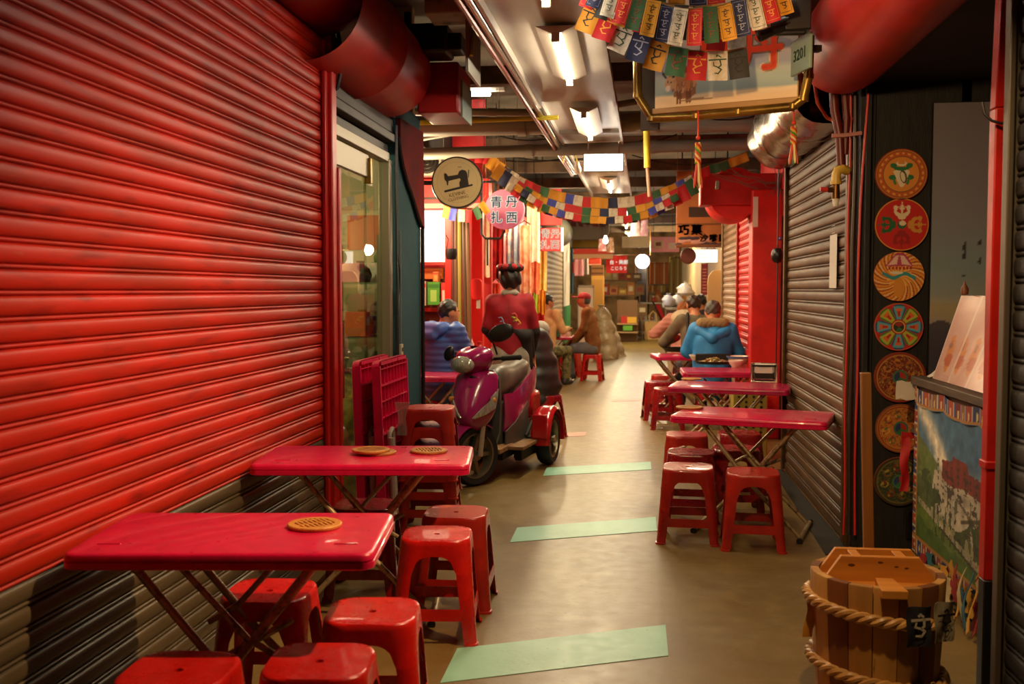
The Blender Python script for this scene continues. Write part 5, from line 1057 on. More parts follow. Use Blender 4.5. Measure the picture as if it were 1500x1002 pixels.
# seat, body panels, footboard, rear box
b = MB(); rows = []
for y, w_, zt, zb in ((-.66, .05, .80, .70), (-.645, .10, .86, .64), (-.58, .145, .895, .60), (-.45, .155, .895, .60), (-.28, .15, .875, .62), (-.08, .15, .90, .66), (.08, .145, .91, .70), (.2, .12, .90, .74), (.24, .05, .87, .78)):
    rows.append([(.80*w_*cos(a)*(1 if sin(a) > 0 else .9), y, (zt+zb)/2+(zt-zb)/2*math.copysign(abs(sin(a))**.7, sin(a))) for a in np.linspace(0, 2*pi, 18, endpoint=False)])
b.grid(rows, cu=True); b.f += [tuple(reversed(range(18))), tuple(range(8*18, 9*18))]; b.m += [0, 0]; b.build('seat', SEATM, sc, sub=1)
for s in (-1, 1):
    b = MB(); b.grid([[(s*(.84*w_+.01*sin(pi*j/5)), y, zb+(zt-zb)*j/5) for j in range(6)] for y, w_, zb, zt in ((-.64, .115, .36, .66), (-.5, .165, .32, .66), (-.3, .175, .40, .70), (-.1, .172, .48, .76), (.1, .165, .55, .80), (.28, .13, .62, .82))]); b.build('side_panel', MAG, sc, solid=.012)
    b = MB(); b.grid([[(s*(.86*w_), y, zb+(zt-zb)*j/3) for j in range(4)] for y, w_, zb, zt in ((-.66, .14, .22, .36), (-.5, .18, .20, .42), (-.3, .186, .22, .50), (-.12, .18, .26, .56))]); b.build('lower_cover', GREYP, sc, solid=.012)
b = MB(); b.box((0, -.62, .42), (.18, .06, .36)); b.box((0, -.25, .45), (.22, .6, .3)); b.build('engine_cover', GREYP, sc, bevel=.02)
b = MB(); b.box((0, -.66, .235), (.32, .52, .04)); b.box((.225, -.48, .235), (.13, .46, .03)); b.build('footboard', M('footboard_tan', '8a6238', .7, var=(20, '6a4a28', .4, .7)), sc, bevel=.006)
b = MB(); b.box((.0, -.3, .17), (.26, .9, .06)); b.box((.2, -.3, .16), (.06, .5, .10)); b.box((.13, -.12, .14), (.1, .3, .12)); b.tube([(-.34, 0, .222), (.34, 0, .222)], .022, 10); b.tube([(.2, -.32, .28), (.22, -.16, .40)], .018, 8); b.build('chassis', M('chassis_dark', '1d1814', .7), sc, bevel=.005)
b = MB(); b.box((0, .14, .50), (.34, .32, .24)); b.build('rear_box', SRED, sc, bevel=.04)
for s in (-1, 1):
    b = MB(); rows = []
    for i in range(17):
        a = rad(-8+200*i/16); rr_ = .275; rows.append([(s*(.31+.085*wx), -rr_*cos(a)*(1-.06*wx**4), .222+rr_*sin(a)*(1-.10*wx**4)+.012) for wx in np.linspace(-1, 1, 9)])
    b.grid(rows); b.build('rear_mudguard', SRED, sc, solid=.01)
    b = MB(); b.box((s*.31, -.285, .36), (.13, .02, .2)); b.build('mudguard_front', SRED, sc, bevel=.008)
b = MB(); b.tube([(.06, .30, .62), (.06, .40, .62), (.06, .42, .30)], .03, 10); b.build('rear_bar', MAROON_PLASTIC, sc)

# ------------------------------------------------------------------ signs on the red side
x = aY(670, 268, 9.0); sw = thing('sewing_sign', 'round tan sign with a black sewing machine and black rim', 'sign', x, rad(8))
b = MB(); RX = Matrix.Rotation(pi/2, 4, 'X'); r = .222
b.lathe([(0, -.05), (r, -.05), (r, .05), (0, .05)], 48, T=RX); b.build('drum', M('sign_rim_cream', '9a8a62', .5), sw)
b = MB(); b.lathe([(r-.010, .046), (r-.008, .056), (r+.003, .056), (r+.005, .044), (r+.003, .03)], 48, T=RX); b.lathe([(r+.003, -.05), (r+.006, -.044), (r+.002, -.04)], 48, T=RX); b.build('rim', M('sign_rim_black', '201a14', .4), sw)
b = MB(); b.lathe([(0, .0525), (r-.009, .0525)], 48, T=RX); b.build('face', M('sign_face_tan', 'b8a06c', .5, emit=.12), sw)
b = MB(); b.lathe([(r*.80, .0533), (r*.806, .0533)], 48, T=RX); b.build('ring_line', M('sign_line_brown', '7d6840', .6), sw, smooth=0)
sew = [(-.52, .30), (-.50, .36), (-.42, .34), (-.36, .24), (.02, .30), (.08, .44), (.20, .50), (.34, .46), (.40, .34), (.44, .02), (.46, -.10), (.60, -.06), (.62, -.13), (-.46, -.40), (-.52, -.38), (-.50, -.32), (.10, -.17), (.08, -.02), (.14, .10), (.10, .16), (-.34, .05), (-.36, -.12), (-.40, -.12), (-.42, .02), (-.50, .10)]
rt = Matrix.Rotation(rad(2), 4, 'Y')
b = MB(); b.prism([(u*r, v*r) for u, v in sew], .0530, .0545, T=RX); b.box((.44*r, -.0538, .36*r), (.03*r, .001, .30*r), T=rt); b.box((.1*r, -.0538, .60*r), (.14*r, .001, .02*r)); b.build('sewing_machine_print', M('print_black', '241d14', .6), sw, smooth=0)
BRN = M('print_brown', '6e5836', .6)
text('· KEVINE ·', .046, BRN, sw, (.0, -.0535, -.46*r), rot=(pi/2, rad(-13), 0)); text('CLOTHING', .036, BRN, sw, (.01, -.0535, -.63*r), rot=(pi/2, rad(-13), 0))
b = MB(); b.tube([(-.22, 0, .0), (-.3, 0, .0), (-.34, 0, 0)], .02, 8); b.box((-.33, .02, 0), (.03, .1, .2)); b.build('wall_arm', BLACK, sw)
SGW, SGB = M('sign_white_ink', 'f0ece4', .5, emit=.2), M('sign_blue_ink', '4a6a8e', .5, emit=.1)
x = aY(739.5, 307, 11.0); pk = thing('round_lit_sign', 'round glowing pink sign with four characters on a bent pipe bracket', 'sign', x); r = .212
b = MB(); b.lathe([(0, -.06), (r, -.06), (r, .05), (r-.006, .055), (0, .055)], 44, T=RX); b.build('drum', M('pink_lit', 'e0809a', .5, emit=.22), pk)
for ch_, u, v in (('青', -.40, .32), ('丹', .38, .34), ('扎', -.40, -.44), ('西', .38, -.46)):
    text(ch_, .130, SGW, pk, (u*r, -.057, v*r), bold=.009, name='character_outline'); text(ch_, .130, SGB, pk, (u*r, -.0595, v*r), bold=.001, name='character')
b = MB(); b.tube([(-.10, .0, .30), (-.23, 0, .30), (-.255, 0, .26), (-.255, 0, -.26), (-.21, 0, -.31), (-.05, 0, -.31), (0, 0, -.22)], .014, 8); b.tube([(-.10, 0, .30), (.0, 0, .28), (.03, 0, .2)], .014, 8); b.tube([(-.19, 0, -.31), (-.19, 0, -.60)], .010, 8); b.tube([(-.255, 0, .0), (-.5, .1, .0)], .014, 8); b.build('bracket', BLACK, pk)
x0, x1, z0, z1 = rect(790, 334, 822, 368, 14.2); sq = thing('square_lit_sign', 'square red sign with four white outlined characters and a white edge', 'sign', ((x0+x1)/2, 14.2, (z0+z1)/2))
b = MB(); b.box((0, .04, 0), (x1-x0, .08, z1-z0)); b.build('panel', M('red_lit', 'c8282e', .5, emit=.08), sq, bevel=.004)
b = MB(); b.box(((x1-x0)/2+.012, .04, 0), (.03, .10, z1-z0+.01)); b.build('white_edge', SGW, sq, smooth=0)
for ch_, u, v in (('青', -.22, .23), ('丹', .24, .23), ('扎', -.24, -.24), ('西', .22, -.24)):
    text(ch_, .13, SGW, sq, (u*(x1-x0), -.003, v*(z1-z0)), bold=.006, name='character_outline'); text(ch_, .13, M('sign_brown_ink', '7a4a40', .5), sq, (u*(x1-x0), -.0055, v*(z1-z0)), bold=-.001, name='character')
b = MB(); b.box((0, .05, .45), (x1-x0, .05, .5)); b.build('upper_panel', REDWALL, sq, bevel=.004)

# ------------------------------------------------------------------ things of the red stall
def boxy(name, label, cat, r_, y, dep, mat, parts=None, group=None, bev=.006, zfloor=None, rz=0, hang=0):
    x0, x1, z0, z1 = rect(*r_, y)
    if zfloor is not None: z0 = zfloor
    t = thing(name, label, cat, ((x0+x1)/2, y+dep/2, z0), rz, group); W, Hh = x1-x0, z1-z0
    b = MB(); b.box((0, 0, Hh/2), (W, dep, Hh)); b.build('body', mat, t, bevel=bev)
    for e in ((-.4, .4) if hang else ()): b = MB(); b.tube([(e*W, 0, Hh), (e*W, 0, 3.79-z0)], .006, 5); b.build('hanger', DARKSTEEL, t)
    for nm, m_, (u0, v0, u1, v1), pr in (parts or []):
        b = MB(); b.box((((u0+u1)/2-.5)*W, -dep/2-pr/2+.001, (v0+v1)/2*Hh), ((u1-u0)*W, pr, (v1-v0)*Hh)); b.build(nm, m_, t, smooth=0)
    return t
LITW = M('lit_white_panel', 'f2e9d8', .6, emit=.9)
boxy('lit_board', 'bright white lit panel inside the red stall above its shelves', 'light panel', (612, 308, 652, 384), 11.6, .06, LITW, [('frame_edge', REDPAINT, (0, -.06, 1, 0), .03)])
boxy('stall_fascia', 'red lintel beam of the stall with a dark lower edge', 'beam', (600, 262, 716, 305), 11.2, .25, REDWALL, [('dark_edge', DARKSTEEL, (0, .30, .48, .38), .02), ('pale_strip', M('pale_pink', 'd8a090', .6), (0, .0, 1, .16), .015)])
x = aY(612, 235, 10.8); fu = thing('fan_unit', 'grey cooling unit with a round fan grille above the stall', 'fan unit', (x.x+.06, 10.9, x.z))
b = MB(); b.box((0, .1, 0), (.36, .2, .3)); b.build('case', M('unit_grey', '8a8474', .5), fu, bevel=.01)
b = MB()
for q in (.03, .07, .11): b.lathe([(q, -.006), (q+.01, 0), (q, .006)], 24, T=Matrix.Translation((.02, -.01, 0)) @ RX)
b.lathe([(0, 0), (.13, 0)], 24, T=Matrix.Translation((.02, -.002, 0)) @ RX); b.build('fan_grille', DARKSTEEL, fu)
for i, (px, y, pw, colr) in enumerate([(660, 11.0, 7, 'd3180f'), (700, 11.6, 8, 'c8170f'), (714, 12.1, 7, 'b0130d'), (648, 12.0, 4, 'd3180f')]):
    q = aY(px, 400, y); ww = pw*2*y/1500; b = MB(); b.box((0, 0, 1.2), (ww, ww, 2.4)); b.box((0, 0, .06), (ww+.03, ww+.03, .12))
    tag(b.build('stall_post', M('stall_post_'+colr, colr, .45), bevel=.006, loc=(q.x, y, 0)), ['bright red post nearest the boy in the blue puffer', 'red post behind the leaning bamboo poles', 'deep red post behind the person in the red shirt', 'slim red post beside the lit white panel'][i], 'post', 'red posts of the stall')
for k, (p0, p1, colr) in enumerate([((668, 312), (668, 520), '5a3a1c'), ((673, 310), (674, 520), '8a7a2c'), ((679, 312), (684, 525), '4a2e16'), ((684, 316), (690, 530), '6a4420'), ((664, 320), (662, 480), '4a1a12')]):
    a, c_ = aY(p0[0], p0[1], 10.9), aY(p1[0], p1[1], 10.6); c_.z = 0.02; b = MB(); d = c_-a; b.tube([d*(i/6) for i in range(7)], [.022*(1.12 if i % 2 else 1) for i in range(7)], 8)
    tag(b.build('bamboo_pole', M('pole_'+colr, colr, .5), loc=a), ['dark bamboo pole against the red post', 'olive bamboo pole second from the red post', 'thick brown bamboo pole in the middle of the bunch', 'reddish brown bamboo pole at the outer end of the bunch', 'maroon bamboo pole closest to the post'][k], 'pole', 'poles leaning by the red stall')
pt = thing('hanging_pot', 'small dark pot hanging on the bamboo poles', 'pot', aY(661, 372, 10.5)); b = MB(); b.lathe([(0, -.06), (.05, -.055), (.065, 0), (.06, .05), (.05, .055), (0, .05)], 16); b.build('pot_body', BLACK, pt); b = MB(); b.tube([(-.05, 0, .05), (-.03, 0, .15), (-.06, 0, .2)], .006, 6); b.build('handle', DARKSTEEL, pt)
rc_ = thing('red_charm', 'rounded red cushion charm hanging on a stall post', 'charm', aY(698, 424, 11.2)); b = MB(); b.prism(rrect(.13, .24, .05), -.02, .02, T=RX); b.build('cushion', M('charm_red', 'd81810', .6), rc_, bevel=.008); b = MB(); b.box((.02, 0, -.16), (.04, .01, .10)); b.build('tag', WHITE, rc_)
# shelf of goods
boxy('goods_shelf', 'orange topped wooden shelf of packets in the red stall', 'shelf', (606, 392, 652, 520), 11.9, .3, M('shelf_brown', '5a2a14', .7), [('orange_box_front', M('orange_carton', 'c86a1c', .6), (.1, .87, .95, .99), .10), ('shelf_edge', REDPAINT, (0, .50, 1, .54), .12), ('shelf_edge', REDPAINT, (0, .18, 1, .22), .12)])
for i, (r_, colr, lab) in enumerate([((617, 412, 624, 448), 'b8a898', 'white and red tin beside the green carton'), ((626, 413, 644, 447), '4a9a2c', 'green carton printed with pale bottles'), ((646, 414, 653, 446), 'c02a24', 'red and white packet right beside the green carton'), ((634, 398, 642, 413), 'c87a3a', 'small orange packet standing on the green carton')]):
    boxy('goods_carton', lab, 'carton', r_, 11.6, .12, M('carton_'+colr, colr, .5), [('printed_label', M('label_'+str(i), ['c02a24', '9ac85a', 'd0c8b8', 'e0a040'][i], .5), (.25, .15, .75, .65), .004), ('label_band', M('label_b'+str(i), ['c02a24', '2c7a1c', 'c02a24', 'c04020'][i], .5), (.05, .75, .95, .9), .004)])
for i, (px, py, r_, h_, colr, lab) in enumerate([(690, 503, .035, .20, 'd8a0a0', 'pink plastic bottle on the stall counter'), (668, 508, .05, .06, 'd8d0c0', 'white cup beside the pink bottle'), (702, 506, .06, .14, 'b81c18', 'red canister on the stall counter'), (677, 510, .04, .05, 'c8b8a0', 'cream cup next to the white cup')]):
    q = aY(px, 515, 10.9); t = thing('counter_item', lab, 'container', (q.x, 10.9, .78), 0, 'containers on the stall counter'); b = MB(); b.lathe([(0, 0), (r_*.9, 0), (r_, .01), (r_, h_*.7), (r_*.5, h_*.85), (r_*.4, h_), (0, h_)] if h_ > .1 else [(0, 0), (r_*.7, 0), (r_, h_), (r_*.93, h_), (r_*.65, .01), (0, .01)], 16); b.build('vessel', M('cont_'+colr, colr, .3), t)
    if h_ > .1: b = MB(); b.lathe([(0, h_+.03), (r_*.45, h_+.025), (r_*.45, h_), (0, h_)], 14); b.build('cap', REDPAINT, t)
boxy('stall_counter', 'low red stall counter with cups behind the boy', 'counter', (655, 517, 716, 600), 10.7, .5, M('counter_cloth_red', 'a02420', .6), [('top_board', M('counter_top_cream', 'b09a80', .5), (-.02, .97, 1.02, 1.0), .02)], zfloor=0)
# hanging clothes and scarves along the red wall
CLR = [((700, 300, 716, 405), 11.9, 'd8b890', 'cream patterned scarf at the corner of the stall', 'ead0b0'), ((703, 400, 720, 470), 12.2, 'c8a850', 'yellow flowered cloth below the cream scarf', 'c05a3a'), ((722, 330, 738, 410), 12.4, 'c01c14', 'red garment behind the pink sign', '8a100c'), ((742, 328, 762, 440), 13.2, '7a8494', 'blue grey long garment behind the headband', 'b0a8a0'), ((758, 330, 778, 430), 13.6, 'd8a888', 'pale peach dress beside the blue grey garment', 'c87a50'), ((772, 292, 790, 384), 13.9, 'ecc8b0', 'long white pink shawl hanging highest', 'f0d8c8'), ((786, 350, 800, 425), 14.6, 'e8b850', 'yellow shirt next to the square sign', 'f0d880'), ((776, 372, 790, 430), 14.2, 'd86a40', 'orange coral cloth below the white shawl', 'e08a60'), ((780, 425, 788, 458), 14.4, 'b0c838', 'lime green strip of cloth under the coral cloth', '8aa828'), ((788, 424, 799, 460), 14.8, 'e89a20', 'bright orange cloth hanging low by the shutter', 'd07a10'), ((764, 425, 776, 460), 13.8, 'c8b0a0', 'beige cloth behind the headband', 'a89080'), ((775, 455, 797, 492), 15.0, 'c81c18', 'plain red cloth lowest above the tan sweater', '9a1410'), ((720, 415, 732, 500), 12.6, 'd84a2a', 'vermilion cloth beside the red shirt', 'b83a1c'), ((744, 440, 758, 470), 13.0, 'a06a50', 'brown cloth hanging behind the headband', '805040'), ((730, 300, 745, 340), 12.9, 'e05a30', 'orange red banner behind the pink sign', 'c84020')]
for i, (r_, y, colr, lab, c2) in enumerate(CLR):
    x0, x1, z0, z1 = rect(*r_, y); t = thing('hanging_cloth', lab, 'cloth', ((x0+x1)/2, y, z1), 0, 'clothes hung along the red wall'); W, Hh = x1-x0, z1-z0
    b = MB(); b.grid([[((u-.5)*W*(1+.05*v), .03*sin(u*14+i)*(.4+v)+.02*sin(v*5+i), -Hh*v-.015*sin(u*9+i)*v) for u in np.linspace(0, 1, 15)] for v in np.linspace(0, 1, 9)]); b.build('cloth', M('cloth_%d' % i, colr, .8, var=(9, c2, .45, .6), bump=(20, .2)), t, solid=.006)
    b = MB(); b.tube([(-W*.45, 0, .01), (0, 0, .06), (W*.45, 0, .01)], .008, 5); b.tube([(0, 0, .06), (.01, 0, .12), (.01, 0, 3.79-z1)], .004, 5); b.build('hanger', DARKSTEEL, t)
b = MB(); b.tube([(-1.3, 13, 2.62), (-1.35, 15.4, 2.62)], .015, 6); tag(b.build('hanging_rail', DARKSTEEL), 'steel rail carrying the hung clothes under the far flags', 'rail')
tw = thing('twig_bundle', 'bundle of long dry reeds hanging above the stall by the far flag strings', 'reeds', aY(722, 262, 11.6)); rr = random.Random(3)
for k in range(14):
    b = MB(); dx = -.12+.022*k; b.tube([(dx*.6, .0, .34), (dx, .02*sin(k), .1), (dx*1.5+.02*sin(k*3), .0, -.18-.06*rr.random())], .007, 5); b.build('reed', M('reed_straw', '9a6a2c', .7), tw)
# dark awning sign, green grey tank end, yellow beam further down
tk = thing('tank_end', 'rounded grey green duct end beside the dark awning sign', 'duct', aY(815, 338, 20.0)); b = MB(); b.lathe([(0, -.4), (.16, -.38), (.25, -.3), (.28, -.15), (.28, .8), (0, .8)], 26, T=Matrix.Rotation(-pi/2, 4, 'X')); b.build('tank', M('tank_greygreen', '8a8a74', .5), tk); b = MB(); b.box((.05, -.34, .06), (.06, .1, .2)); b.build('label', WHITE, tk)
x0, x1, z0, z1 = rect(832, 318, 892, 352, 21.0); aw = thing('awning_sign', 'dark awning board with a row of dull red characters', 'sign', ((x0+x1)/2, 21, z0)); W, Hh = x1-x0, z1-z0
b = MB(); b.prism([(-W/2, 0), (W/2-.1, 0), (W/2, .15), (W/2, Hh), (-W/2, Hh)], 0, .2, T=RX); b.build('board', M('awning_brown', '4a3a28', .7), aw, bevel=.01)
text('寶覺牛漢堡', W*.165, M('dull_red_ink', 'a8604a', .6, emit=.05), aw, (0, -.205, Hh*.66), bold=.006, spacing=1.1)
boxy('yellow_beam', 'olive yellow beam under the dark awning sign', 'beam', (838, 352, 886, 364), 22.5, .2, M('beam_yellow', '9a7f1c', .6), [('lower_edge', DARKSTEEL, (0, 0, 1, .1), .01)])
# ------------------------------------------------------------------ people: bodies grown as one smooth surface around a posed skeleton
def surf(D, o, h):
    S = D < 0; nx, ny, nz = D.shape
    cn = [(i, j, k) for i in (0, 1) for j in (0, 1) for k in (0, 1)]
    sl = lambda A, c: A[c[0]:nx-1+c[0], c[1]:ny-1+c[1], c[2]:nz-1+c[2]]
    cnt = sum(sl(S, c).astype(int) for c in cn); mixed = (cnt > 0) & (cnt < 8)
    acc = np.zeros((nx-1, ny-1, nz-1, 3)); num = np.zeros((nx-1, ny-1, nz-1))
    for a in cn:
        for ax in range(3):
            if a[ax] == 0:
                e = list(a); e[ax] = 1; d0, d1 = sl(D, a), sl(D, e); x = ((d0 < 0) != (d1 < 0)); t = np.where(x, d0/np.where(d0-d1 == 0, 1, d0-d1), 0)
                for q in range(3): acc[..., q] += x*((t if q == ax else a[q]))
                num += x
    ii = np.argwhere(mixed); vid = -np.ones((nx-1, ny-1, nz-1), int); vid[mixed] = np.arange(len(ii))
    V = (ii+acc[mixed]/num[mixed][:, None])*h+o; F = []
    for ax in range(3):
        u, v = [q for q in range(3) if q != ax]
        s0 = [slice(1, -1)]*3; s0[ax] = slice(0, -1); s1 = list(s0); s1[ax] = slice(1, None)
        A, B = S[tuple(s0)], S[tuple(s1)]; ed = np.argwhere(A != B)
        if len(ed) == 0: continue
        ed = ed+1; ed[:, ax] -= 1; flip = S[ed[:, 0], ed[:, 1], ed[:, 2]]
        def cell(du, dv): c = ed.copy(); c[:, u] -= du; c[:, v] -= dv; return vid[c[:, 0], c[:, 1], c[:, 2]]
        q = np.stack([cell(1, 1), cell(0, 1), cell(0, 0), cell(1, 0)], -1)
        fl = flip if ax != 1 else ~flip
        q[~fl] = q[~fl][:, ::-1]; F.append(q)
    return V, np.concatenate(F)
def prim(pr, P):
    if pr[0] == 'c':
        _, a, b_, ra, rb, sc_ = pr; s = np.array(sc_); A, B = np.array(a)/s, np.array(b_)/s; Q = P/s; ab = B-A
        t = np.clip(((Q-A) @ ab)/max(ab @ ab, 1e-9), 0, 1); return (np.linalg.norm(Q-A-t[..., None]*ab, axis=-1)-(ra+(rb-ra)*t))*min(sc_)
    _, c, r, rot = pr; Q = P-np.array(c)
    if rot is not None: Q = Q @ np.array(rot)
    return (np.linalg.norm(Q/np.array(r), axis=-1)-1)*min(r)
def smin_field(prims, P, k):
    D = None
    for pr in prims:
        d = prim(pr, P); D = d if D is None else np.minimum(d, D)-np.clip(k-np.abs(d-D), 0, None)**2/(4*k)
    return D
def sdf(name, prims, mat, parent, h=.014, k=.03, disp=None, cut=None, T=None):
    lo = np.full(3, 9.); hi = np.full(3, -9.)
    for pr in prims:
        if pr[0] == 'c':
            for p_, r_ in ((pr[1], pr[3]), (pr[2], pr[4])): q = np.array(pr[5])*r_+.03; lo = np.minimum(lo, np.array(p_)-q); hi = np.maximum(hi, np.array(p_)+q)
        else: q = max(pr[2])+.03; lo = np.minimum(lo, np.array(pr[1])-q); hi = np.maximum(hi, np.array(pr[1])+q)
    n = np.ceil((hi-lo)/h).astype(int)+2
    P = np.stack(np.meshgrid(*[lo[i]+h*np.arange(n[i]) for i in range(3)], indexing='ij'), -1)
    D = smin_field(prims, P, k)
    if disp is not None: D = D+disp(P)
    if cut is not None: D = np.maximum(D, cut(P))
    V, F = surf(D, lo, h)
    if T is not None: V = np.array([tuple(T @ Vector(v)) for v in V])
    me = bpy.data.meshes.new(name); me.from_pydata(V.tolist(), [], F.tolist()); me.materials.append(mat)
    me.polygons.foreach_set('use_smooth', [True]*len(me.polygons)); me.update(); return link(name, me, parent)
I3 = (1, 1, 1)
def cap(a, b_, ra, rb, s=I3): return ('c', tuple(a), tuple(b_), ra, rb, s)
def ell(c, r, rot=None): return ('e', tuple(c), r, rot)
SKIN = M('skin', 'b87a55', .55, var=(10, 'a86a48', .4, .7)); HAIRB = M('black_hair', '15110e', .5, bump=(60, .5)); HAIRG = M('grey_hair', '4a4640', .6, bump=(60, .5)); EYE = M('eye_dark', '120d0b', .2)
def hand_mesh():
    pr = [ell((.045, 0, 0), (.048, .040, .015)), cap((-.02, 0, 0), (.03, 0, 0), .021, .024, (1, 1, .75))]
    for y, L_, x0 in ((-.030, .060, .082), (-.011, .075, .090), (.010, .078, .090), (.030, .068, .084)):
        a = Vector((x0-.02, y, 0)); m1 = a+Vector((L_*.5, y*.12, -.010)); m2 = m1+Vector((L_*.36, y*.05, -.022)); m3 = m2+Vector((L_*.18, 0, -.022))
        pr += [cap(a, m1, .0088, .0084), cap(m1, m2, .0084, .0078), cap(m2, m3, .0078, .0068)]
    a = Vector((.015, -.032, -.004)); m1 = a+Vector((.035, -.028, -.012)); m2 = m1+Vector((.030, -.008, -.016)); pr += [cap(a, m1, .013, .011), cap(m1, m2, .0105, .0085)]
    return pr
_HM = {}
def hand(parent, wrist, d, nrm, side):
    key = side
    if key not in _HM:
        pr = hand_mesh()
        if side > 0: pr = [(p[0], (p[1][0], -p[1][1], p[1][2]), (p[2][0], -p[2][1], p[2][2]), p[3], p[4], p[5]) if p[0] == 'c' else (p[0], (p[1][0], -p[1][1], p[1][2]), p[2], p[3]) for p in pr]
        o = sdf('hand', pr, SKIN, parent, h=.006, k=.008); _HM[key] = o.data
    else: o = link('hand', _HM[key], parent)
    d = Vector(d).normalized(); z = (Vector(nrm)-d*Vector(nrm).dot(d)).normalized(); y = z.cross(d); Mx = Matrix((d, y, z)).transposed().to_4x4(); Mx.translation = Vector(wrist); o.matrix_local = Mx; return o
def person(label, loc, rz, J, look=0.0, nod=0.0, jacket=None, trousers=None, hair=HAIRB, hairfn=None, shoes='2a2622', sleeve=1.0, jr=1.0, disp=None, hem=0.0, hands=(1, 1), face=True, quilt=0):
    t = thing('person', label, 'person', loc, rz)
    g = {k: Vector(v) for k, v in J.items()}
    HD = g['head']; RM = (Matrix.Rotation(look, 3, 'Z') @ Matrix.Rotation(-nod, 3, 'X')); RA = np.array(RM); hp = lambda *p: HD+RM @ Vector(p)
    tz = (1, .68, 1)
    body = [ell(HD, (.078, .098, .108), RA), ell(hp(0, .03, -.055), (.055, .065, .06), RA), ell(hp(0, .098, -.018), (.014, .020, .022), RA), ell(hp(-.08, -.005, -.01), (.012, .022, .032), RA), ell(hp(.08, -.005, -.01), (.012, .022, .032), RA),
            cap(g['neck'], hp(0, -.02, -.06), .058, .052), cap(g['pelvis'], g['chest'], .145, .15, tz), cap(g['chest'], g['neck'], .12, .06, tz)]+[cap(g['neck']-Vector((0, 0, .05)), g[q_], .062, .055) for q_ in ('sl', 'sr')]
    for s in ('l', 'r'):
        body += [cap(g['s'+s], g['e'+s], .05, .04), cap(g['e'+s], g['w'+s], .040, .027), cap(g['h'+s], g['k'+s], .085, .058), cap(g['k'+s], g['a'+s], .056, .038), cap(g['a'+s]+Vector((0, -.03, -.03)), g['a'+s]+Vector((0, .13, -.045)), .036, .03)]
    sdf('body', body, SKIN, t, h=.0135, k=.025)
    if face:
        for s in (-1, 1):
            b = MB(); b.ball(hp(s*.031, .088, .012), (.012, .008, .007), 6); b.build('eye', EYE, t)
        b = MB(); b.ball(hp(0, .092, -.062), (.022, .008, .006), 6); b.build('mouth', M('lips', '8a4a3c', .5), t)
    if jacket:
        bk = .165*jr; pr = [cap(g['pelvis']+Vector((0, 0, hem)), g['chest'], bk, bk*1.06, tz), cap(g['chest'], g['neck']-Vector((0, 0, .02)), .14*jr, .075, tz)]+[cap(g['neck']-Vector((0, 0, .065)), g[q_]-Vector((0, 0, .01)), .078*jr, .070*jr) for q_ in ('sl', 'sr')]
        for s in ('l', 'r'):
            pr.append(cap(g['s'+s], g['e'+s] if sleeve >= 1 else g['s'+s].lerp(g['e'+s], sleeve*2), .072*jr, .058*jr))
            if sleeve >= 1: pr.append(cap(g['e'+s], g['w'+s], .058*jr, .042*jr))
        sdf('top', pr, jacket, t, h=.0135, k=.03, disp=disp)
    if trousers:
        pr = []
        for s in ('l', 'r'): pr += [cap(g['h'+s], g['k'+s], .105, .078), cap(g['k'+s], g['a'+s]+Vector((0, 0, .02)), .078, .062)]
        pr.append(cap(g['hl'], g['hr'], .10, .10)); pr.append(cap(g['pelvis']+Vector((0, 0, .03)), g['pelvis']+Vector((0, 0, .06)), .145, .14, tz)); sdf('trousers', pr, trousers, t, h=.0135, k=.03)
    for s in ('l', 'r'): sdf('shoe', [cap(g['a'+s]+Vector((0, -.04, -.04)), g['a'+s]+Vector((0, .15, -.05)), .044, .036), cap(g['a'+s]+Vector((0, -.03, 0)), g['a'+s]+Vector((0, -.03, -.04)), .042, .044)], M('shoe_'+shoes, shoes, .5), t, h=.013, k=.02)
    for i, s in enumerate(('l', 'r')):
        if hands[i]: hand(t, g['w'+s], g['w'+s]-g['e'+s], g.get('n'+s, Vector((0, 0, 1))), -1 if s == 'l' else 1)
    if hairfn is None:
        sdf('hair', [ell(hp(0, -.012, .022), (.088, .104, .105), RA)], hair, t, h=.009, k=.02, disp=lambda P: .006*np.sin(P[..., 0]*90)*np.sin(P[..., 2]*70), cut=lambda P: _facecut(P, HD, RA))
    else: hairfn(t, hp, RA)
    return t
def _facecut(P, HD, RA):
    Q = (P-np.array(HD)) @ RA; return np.maximum(Q[..., 1]-.045-np.clip(Q[..., 2]-.05, 0, None)*2.2, -(Q[..., 2]+.055))
def seated(lean=.2, head=(0, 0, 0), arms=None, knees=.0, hz=.545, side=0.0, feet=.0, tl=.50):
    P = Vector((0, -.02, hz+.04)); up = Vector((sin(side), sin(lean), cos(lean))).normalized()
    ch = P+up*tl*.66; nk = P+up*tl*1.06; J = dict(pelvis=P, chest=ch, neck=nk, head=nk+up*.132+Vector((0, .03, .01))+Vector(head))
    for s, x in (('l', -1), ('r', 1)):
        J['h'+s] = Vector((x*.09, .0, hz)); J['k'+s] = Vector((x*(.12+knees), .42, hz-.01)); J['a'+s] = Vector((x*(.12+knees), .38+feet, .085)); J['s'+s] = P+up*tl*.98+Vector((x*.175, 0, -.0))
        J['e'+s] = J['s'+s]+Vector((x*.07, .10, -.26)); J['w'+s] = J['e'+s]+Vector((-x*.06, .23, .02))
    J.update(arms or {}); return J

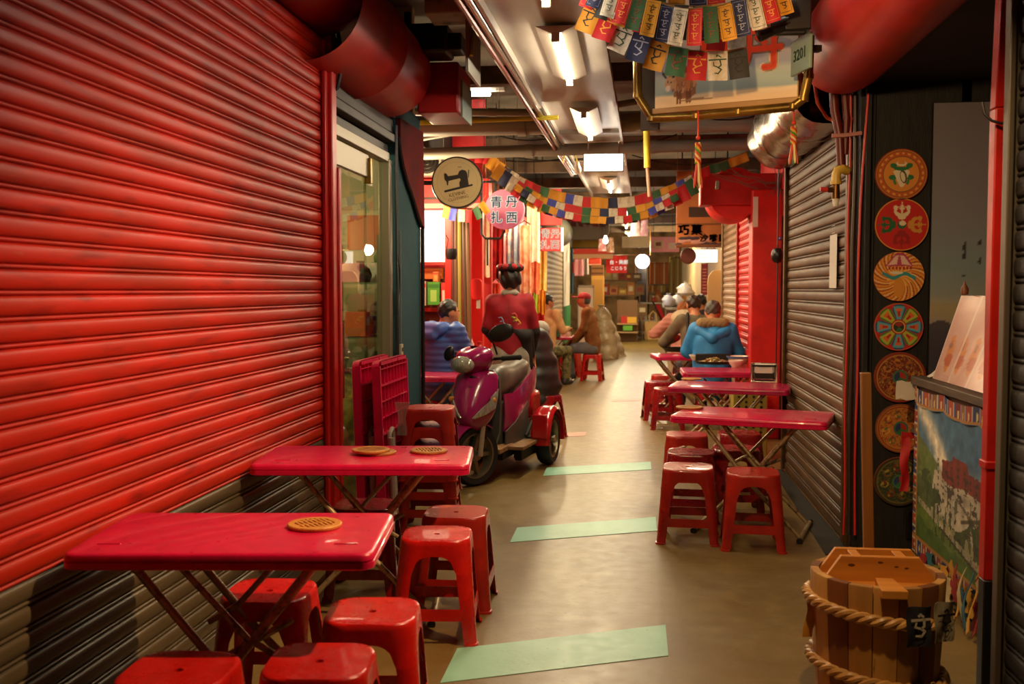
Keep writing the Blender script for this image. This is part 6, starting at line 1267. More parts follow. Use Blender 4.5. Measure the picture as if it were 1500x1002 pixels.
# person standing in red shirt
def j_stand():
    J = dict(pelvis=(0, 0, .93), chest=(0, .0, 1.28), neck=(0, .0, 1.47), head=(.0, .035, 1.60), hl=(-.09, 0, .90), hr=(.09, 0, .90), kl=(-.10, .02, .49), kr=(.15, .03, .49), al=(-.11, -.02, .09), ar=(.22, .0, .09), sl=(-.150, .0, 1.40), sr=(.150, .0, 1.40), el=(-.215, .02, 1.14), er=(.225, .06, 1.12), wl=(-.16, .22, 1.02), wr=(.20, .13, .92)); return J
TEE = M('tee_crimson', '9c0f22', .75, var=(8, '7f0a1a', .4, .7), bump=(9, .25)); GREYT = M('trouser_grey', '9c9484', .8, var=(12, '807868', .4, .7), bump=(14, .3))
def hair_wrap(t, hp, RA):
    sdf('hair', [ell(hp(0, -.025, .012), (.110, .115, .112), RA)], HAIRB, t, h=.009, k=.02, disp=lambda P: .008*np.sin(P[..., 0]*80+P[..., 2]*30), cut=lambda P: (P-np.array(hp(0, 0, 0))) @ RA @ np.array([0, 1, 0])-.03)
    sdf('headband', [ell(hp(.088*cos(a), -.02+.095*sin(a), .105+.010*sin(5*a)), (.042, .042, .036)) for a in np.linspace(0, 2*pi, 11)[:-1]], BLACK, t, h=.009, k=.02)
    sdf('headband_tuft', [ell(hp(.098*cos(a), -.02+.108*sin(a), .112), (.034, .036, .030)) for a in (-2.5, -1.9, -1.15, -.5, .4, 2.6)], M('tuft_red', 'a01820', .8, bump=(60, .5)), t, h=.009, k=.006)
q = aY(747, 664, 9.35)
pr_ = person('person standing in a crimson tee with a black and red headband, seen from behind', (q.x, 9.35, 0), .06, j_stand(), jacket=TEE, trousers=GREYT, hairfn=hair_wrap, sleeve=.42, jr=1.0, hem=.04, disp=lambda P: .006*np.sin(P[..., 2]*26+P[..., 0]*14)*np.sin(P[..., 0]*11))
DK = M('dark_undersleeve', '1f1a1a', .8)
J = {k: Vector(v) for k, v in j_stand().items()}
for s in ('l', 'r'): sdf('undersleeve', [cap(J['s'+s].lerp(J['e'+s], .6), J['e'+s], .055, .050), cap(J['e'+s], J['e'+s].lerp(J['w'+s], .85), .050, .038)], DK, pr_, k=.02)
sdf('collar', [cap((-.05, -.045, 1.475), (.05, -.045, 1.475), .024, .024), cap((-.05, -.045, 1.475), (-.07, .04, 1.47), .022, .02), cap((.05, -.045, 1.475), (.07, .04, 1.47), .022, .02)], M('collar_grey', '9a9284', .8), pr_, h=.01)
sdf('apron', [cap((-.02, -.10, 1.16), (.14, -.08, 1.08), .028, .05, (1, .7, 1)), cap((.14, -.065, 1.08), (.18, -.02, .80), .06, .04, (1, .6, 1)), cap((.17, .0, 1.1), (.19, .07, .9), .05, .04)], M('apron_black', '1c1716', .8), pr_, h=.012)
b = MB()
for k, (x, cz, colr) in enumerate(((-.07, 1.235, 0), (-.055, 1.20, 0), (.045, 1.24, 1), (.065, 1.235, 2), (.085, 1.21, 2), (.055, 1.27, 3))):
    b.tube([(x-.025, -.142-.002*k, cz+.015), (x, -.146, cz+.02), (x+.02, -.145, cz-.01), (x-.005, -.143, cz-.02)], .006, 5, m=colr)
stuff(b.build('printed_letters', [M('print_blue', '6a86a8', .7), M('print_green', '6a9a3a', .7), M('print_yellow', 'c8a83a', .7), M('print_red', 'c84a3a', .7)], pr_))
b = MB(); b.box((.0, -.15, 1.30), (.003, .003, .24)); b.build('back_seam', M('seam_dark', '6e0a16', .8), pr_)

# boy or man in blue puffer
PUFF = M('puffer_blue', '3a60b4', .5, var=(6, '2f5098', .4, .7)); JEAN = M('jeans_blue', '2a3a6a', .8)
q = aY(645, 480, 9.78)
pb = person('person in a blue quilted puffer jacket seated at the crimson table by the stall', (q.x, 9.78, 0), rad(-38), seated(.12, (0.02, 0, .0), tl=.53), look=rad(-14), jacket=PUFF, trousers=JEAN, jr=1.24, hem=-.06, disp=lambda P: -.011*np.abs(np.sin(P[..., 2]*pi/.062)))
sdf('hood', [cap((-.10, -.10, 1.13), (.10, -.10, 1.13), .065, .065), cap((-.12, -.05, 1.14), (-.09, .07, 1.13), .055, .045), cap((.12, -.05, 1.14), (.09, .07, 1.13), .055, .045), cap((-.07, -.15, 1.07), (.07, -.15, 1.07), .05, .05)], PUFF, pb)
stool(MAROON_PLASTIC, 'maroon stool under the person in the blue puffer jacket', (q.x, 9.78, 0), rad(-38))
# tan sweater
q = aY(800, 480, 15.95); TAN = M('sweater_tan', 'd2a470', .9, var=(10, 'b88c5a', .4, .7), bump=(40, .3))
person('person in a tan sweater seated at the far table, back turned', (q.x, 15.95, 0), rad(-30), seated(.05, tl=.56), look=rad(-25), jacket=TAN, trousers=M('khaki_camouflage', '6a6238', .8, var=[(14, '3f3c20', .45, .55), (22, '8a8050', .55, .65)]), jr=1.05)
stool(BRICK_PLASTIC, 'brick red stool under the person in the tan sweater', (q.x, 15.95, 0), rad(-30))
# cap wearer
def hair_cap(t, hp, RA):
    CP = M('cap_red', 'a01c24', .7)
    sdf('hair', [ell(hp(0, -.03, .0), (.086, .085, .09), RA)], HAIRG, t, h=.009, cut=lambda P: (P-np.array(hp(0, 0, 0))) @ RA @ np.array([0, 1, 0])-.02)
    o = sdf('cap', [ell(hp(0, -.005, .05), (.094, .112, .085), RA)], CP, t, h=.009, cut=lambda P: -((P-np.array(hp(0, 0, 0))) @ RA @ np.array([0, 0, 1])-.035))
    sdf('cap_peak', [ell(hp(0, .14, .040), (.075, .075, .012), RA)], CP, o, h=.007)
q = aY(868, 520, 17.0); BRJ = M('jacket_brown', '8a5724', .85, var=(9, '6e4218', .4, .7), bump=(30, .3))
J4 = seated(.16, (0, .02, 0), tl=.58, knees=-.02); 
for s, x in (('l', -1), ('r', 1)): J4['e'+s] = J4['s'+s]+Vector((x*.05, .04, -.28)); J4['w'+s] = Vector((x*.05, .36, .60))
person('person in a red cap and brown jacket seated in profile with folded hands', (q.x, 17.0, 0), rad(82), J4, nod=-.1, jacket=BRJ, trousers=M('trouser_blue_grey', '6a6a70', .8), hairfn=hair_cap, jr=1.08, disp=lambda P: .006*np.sin(P[..., 2]*30+P[..., 1]*20))
stool(RED_PLASTIC, 'red stool under the person in the red cap', (q.x, 17.0, 0), rad(82))
# bright blue jacket with fur hood
q = aY(1044, 500, 11.25); BLUJ = M('jacket_azure', '2280c0', .6, var=(7, '1b6ba6', .4, .7), bump=(10, .25))
J5 = seated(.20, (0, .03, .02), tl=.50); 
for s, x in (('l', -1), ('r', 1)): J5['e'+s] = J5['s'+s]+Vector((x*.10, .06, -.24)); J5['w'+s] = J5['e'+s]+Vector((-x*.10, .26, .02))
pj = person('person in a bright blue hooded jacket seated with back turned, khaki hood lining', (q.x, 11.25, 0), rad(-4), J5, nod=.3, jacket=BLUJ, trousers=M('trouser_dark', '24242a', .8), hair=HAIRG, jr=1.22, hem=-.08, disp=lambda P: .007*np.sin(P[..., 0]*34)*np.sin(P[..., 2]*11))
sdf('hood_lining', [cap((-.11, .03, 1.14), (.11, .03, 1.14), .066, .066, (1, .9, .9)), cap((-.12, .05, 1.13), (-.09, .16, 1.15), .055, .05), cap((.12, .05, 1.13), (.09, .16, 1.15), .055, .05)], M('khaki_fur', '8a7048', .95, bump=(80, .8)), pj, disp=lambda P: .006*np.sin(P[..., 0]*120)*np.sin(P[..., 2]*90+P[..., 1]*70))
sdf('hood', [cap((-.15, .02, 1.06), (0, -.07, .98), .06, .06), cap((.15, .02, 1.06), (0, -.07, .98), .06, .06)], BLUJ, pj)
b = MB(); b.tube([(0, -.115-.11*k+.17*k, .66+.30*k-.0) for k in (0, .5, 1)], .004, 5); b.build('seam', M('azure_dark', '124a78', .7), pj)
# olive jacket with red cuff
q = aY(1021, 500, 12.7); OLV = M('jacket_olive', '6a6048', .8, var=(8, '544b36', .4, .7), bump=(20, .2))
J6 = seated(.16, (-.01, .05, .0), tl=.56); J6['el'] = J6['sl']+Vector((-.20, .13, -.27)); J6['wl'] = J6['el']+Vector((.18, .10, .05))
po_ = person('person in an olive jacket with a red cuff eating, behind the bright blue jacket', (q.x, 12.7, 0), rad(8), J6, nod=.2, jacket=OLV, trousers=M('trouser_dark', '24242a', .8), hair=M('dark_brown_hair', '2c1a10', .5, bump=(60, .5)), jr=1.12)
for s in ('l', 'r'): sdf('red_cuff', [cap(J6['e'+s].lerp(J6['w'+s], .68), J6['e'+s].lerp(J6['w'+s], .95), .056, .050)], M('cuff_red', 'c81818', .7), po_)
sdf('backpack_strap', [cap(J6['sl'].lerp(J6['neck'], .35)+Vector((0, -.05, .07)), J6['sl'].lerp(J6['pelvis'], .4)+Vector((-.02, -.10, .0)), .022, .022), cap(J6['sl'].lerp(J6['pelvis'], .4)+Vector((-.02, -.10, 0)), J6['pelvis']+Vector((-.16, -.08, .14)), .022, .022)], BLACK, po_)
# pink jacket, cream hood, and one more behind
q = aY(1003, 480, 15.2); PNK = M('jacket_pink', 'c98a7c', .75, var=(8, 'b87868', .4, .7))
J8 = seated(.42, (.02, .04, -.03), tl=.54); J8['el'] = J8['sl']+Vector((-.24, .10, -.22)); J8['wl'] = J8['el']+Vector((.10, .20, -.02))
pp = person('person in a pink jacket bent far over the table, cream hood at the neck', (q.x, 15.2, 0), rad(6), J8, nod=.5, jacket=PNK, trousers=M('trouser_cream', 'b8a888', .8), hair=M('ginger_hair', '9a5a28', .6, bump=(60, .5)), jr=1.15, disp=lambda P: -.008*np.abs(np.sin(P[..., 2]*pi/.07)))
sdf('hood', [ell(J8['neck']+Vector((.0, -.10, -.03)), (.19, .15, .14))], M('hood_cream', 'd0bc98', .8), pp)
q = aY(1026, 470, 16.2); person('person with black hair in a dark coat furthest along the table row', (q.x, 16.2, 0), rad(-10), seated(.1, tl=.56), jacket=M('coat_black', '1e1b1a', .7), trousers=M('trouser_dark', '24242a', .8), jr=1.1)
stool(BRICK_PLASTIC, 'brick red stool under the person in the pink jacket', (aY(1003, 480, 15.2).x, 15.2, 0), .1); stool(BRICK_PLASTIC, 'brick red stool under the person in the dark coat', (q.x, 16.2, 0), .1)
# dark jacket figure beside the red shirt
q = aY(797, 520, 10.35); BLJ = M('jacket_black', '1c1a1b', .5, var=(7, '2b292a', .45, .75))
J7 = seated(.34, (.0, .04, -.02), tl=.53)
pk_ = person('person in a black puffer jacket with grey shoulders seated behind the red tee, head down', (q.x, 10.35, 0), rad(62), J7, nod=.4, jacket=BLJ, trousers=M('trouser_dark', '24242a', .8), hair=HAIRG, jr=1.22, hem=-.10, disp=lambda P: .014*np.sin(P[..., 2]*17+P[..., 0]*9)*np.sin(P[..., 1]*12+P[..., 2]*7)+.005*np.sin(P[..., 2]*45))
sdf('grey_shoulder', [cap(J7['sl']+Vector((.0, -.0, .02)), J7['sr']+Vector((0, 0, .02)), .098, .098, (1, .75, .9)), cap(J7['sl'], J7['sl']+Vector((-.03, .02, -.08)), .092, .07), cap(J7['sr'], J7['sr']+Vector((.03, .02, -.08)), .092, .07)], M('jacket_grey', '8a8478', .7, var=(9, 'a8a294', .45, .7)), pk_)
stool(MAROON_PLASTIC, 'maroon stool under the person in the black puffer jacket', (q.x, 10.35, 0), rad(62))
# ------------------------------------------------------------------ far end of the passage
ORG = M('orange_board', 'b86a30', .6, var=(3, 'a05824', .4, .7))
x0, x1, z0, z1 = rect(991, 236, 1074, 362, 14.6); ob = thing('orange_signboard', 'orange signboard with black brush characters over the food stall', 'sign', ((x0+x1)/2, 14.6, z0)); W, Hh = x1-x0, z1-z0
b = MB(); b.box((0, .06, Hh/2), (W, .12, Hh)); b.build('board', ORG, ob, bevel=.006)
for e in (-.4, .4): b = MB(); b.tube([(e*W, .06, Hh), (e*W, .06, 3.79-z0)], .01, 5); b.build('hanger', DARKSTEEL, ob)
b = MB(); b.box((.0, -.004, Hh*.27), (W, .01, .02)); b.box((-.0, -.004, Hh*.02), (W, .012, .03)); b.build('joint_strip', M('orange_dark', '7a4420', .6), ob, smooth=0)
b = MB(); b.box((-.03, -.004, Hh*.41), (.38, .012, .14)); b.build('recess', M('recess_brown', '3d2416', .7), ob, smooth=0)
text('巧菓', .155, M('brush_black', '2a1810', .6), ob, (-.20, -.010, Hh*.195), bold=.006, spacing=1.3); text('沙嗲雞', .115, M('brush_black', '2a1810', .6), ob, (.12, -.010, Hh*.10), bold=.004, spacing=1.25)
b = MB(); rr = random.Random(5)
for k in range(16):
    x = -W/2+.03+W*.94*k/15; b.ball((x, -.006, .02+.03*rr.random()+(.08 if k in (1, 2, 3, 4, 5) else 0)), (.05, .004, .022), 5)
stuff(b.build('painted_foliage', M('brush_dark_violet', '3c2a34', .6), ob))
b = MB()
for k in range(5): b.ball((-W/2+.08+.09*k, -.005, .085+.02*sin(k*2)), (.06, .003, .03), 5)
stuff(b.build('painted_blossom', M('brush_pink', 'c08a78', .6), ob))
boxy('lit_menu', 'glowing white menu box under the orange signboard', 'lit sign', (1009, 366, 1051, 384), 15.6, .08, M('menu_glow', 'fff6e6', .5, emit=2.2), [('menu_line', M('menu_grey', 'b8a890', .5), (.3, .6, .6, .66), .004), ('menu_line', M('menu_grey', 'b8a890', .5), (.35, .4, .7, .46), .004)], hang=1)
x = aY(1008, 375, 14.75); b = MB(); b.lathe([(0, -.05), (.10, -.05), (.115, 0), (.10, .05), (0, .05)], 20, T=RX); tag(b.build('round_gong', M('gong_brown', '5a2416', .5), loc=x), 'round brown wooden plaque left of the glowing menu', 'plaque')
boxy('maroon_door_curtain', 'maroon patterned strip of curtain beyond the pink jacket', 'curtain', (1027, 386, 1037, 432), 20, .05, M('maroon_curtain', '6e1a20', .8), [('dot_row', M('curtain_dot', 'b07060', .8), (.2, .1*k, .8, .1*k+.03), .004) for k in range(1, 9)], hang=1)
x0, x1, z0, z1 = rect(1036, 396, 1060, 500, 17.5); ar = thing('arched_doorway', 'cream arched doorway beside the tan shutter', 'doorway', ((x0+x1)/2, 17.5, 0)); W = x1-x0
b = MB(); b.prism([(-W/2, 0), (-W/2, z1-.2)]+[( -W/2*cos(a), z1-.2+.2*sin(a)) for a in np.linspace(.2, pi/2, 6)]+[(W/2, z1), (W/2, 0)], 0, .06, T=RX); b.build('door_leaf', M('arch_cream', 'c9a878', .6), ar); b = MB(); b.box((0, -.065, .55), (W*.9, .01, 1.0)); b.build('lower_panel', M('arch_ochre', 'b07a34', .6), ar, smooth=0); b = MB(); b.box((W/2+.03, -.03, z1/2), (.05, .1, z1)); b.build('jamb', ALU, ar)
# shelf of cartons
x0, x1, z0, z1 = rect(950, 372, 1012, 440, 36); cs = thing('carton_shelf', 'tall steel rack carrying stacked cartons behind the globe lamp', 'shelf', ((x0+x1)/2, 36.3, 0)); W = x1-x0
for sx in (-1, 1):
    for sy in (-.25, .25): b = MB(); b.box((sx*W/2, sy, 1.4), (.05, .05, 2.8)); b.build('upright', DARKSTEEL, cs)
for z in (.55, 1.36, 1.69): b = MB(); b.box((0, 0, z), (W, .56, .04)); b.build('shelf_board', M('shelf_grey', '5a5448', .5), cs, bevel=.004)
CT = M('carton_brown', 'a8702f', .8, var=(5, '94602a', .4, .7)); CP_ = M('carton_orange', 'b8632c', .8); CY = M('carton_buff', 'a3863f', .8); TAPE = M('tape_pale', 'd0b890', .5)
for i, (r_, m_, lab) in enumerate([((952, 384, 966, 416), CP_, 'tall orange carton at the end of the rack nearest the globe lamp'), ((967, 384, 979, 416), CP_, 'tall orange carton second along the rack'), ((981, 376, 986, 430), CY, 'narrow buff carton between the orange and wide cartons'), ((988, 374, 998, 430), CY, 'wide buff carton in the middle of the rack'), ((999, 380, 1011, 430), CT, 'brown carton at the far end of the rack'), ((950, 418, 962, 428), CT, 'low brown carton under the orange pair'), ((963, 418, 975, 428), CY, 'low buff carton under the orange pair'), ((966, 434, 976, 444), CT, 'open brown carton on the white cart holding bags')]):
    boxy('carton', lab, 'carton', r_, 36.0, .4, m_, [('tape', TAPE, (.42, 0, .56, 1.0), .003), ('flap_line', M('carton_dark', '6a4420', .8), (0, .93, 1, .955), .003)], 'cartons on the rack')
x = aY(941, 383, 24.0); gl = thing('globe_lamp', 'glowing pinkish white globe lamp hanging in the passage', 'lamp', x); b = MB(); b.ball((0, 0, 0), .165, 14); b.build('globe', M('globe_glow', 'fff0f6', .4, emit=4.5), gl); b = MB(); b.tube([(0, 0, .16), (0, 0, 3.79-x.z)], .008, 5); b.build('cord', BLACK, gl)
b = MB(); b.lathe([(0, .19), (.04, .18), (.045, .155), (0, .155)], 12); b.build('cap', STEEL, gl)
lamp('globe_light', 'POINT', x-Vector((0, .3, 0)), 25, (1, .8, .85), shadow_soft_size=.15)
# display window, white cart, bags, tote
x0, x1, z0, z1 = rect(931, 376, 948, 444, 35.0); dw = thing('display_case', 'tall glass display case with a white frame behind the globe lamp', 'case', ((x0+x1)/2, 35, 0)); W = x1-x0
b = MB()
for sx in (-1, 1): b.box((sx*W/2, 0, (z0+z1)/2), (.05, .06, z1-z0))
for zz in (z0, z1): b.box((0, 0, zz), (W+.05, .06, .05))
b.box((0, .2, z0/2), (W, .4, z0)); b.build('frame', M('pale_pink_frame', 'd8b49c', .5), dw); b = MB(); b.box((.02, .1, (z0+z1)/2), (W-.06, .02, z1-z0-.06)); b.build('dark_pane', M('dark_pane', '4a4250', .1), dw, smooth=0)
x0, x1, z0, z1 = rect(933, 444, 976, 494, 33.8); wc = thing('white_cart', 'white kitchen cart with open shelves of packets behind the tote bag', 'cart', ((x0+x1)/2, 34.0, 0)); W = x1-x0; b = MB()
for sx in (-1, 1):
    for sy in (-.25, .25): b.box((sx*W/2, sy, z1/2), (.04, .04, z1))
b.build('frame', WHITE, wc)
for zz in (.12, .5, z1): b = MB(); b.box((0, 0, zz), (W+.04, .56, .04)); b.build('shelf', WHITE, wc)
for k in range(9):
    nm, colr = [('yellow', 'd0a030'), ('red', 'b83028'), ('white', 'd0c4b0')][k % 3]; b = MB(); hh = .12+.06*(k % 2); b.box((0, 0, hh/2), (.07, .2, hh)); b.box((0, -.101, hh*.6), (.05, .004, hh*.3), 1); tag(b.build('packet', [M('packet_'+colr, colr, .5), WHITE], loc=(wc.location.x-W*.4+.1*k, 33.85, .52), bevel=.004), f'{nm} packet on the white cart, number {["one","two","three","four","five","six","seven","eight","nine"][k]} from the aisle', 'packet', 'packets on the white cart')
sb = thing('stuffed_bag', 'tied clear bag of brown food on the white cart', 'bag', (aY(964, 432, 34).x, 34.0, z1+.02)); b = MB(); b.lathe([(0, 0), (.12, .02), (.15, .15), (.11, .28), (.03, .38), (.05, .46), (0, .44)], 16); b.build('bag_body', M('bag_brown', 'a8602c', .3, var=(9, 'd0a070', .5, .7)), sb); b = MB(); b.lathe([(.035, .37), (.04, .39), (.035, .41)], 12); b.build('tie', REDPAINT, sb)
jr_ = thing('sauce_jar', 'red capped jar beside the tied clear bag', 'jar', (aY(957, 440, 34).x, 33.95, z1+.02)); b = MB(); b.lathe([(0, 0), (.05, 0), (.05, .15), (.04, .17), (0, .17)], 14); b.build('jar', M('jar_red', 'b82420', .3), jr_); b = MB(); b.lathe([(.045, .17), (.045, .21), (0, .21)], 14); b.build('lid', WHITE, jr_)
q = gp(957, 497, 0); x0, x1, z0, z1 = rect(944, 472, 969, 498, q.y); tt = thing('tote_bag', 'cream canvas tote bag standing on the passage floor', 'bag', ((x0+x1)/2, q.y, 0)); W = x1-x0; Hh = z1-z0
b = MB(); b.grid([[(W/2*u*(1-.05*v), -.09*(1-v*.6)*(1-abs(u)**3)*s+.0, Hh*v) for u, s in [(a, 1) for a in np.linspace(-1, 1, 9)]+[(a, -1) for a in np.linspace(1, -1, 9)]] for v in np.linspace(0, 1, 6)], cu=True); b.build('bag_body', M('canvas', 'cda468', .85), tt)
for y in (-.05, .05): b = MB(); b.tube([(-.12, y, Hh-.02), (-.09, y, Hh+.22), (0, y, Hh+.32), (.09, y, Hh+.22), (.12, y, Hh-.02)], .02, 6); b.build('handle', M('canvas', 'cda468', .85), tt)
b = MB(); b.box((0, -.085, Hh*.55), (.2, .004, .05)); b.box((0, -.088, Hh*.38), (.26, .004, .05)); b.build('print', M('canvas_print', 'a8703c', .8), tt, smooth=0)
q = gp(985, 503, 0); rt_ = thing('folded_trolley', 'red and black folded trolley leaning behind the tote bag', 'trolley', (aY(966, 470, 32.6).x, 32.6, 0)); b = MB(); b.bar((-.1, 0, 1.05), (.35, .1, .1), .30, .12); b.build('red_cover', M('trolley_red', 'c0161a', .7), rt_, bevel=.03); b = MB(); b.bar((-.22, -.1, 1.15), (.38, -.0, .05), .06, .05); b.build('frame', BLACK, rt_, bevel=.01); b = MB(); b.lathe([(.05, -.03), (.12, -.03), (.14, 0), (.12, .03), (.05, .03)], 16, T=Matrix.Translation((.42, -.05, .14)) @ RX); b.build('wheel', RUBBER, rt_)
# piles of bags past the pink jacket
for i, (px, py, r_, colr) in enumerate([(979, 447, .20, 'b4b6b8'), (993, 446, .20, 'c0bfba'), (1006, 431, .24, 'cfc8b8'), (1017, 448, .15, 'a89c88')]):
    q = aY(px, py, 24.5); t = thing('sack_bundle', ['grey plastic sack lowest above the pink jacket', 'pale sack second along the bundle', 'whitest sack on the wide brown carton', 'brownish sack in front of the bundle'][i], 'sack', (q.x, 24.4+.25*i, [1.09, 1.09, 1.37, 1.09][i]), 0, 'plastic sacks behind the pink jacket')
    b = MB(); rows = [[(r_*(.75+.25*sin(3*a+z*5+i))*cos(a)*s, .2*sin(a)*s, z*.3) for a in np.linspace(0, 2*pi, 18, endpoint=False)] for z, s in ((0, .7), (.2, 1), (.6, .95), (.9, .55), (1.0, .15))]; b.grid(rows, cu=True); b.f += [tuple(range(4*18, 5*18))]; b.m += [0]; b.build('sack', M('sack_'+colr, colr, .4, bump=(14, .6)), t)
    b = MB(); b.lathe([(.03, .29), (.06, .34), (.02, .33)], 10); b.build('knot', M('sack_'+colr, colr, .4), t)
boxy('carton', 'wide brown carton under the whitest sack', 'carton', (997, 434, 1018, 450), 24.75, .4, CT, [('tape', TAPE, (.42, 0, .56, 1.0), .003)], 'cartons on the rack')
boxy('prep_table', 'low brown counter under the plastic sacks', 'counter', (976, 452, 1016, 500), 24.2, 1.2, M('prep_brown', '5a4430', .6), [('top_edge', STEEL, (0, .97, 1, 1), .02)], zfloor=0)
# clear bean sacks at the far left stall
for i, (px, w_, h_, lab) in enumerate([(893, .30, 1.12, 'tall clear sack of brown goods behind the person in the red cap'), (876, .28, 1.02, 'shorter clear sack partly hidden by the brown jacket'), (904, .30, .95, 'clear sack leaning outermost toward the aisle')]):
    q = gp(px, 505+i, 0); q = aY(px, 500, 22.5+.4*i); t = thing('clear_sack', lab, 'sack', (q.x, 22.5+.4*i, 0), 0, 'clear sacks of goods'); rows = []
    for z in np.linspace(0, 1, 41): rows.append([((w_*.75*(.86+.14*abs(sin(z*pi*4+i)))*(1-.6*z**6)*cos(a))-.28*z*(.6 if i != 2 else 1.2), w_*.75*(.86+.14*abs(sin(z*pi*4+i)))*(1-.6*z**6)*sin(a), h_*z) for a in np.linspace(0, 2*pi, 22, endpoint=False)])
    b = MB(); b.grid(rows, cu=True); b.f += [tuple(range(40*22, 41*22))]; b.m += [0]; b.build('sack_body', M('sack_plastic', 'c4b294', .22, var=[(5, 'a88c64', .45, .65), (14, 'd8ccb4', .6, .7)], bump=(16, .3)), t); b = MB(); b.lathe([(.02, 0), (.10, .06), (.02, .05)], 12, T=Matrix.Translation((rows[-1][0][0]-.1, 0, h_))); b.build('neck', M('sack_tie', 'c8b898', .3), t)
boxy('orange_cabinet', 'mustard cabinet standing behind the clear sacks', 'cabinet', (866, 404, 884, 470), 25.5, .6, M('cabinet_mustard', 'b8832c', .6), [('door', M('cabinet_door', 'a8762a', .6), (.06, .05, .94, .95), .015)], zfloor=0)
boxy('white_board', 'pale standing board behind the person in the red cap', 'board', (846, 418, 870, 492), 21.5, .05, M('pale_board2', 'cdb9a0', .5), [('frame', ALU, (0, .97, 1, 1), .01), ('frame', ALU, (0, 0, .05, 1), .01), ('frame', ALU, (.95, 0, 1, 1), .01)], zfloor=0)
x0, x1, z0, z1 = rect(888, 375, 918, 400, 27.0); rbn = thing('red_banner', 'red cloth banner with white characters across the far stall', 'banner', ((x0+x1)/2, 27, z1)); W, Hh = x1-x0, z1-z0
b = MB(); b.grid([[((u-.5)*W*1.0, .02*sin(u*12), -Hh*v) for u in np.linspace(0, 1, 12)] for v in np.linspace(0, 1, 5)]); b.build('cloth', M('banner_red', 'c8201c', .7, emit=.06), rbn, solid=.005)
text('台・美都', .12, SGW, rbn, (.06, -.03, -Hh*.38), bold=.003); text('こじろう', .11, SGW, rbn, (.06, -.03, -Hh*.74), bold=.002)  # lettering emission stands in for light missing on the banner front
b = MB(); b.tube([(-1.0, 0, 1.7), (-1.0, 0, .02), (W/2+.6, 0, .02), (W/2+.6, 0, 1.7)], .015, 6); b.build('pole', M('pole_wood', '8a5a30', .6), rbn)
boxy('red_valance', 'long red fringe valance left of the red banner', 'valance', (840, 364, 898, 372), 26.5, .06, M('valance_red', 'b83018', .7), [('lower_fringe', M('valance_tan', 'b08a60', .7), (0, -.9, 1, -.05), .02)])
boxy('round_lantern_tray', 'bright orange red hamper lid under the valance', 'lid', (862, 378, 880, 388), 26.3, .3, M('hamper_orange', 'e0401c', .5), [('rim', M('hamper_rim', 'f0a080', .5), (-.05, -.05, 1.05, .15), .02)], bev=.04)
boxy('wicker_hamper', 'brown wicker hamper stacked under the orange lid', 'hamper', (866, 388, 884, 404), 26.0, .35, M('wicker', '8a5a2c', .8, bump=(60, .8)), [('band', M('wicker_dark', '5a3818', .8), (0, .6, 1, .75), .01), ('band', M('wicker_dark', '5a3818', .8), (0, .15, 1, .3), .01)])
boxy('goods_rack', 'low rack of jars and bowls at the far end behind the clear sacks', 'rack', (904, 440, 934, 492), 30, .6, M('rack_brown', '6a4c30', .7), [('red_tub', M('tub_red', 'a82018', .5), (.2, .45, .5, .62), .3), ('green_leaves', M('leaf_green', '5a9a30', .6), (.3, .28, .75, .40), .3), ('shelf_edge', M('rack_edge', 'a08058', .6), (0, .42, 1, .45), .32), ('shelf_edge', M('rack_edge', 'a08058', .6), (0, .22, 1, .25), .32), ('yellow_tub', M('tub_yellow', 'c89a30', .5), (.5, .46, .95, .6), .3)], zfloor=0)
for i, (r_, y, colr, lab) in enumerate([((841, 366, 852, 382), 27.5, 'a83a38', 'dark red striped shirt hanging in the far clothes stall'), ((842, 380, 854, 404), 27.2, 'e0a0b0', 'pink blouse hanging in the far clothes stall'), ((854, 378, 862, 402), 27.3, 'b0a8a0', 'grey coat hanging beside the pink blouse'), ((838, 384, 842, 400), 27.6, '8a2a24', 'maroon sleeve at the edge of the white pillar'), ((836, 364, 841, 430), 28.0, '2a4450', 'long teal garment by the white pillar')]):
    x0, x1, z0, z1 = rect(*r_, y); t = thing('hanging_cloth', lab, 'cloth', ((x0+x1)/2, y, z1), 0, 'clothes in the far stall'); W, Hh = x1-x0, z1-z0
    b = MB(); b.grid([[((u-.5)*W*(1+.1*v), .03*sin(u*12+i), -Hh*v) for u in np.linspace(0, 1, 10)] for v in np.linspace(0, 1, 5)]); b.build('cloth', M('farcloth_%d' % i, colr, .8), t, solid=.006); b = MB(); b.tube([(-W*.4, 0, 0), (0, 0, .05), (W*.4, 0, 0)], .008, 5); b.tube([(0, 0, .05), (0, 0, 3.79-z1)], .005, 5); b.build('hanger', DARKSTEEL, t)
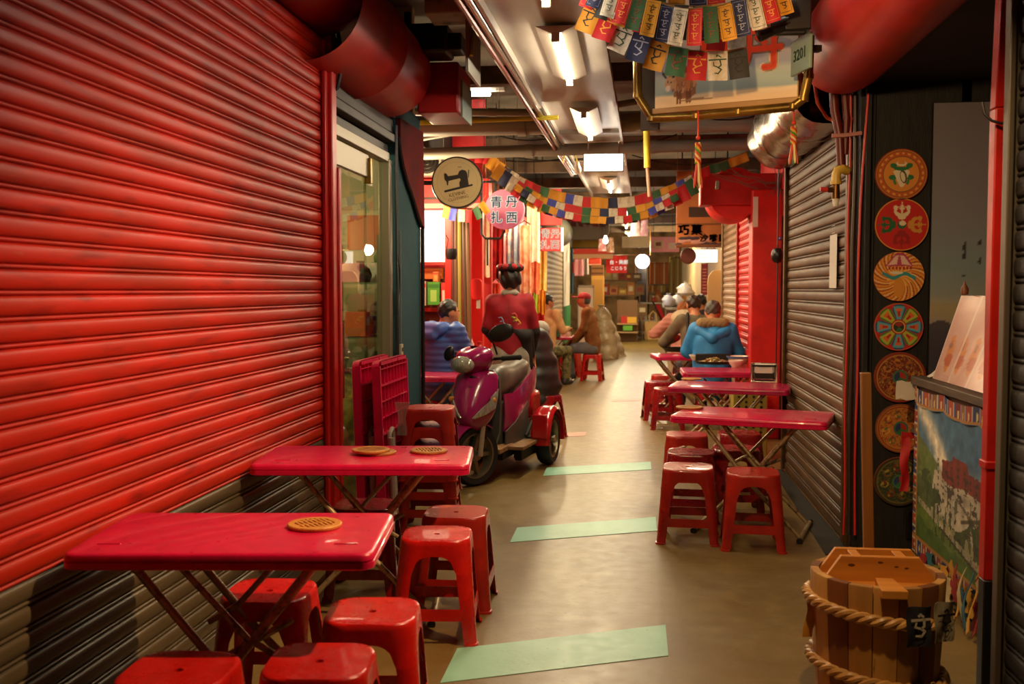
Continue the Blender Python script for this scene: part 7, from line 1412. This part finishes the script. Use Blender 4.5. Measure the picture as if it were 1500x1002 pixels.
# signs hung across the far passage
boxy('blank_board', 'blank cream board hanging above the globe lamp', 'sign', (911, 346, 951, 362), 22.0, .04, M('cream_board', 'cfc4a2', .6), [('edge', ALU, (0, -.06, 1, 0), .01)], hang=1)
boxy('bowl_sign', 'pink sign printed with a bowl of noodles', 'sign', (953, 347, 995, 369), 23.0, .06, M('bowl_pink', 'c87a70', .5, emit=.15), [('bowl_print', M('bowl_cream', 'e0c8b0', .5), (.1, .25, .45, .75), .004), ('noodle_print', M('noodle_brown', '8a5030', .5), (.18, .4, .37, .65), .008), ('dish_print', M('dish_pale', 'e8d0c0', .5), (.62, .2, .9, .6), .004)], hang=1)
for i, (r_, y, colr, lab) in enumerate([((876, 350, 889, 368), 20.5, 'd89088', 'pink plastic bag hung beside a lamp'), ((889, 348, 900, 370), 20.8, 'c89870', 'tan paper bag hanging with the pink plastic bag'), ((923, 320, 938, 346), 19.5, 'e0b0b8', 'pinkish white poster hanging above the blank board'), ((938, 318, 950, 346), 19.8, 'd8a8c0', 'lilac cow patterned sheet above the blank board')]):
    x0, x1, z0, z1 = rect(*r_, y); t = thing('hanging_bag', lab, 'bag', ((x0+x1)/2, y, z0), 0, 'things hung in the far passage'); W, Hh = x1-x0, z1-z0
    b = MB(); b.grid([[(W/2*u*(1-.25*v), -.05*(1-abs(u)**2)*s, Hh*v) for u, s in [(a, 1) for a in np.linspace(-1, 1, 7)]+[(a, -1) for a in np.linspace(1, -1, 7)]] for v in np.linspace(0, 1, 5)], cu=True); b.build('bag_body', M('hung_%d' % i, colr, .5, var=(14, 'f0e0d8', .5, .6)), t); b = MB(); b.tube([(-.05, 0, Hh), (0, 0, Hh+.12), (.05, 0, Hh)], .006, 5); b.tube([(0, 0, Hh+.12), (0, 0, 3.79-z0)], .005, 5); b.build('string', BLACK, t)
for i, (px, py, y) in enumerate([(887, 352, 20.2), (985, 362, 24), (906, 300, 16.0), (920, 312, 18)]):
    q = aY(px, py, y); t = thing('bare_bulb', ['bare bulb shining beside the pink plastic bag', 'bare bulb shining by the noodle bowl sign', 'bright bulb seen through the far flags, bigger one', 'bright bulb lower through the far flags'][i], 'bulb', q, 0, 'bare bulbs in the far passage'); b = MB(); b.lathe([(0, -.07), (.04, -.05), (.05, 0), (.03, .05), (.02, .09), (0, .09)], 12); b.build('bulb', M('bulb_glow', 'fff0d8', .3, emit=14), t); b = MB(); b.tube([(0, 0, .09), (0, 0, 3.79-q.z)], .006, 5); b.build('cord', BLACK, t)
# stools and clutter around the far table
for k, (px, py) in enumerate([(835, 545), (826, 552), (816, 530)]):
    q = gp(px, py, 0); stool(BRICK_PLASTIC, ['red stool beneath the far table, aisle side', 'red stool next to the camouflage trousers', 'red stool tucked under the far table'][k], (q.x+.08, min(q.y, 18), 0), .2*k, 'stools around the far table')
for i, (px, py, h_, colr) in enumerate([(827, 486, .12, 'd8cdb8'), (834, 488, .08, 'c8b8a0'), (820, 484, .16, '3a6a4a')]):
    q = aY(px, py, 17.0); t = thing('table_jar', ['white jar on the far crimson table', 'small cream cup on the far crimson table', 'green bottle on the far crimson table'][i], 'jar', (q.x, 17.0-.2*i, .74), 0, 'jars on the far table'); b = MB(); b.lathe([(0, 0), (.04, 0), (.045, h_*.7), (.03, h_), (0, h_)], 12); b.build('vessel', M('jar_'+colr, colr, .3), t); b = MB(); b.lathe([(.03, h_), (.03, h_+.02), (0, h_+.02)], 10); b.build('lid', REDPAINT, t)

# stacked goods at the very end of the passage
rr = random.Random(17); n = 0
for row, (px0, px1, pyb, y) in enumerate([(878, 936, 432, 33.0), (884, 932, 410, 34.4), (904, 940, 462, 31.5)]):
    px = px0
    while px < px1-4:
        w_ = rr.choice([8, 10, 12, 14]); h_ = rr.choice([10, 13, 16, 18]); colr, nm = rr.choice([('b8843c', 'buff carton'), ('c8a878', 'cream packet'), ('a83a24', 'red crate'), ('d0b48a', 'pale sack box'), ('7a5a34', 'brown crate'), ('c07a3a', 'orange tub')])
        boxy('stacked_box', nm+' at the far end, '+['upper shelf', 'topmost shelf', 'lower shelf'][row]+', place '+['one', 'two', 'three', 'four', 'five', 'six', 'seven', 'eight'][min(7, n % 8)]+' along', 'box', (px, pyb-h_, px+w_, pyb), y, .4, M('far_'+colr, colr, .6), [('printed_panel', M('far_label_%d' % (n % 3), ['d8c8a8', '8a2a1a', 'e0c060'][n % 3], .6), (.2, .3, .8, .7), .004), ('lid_line', M('far_dark', '4a3018', .7), (0, .86, 1, .9), .004)], 'goods stacked at the end of the passage'); px += w_+1; n += 1
    a, c_ = aY(px0-2, pyb, y), aY(px1+2, pyb, y); b = MB(); b.box(((c_.x-a.x)/2, .25, -.02), (c_.x-a.x, .6, .04)); b.box((.02, .25, -a.z/2), (.04, .5, a.z)); b.box((c_.x-a.x-.02, .25, -a.z/2), (.04, .5, a.z))
    tag(b.build('goods_shelf', M('far_shelf', '7a5c3c', .6), loc=a), ['upper', 'topmost', 'lower'][row]+' wooden shelf of stacked boxes at the far end', 'shelf')
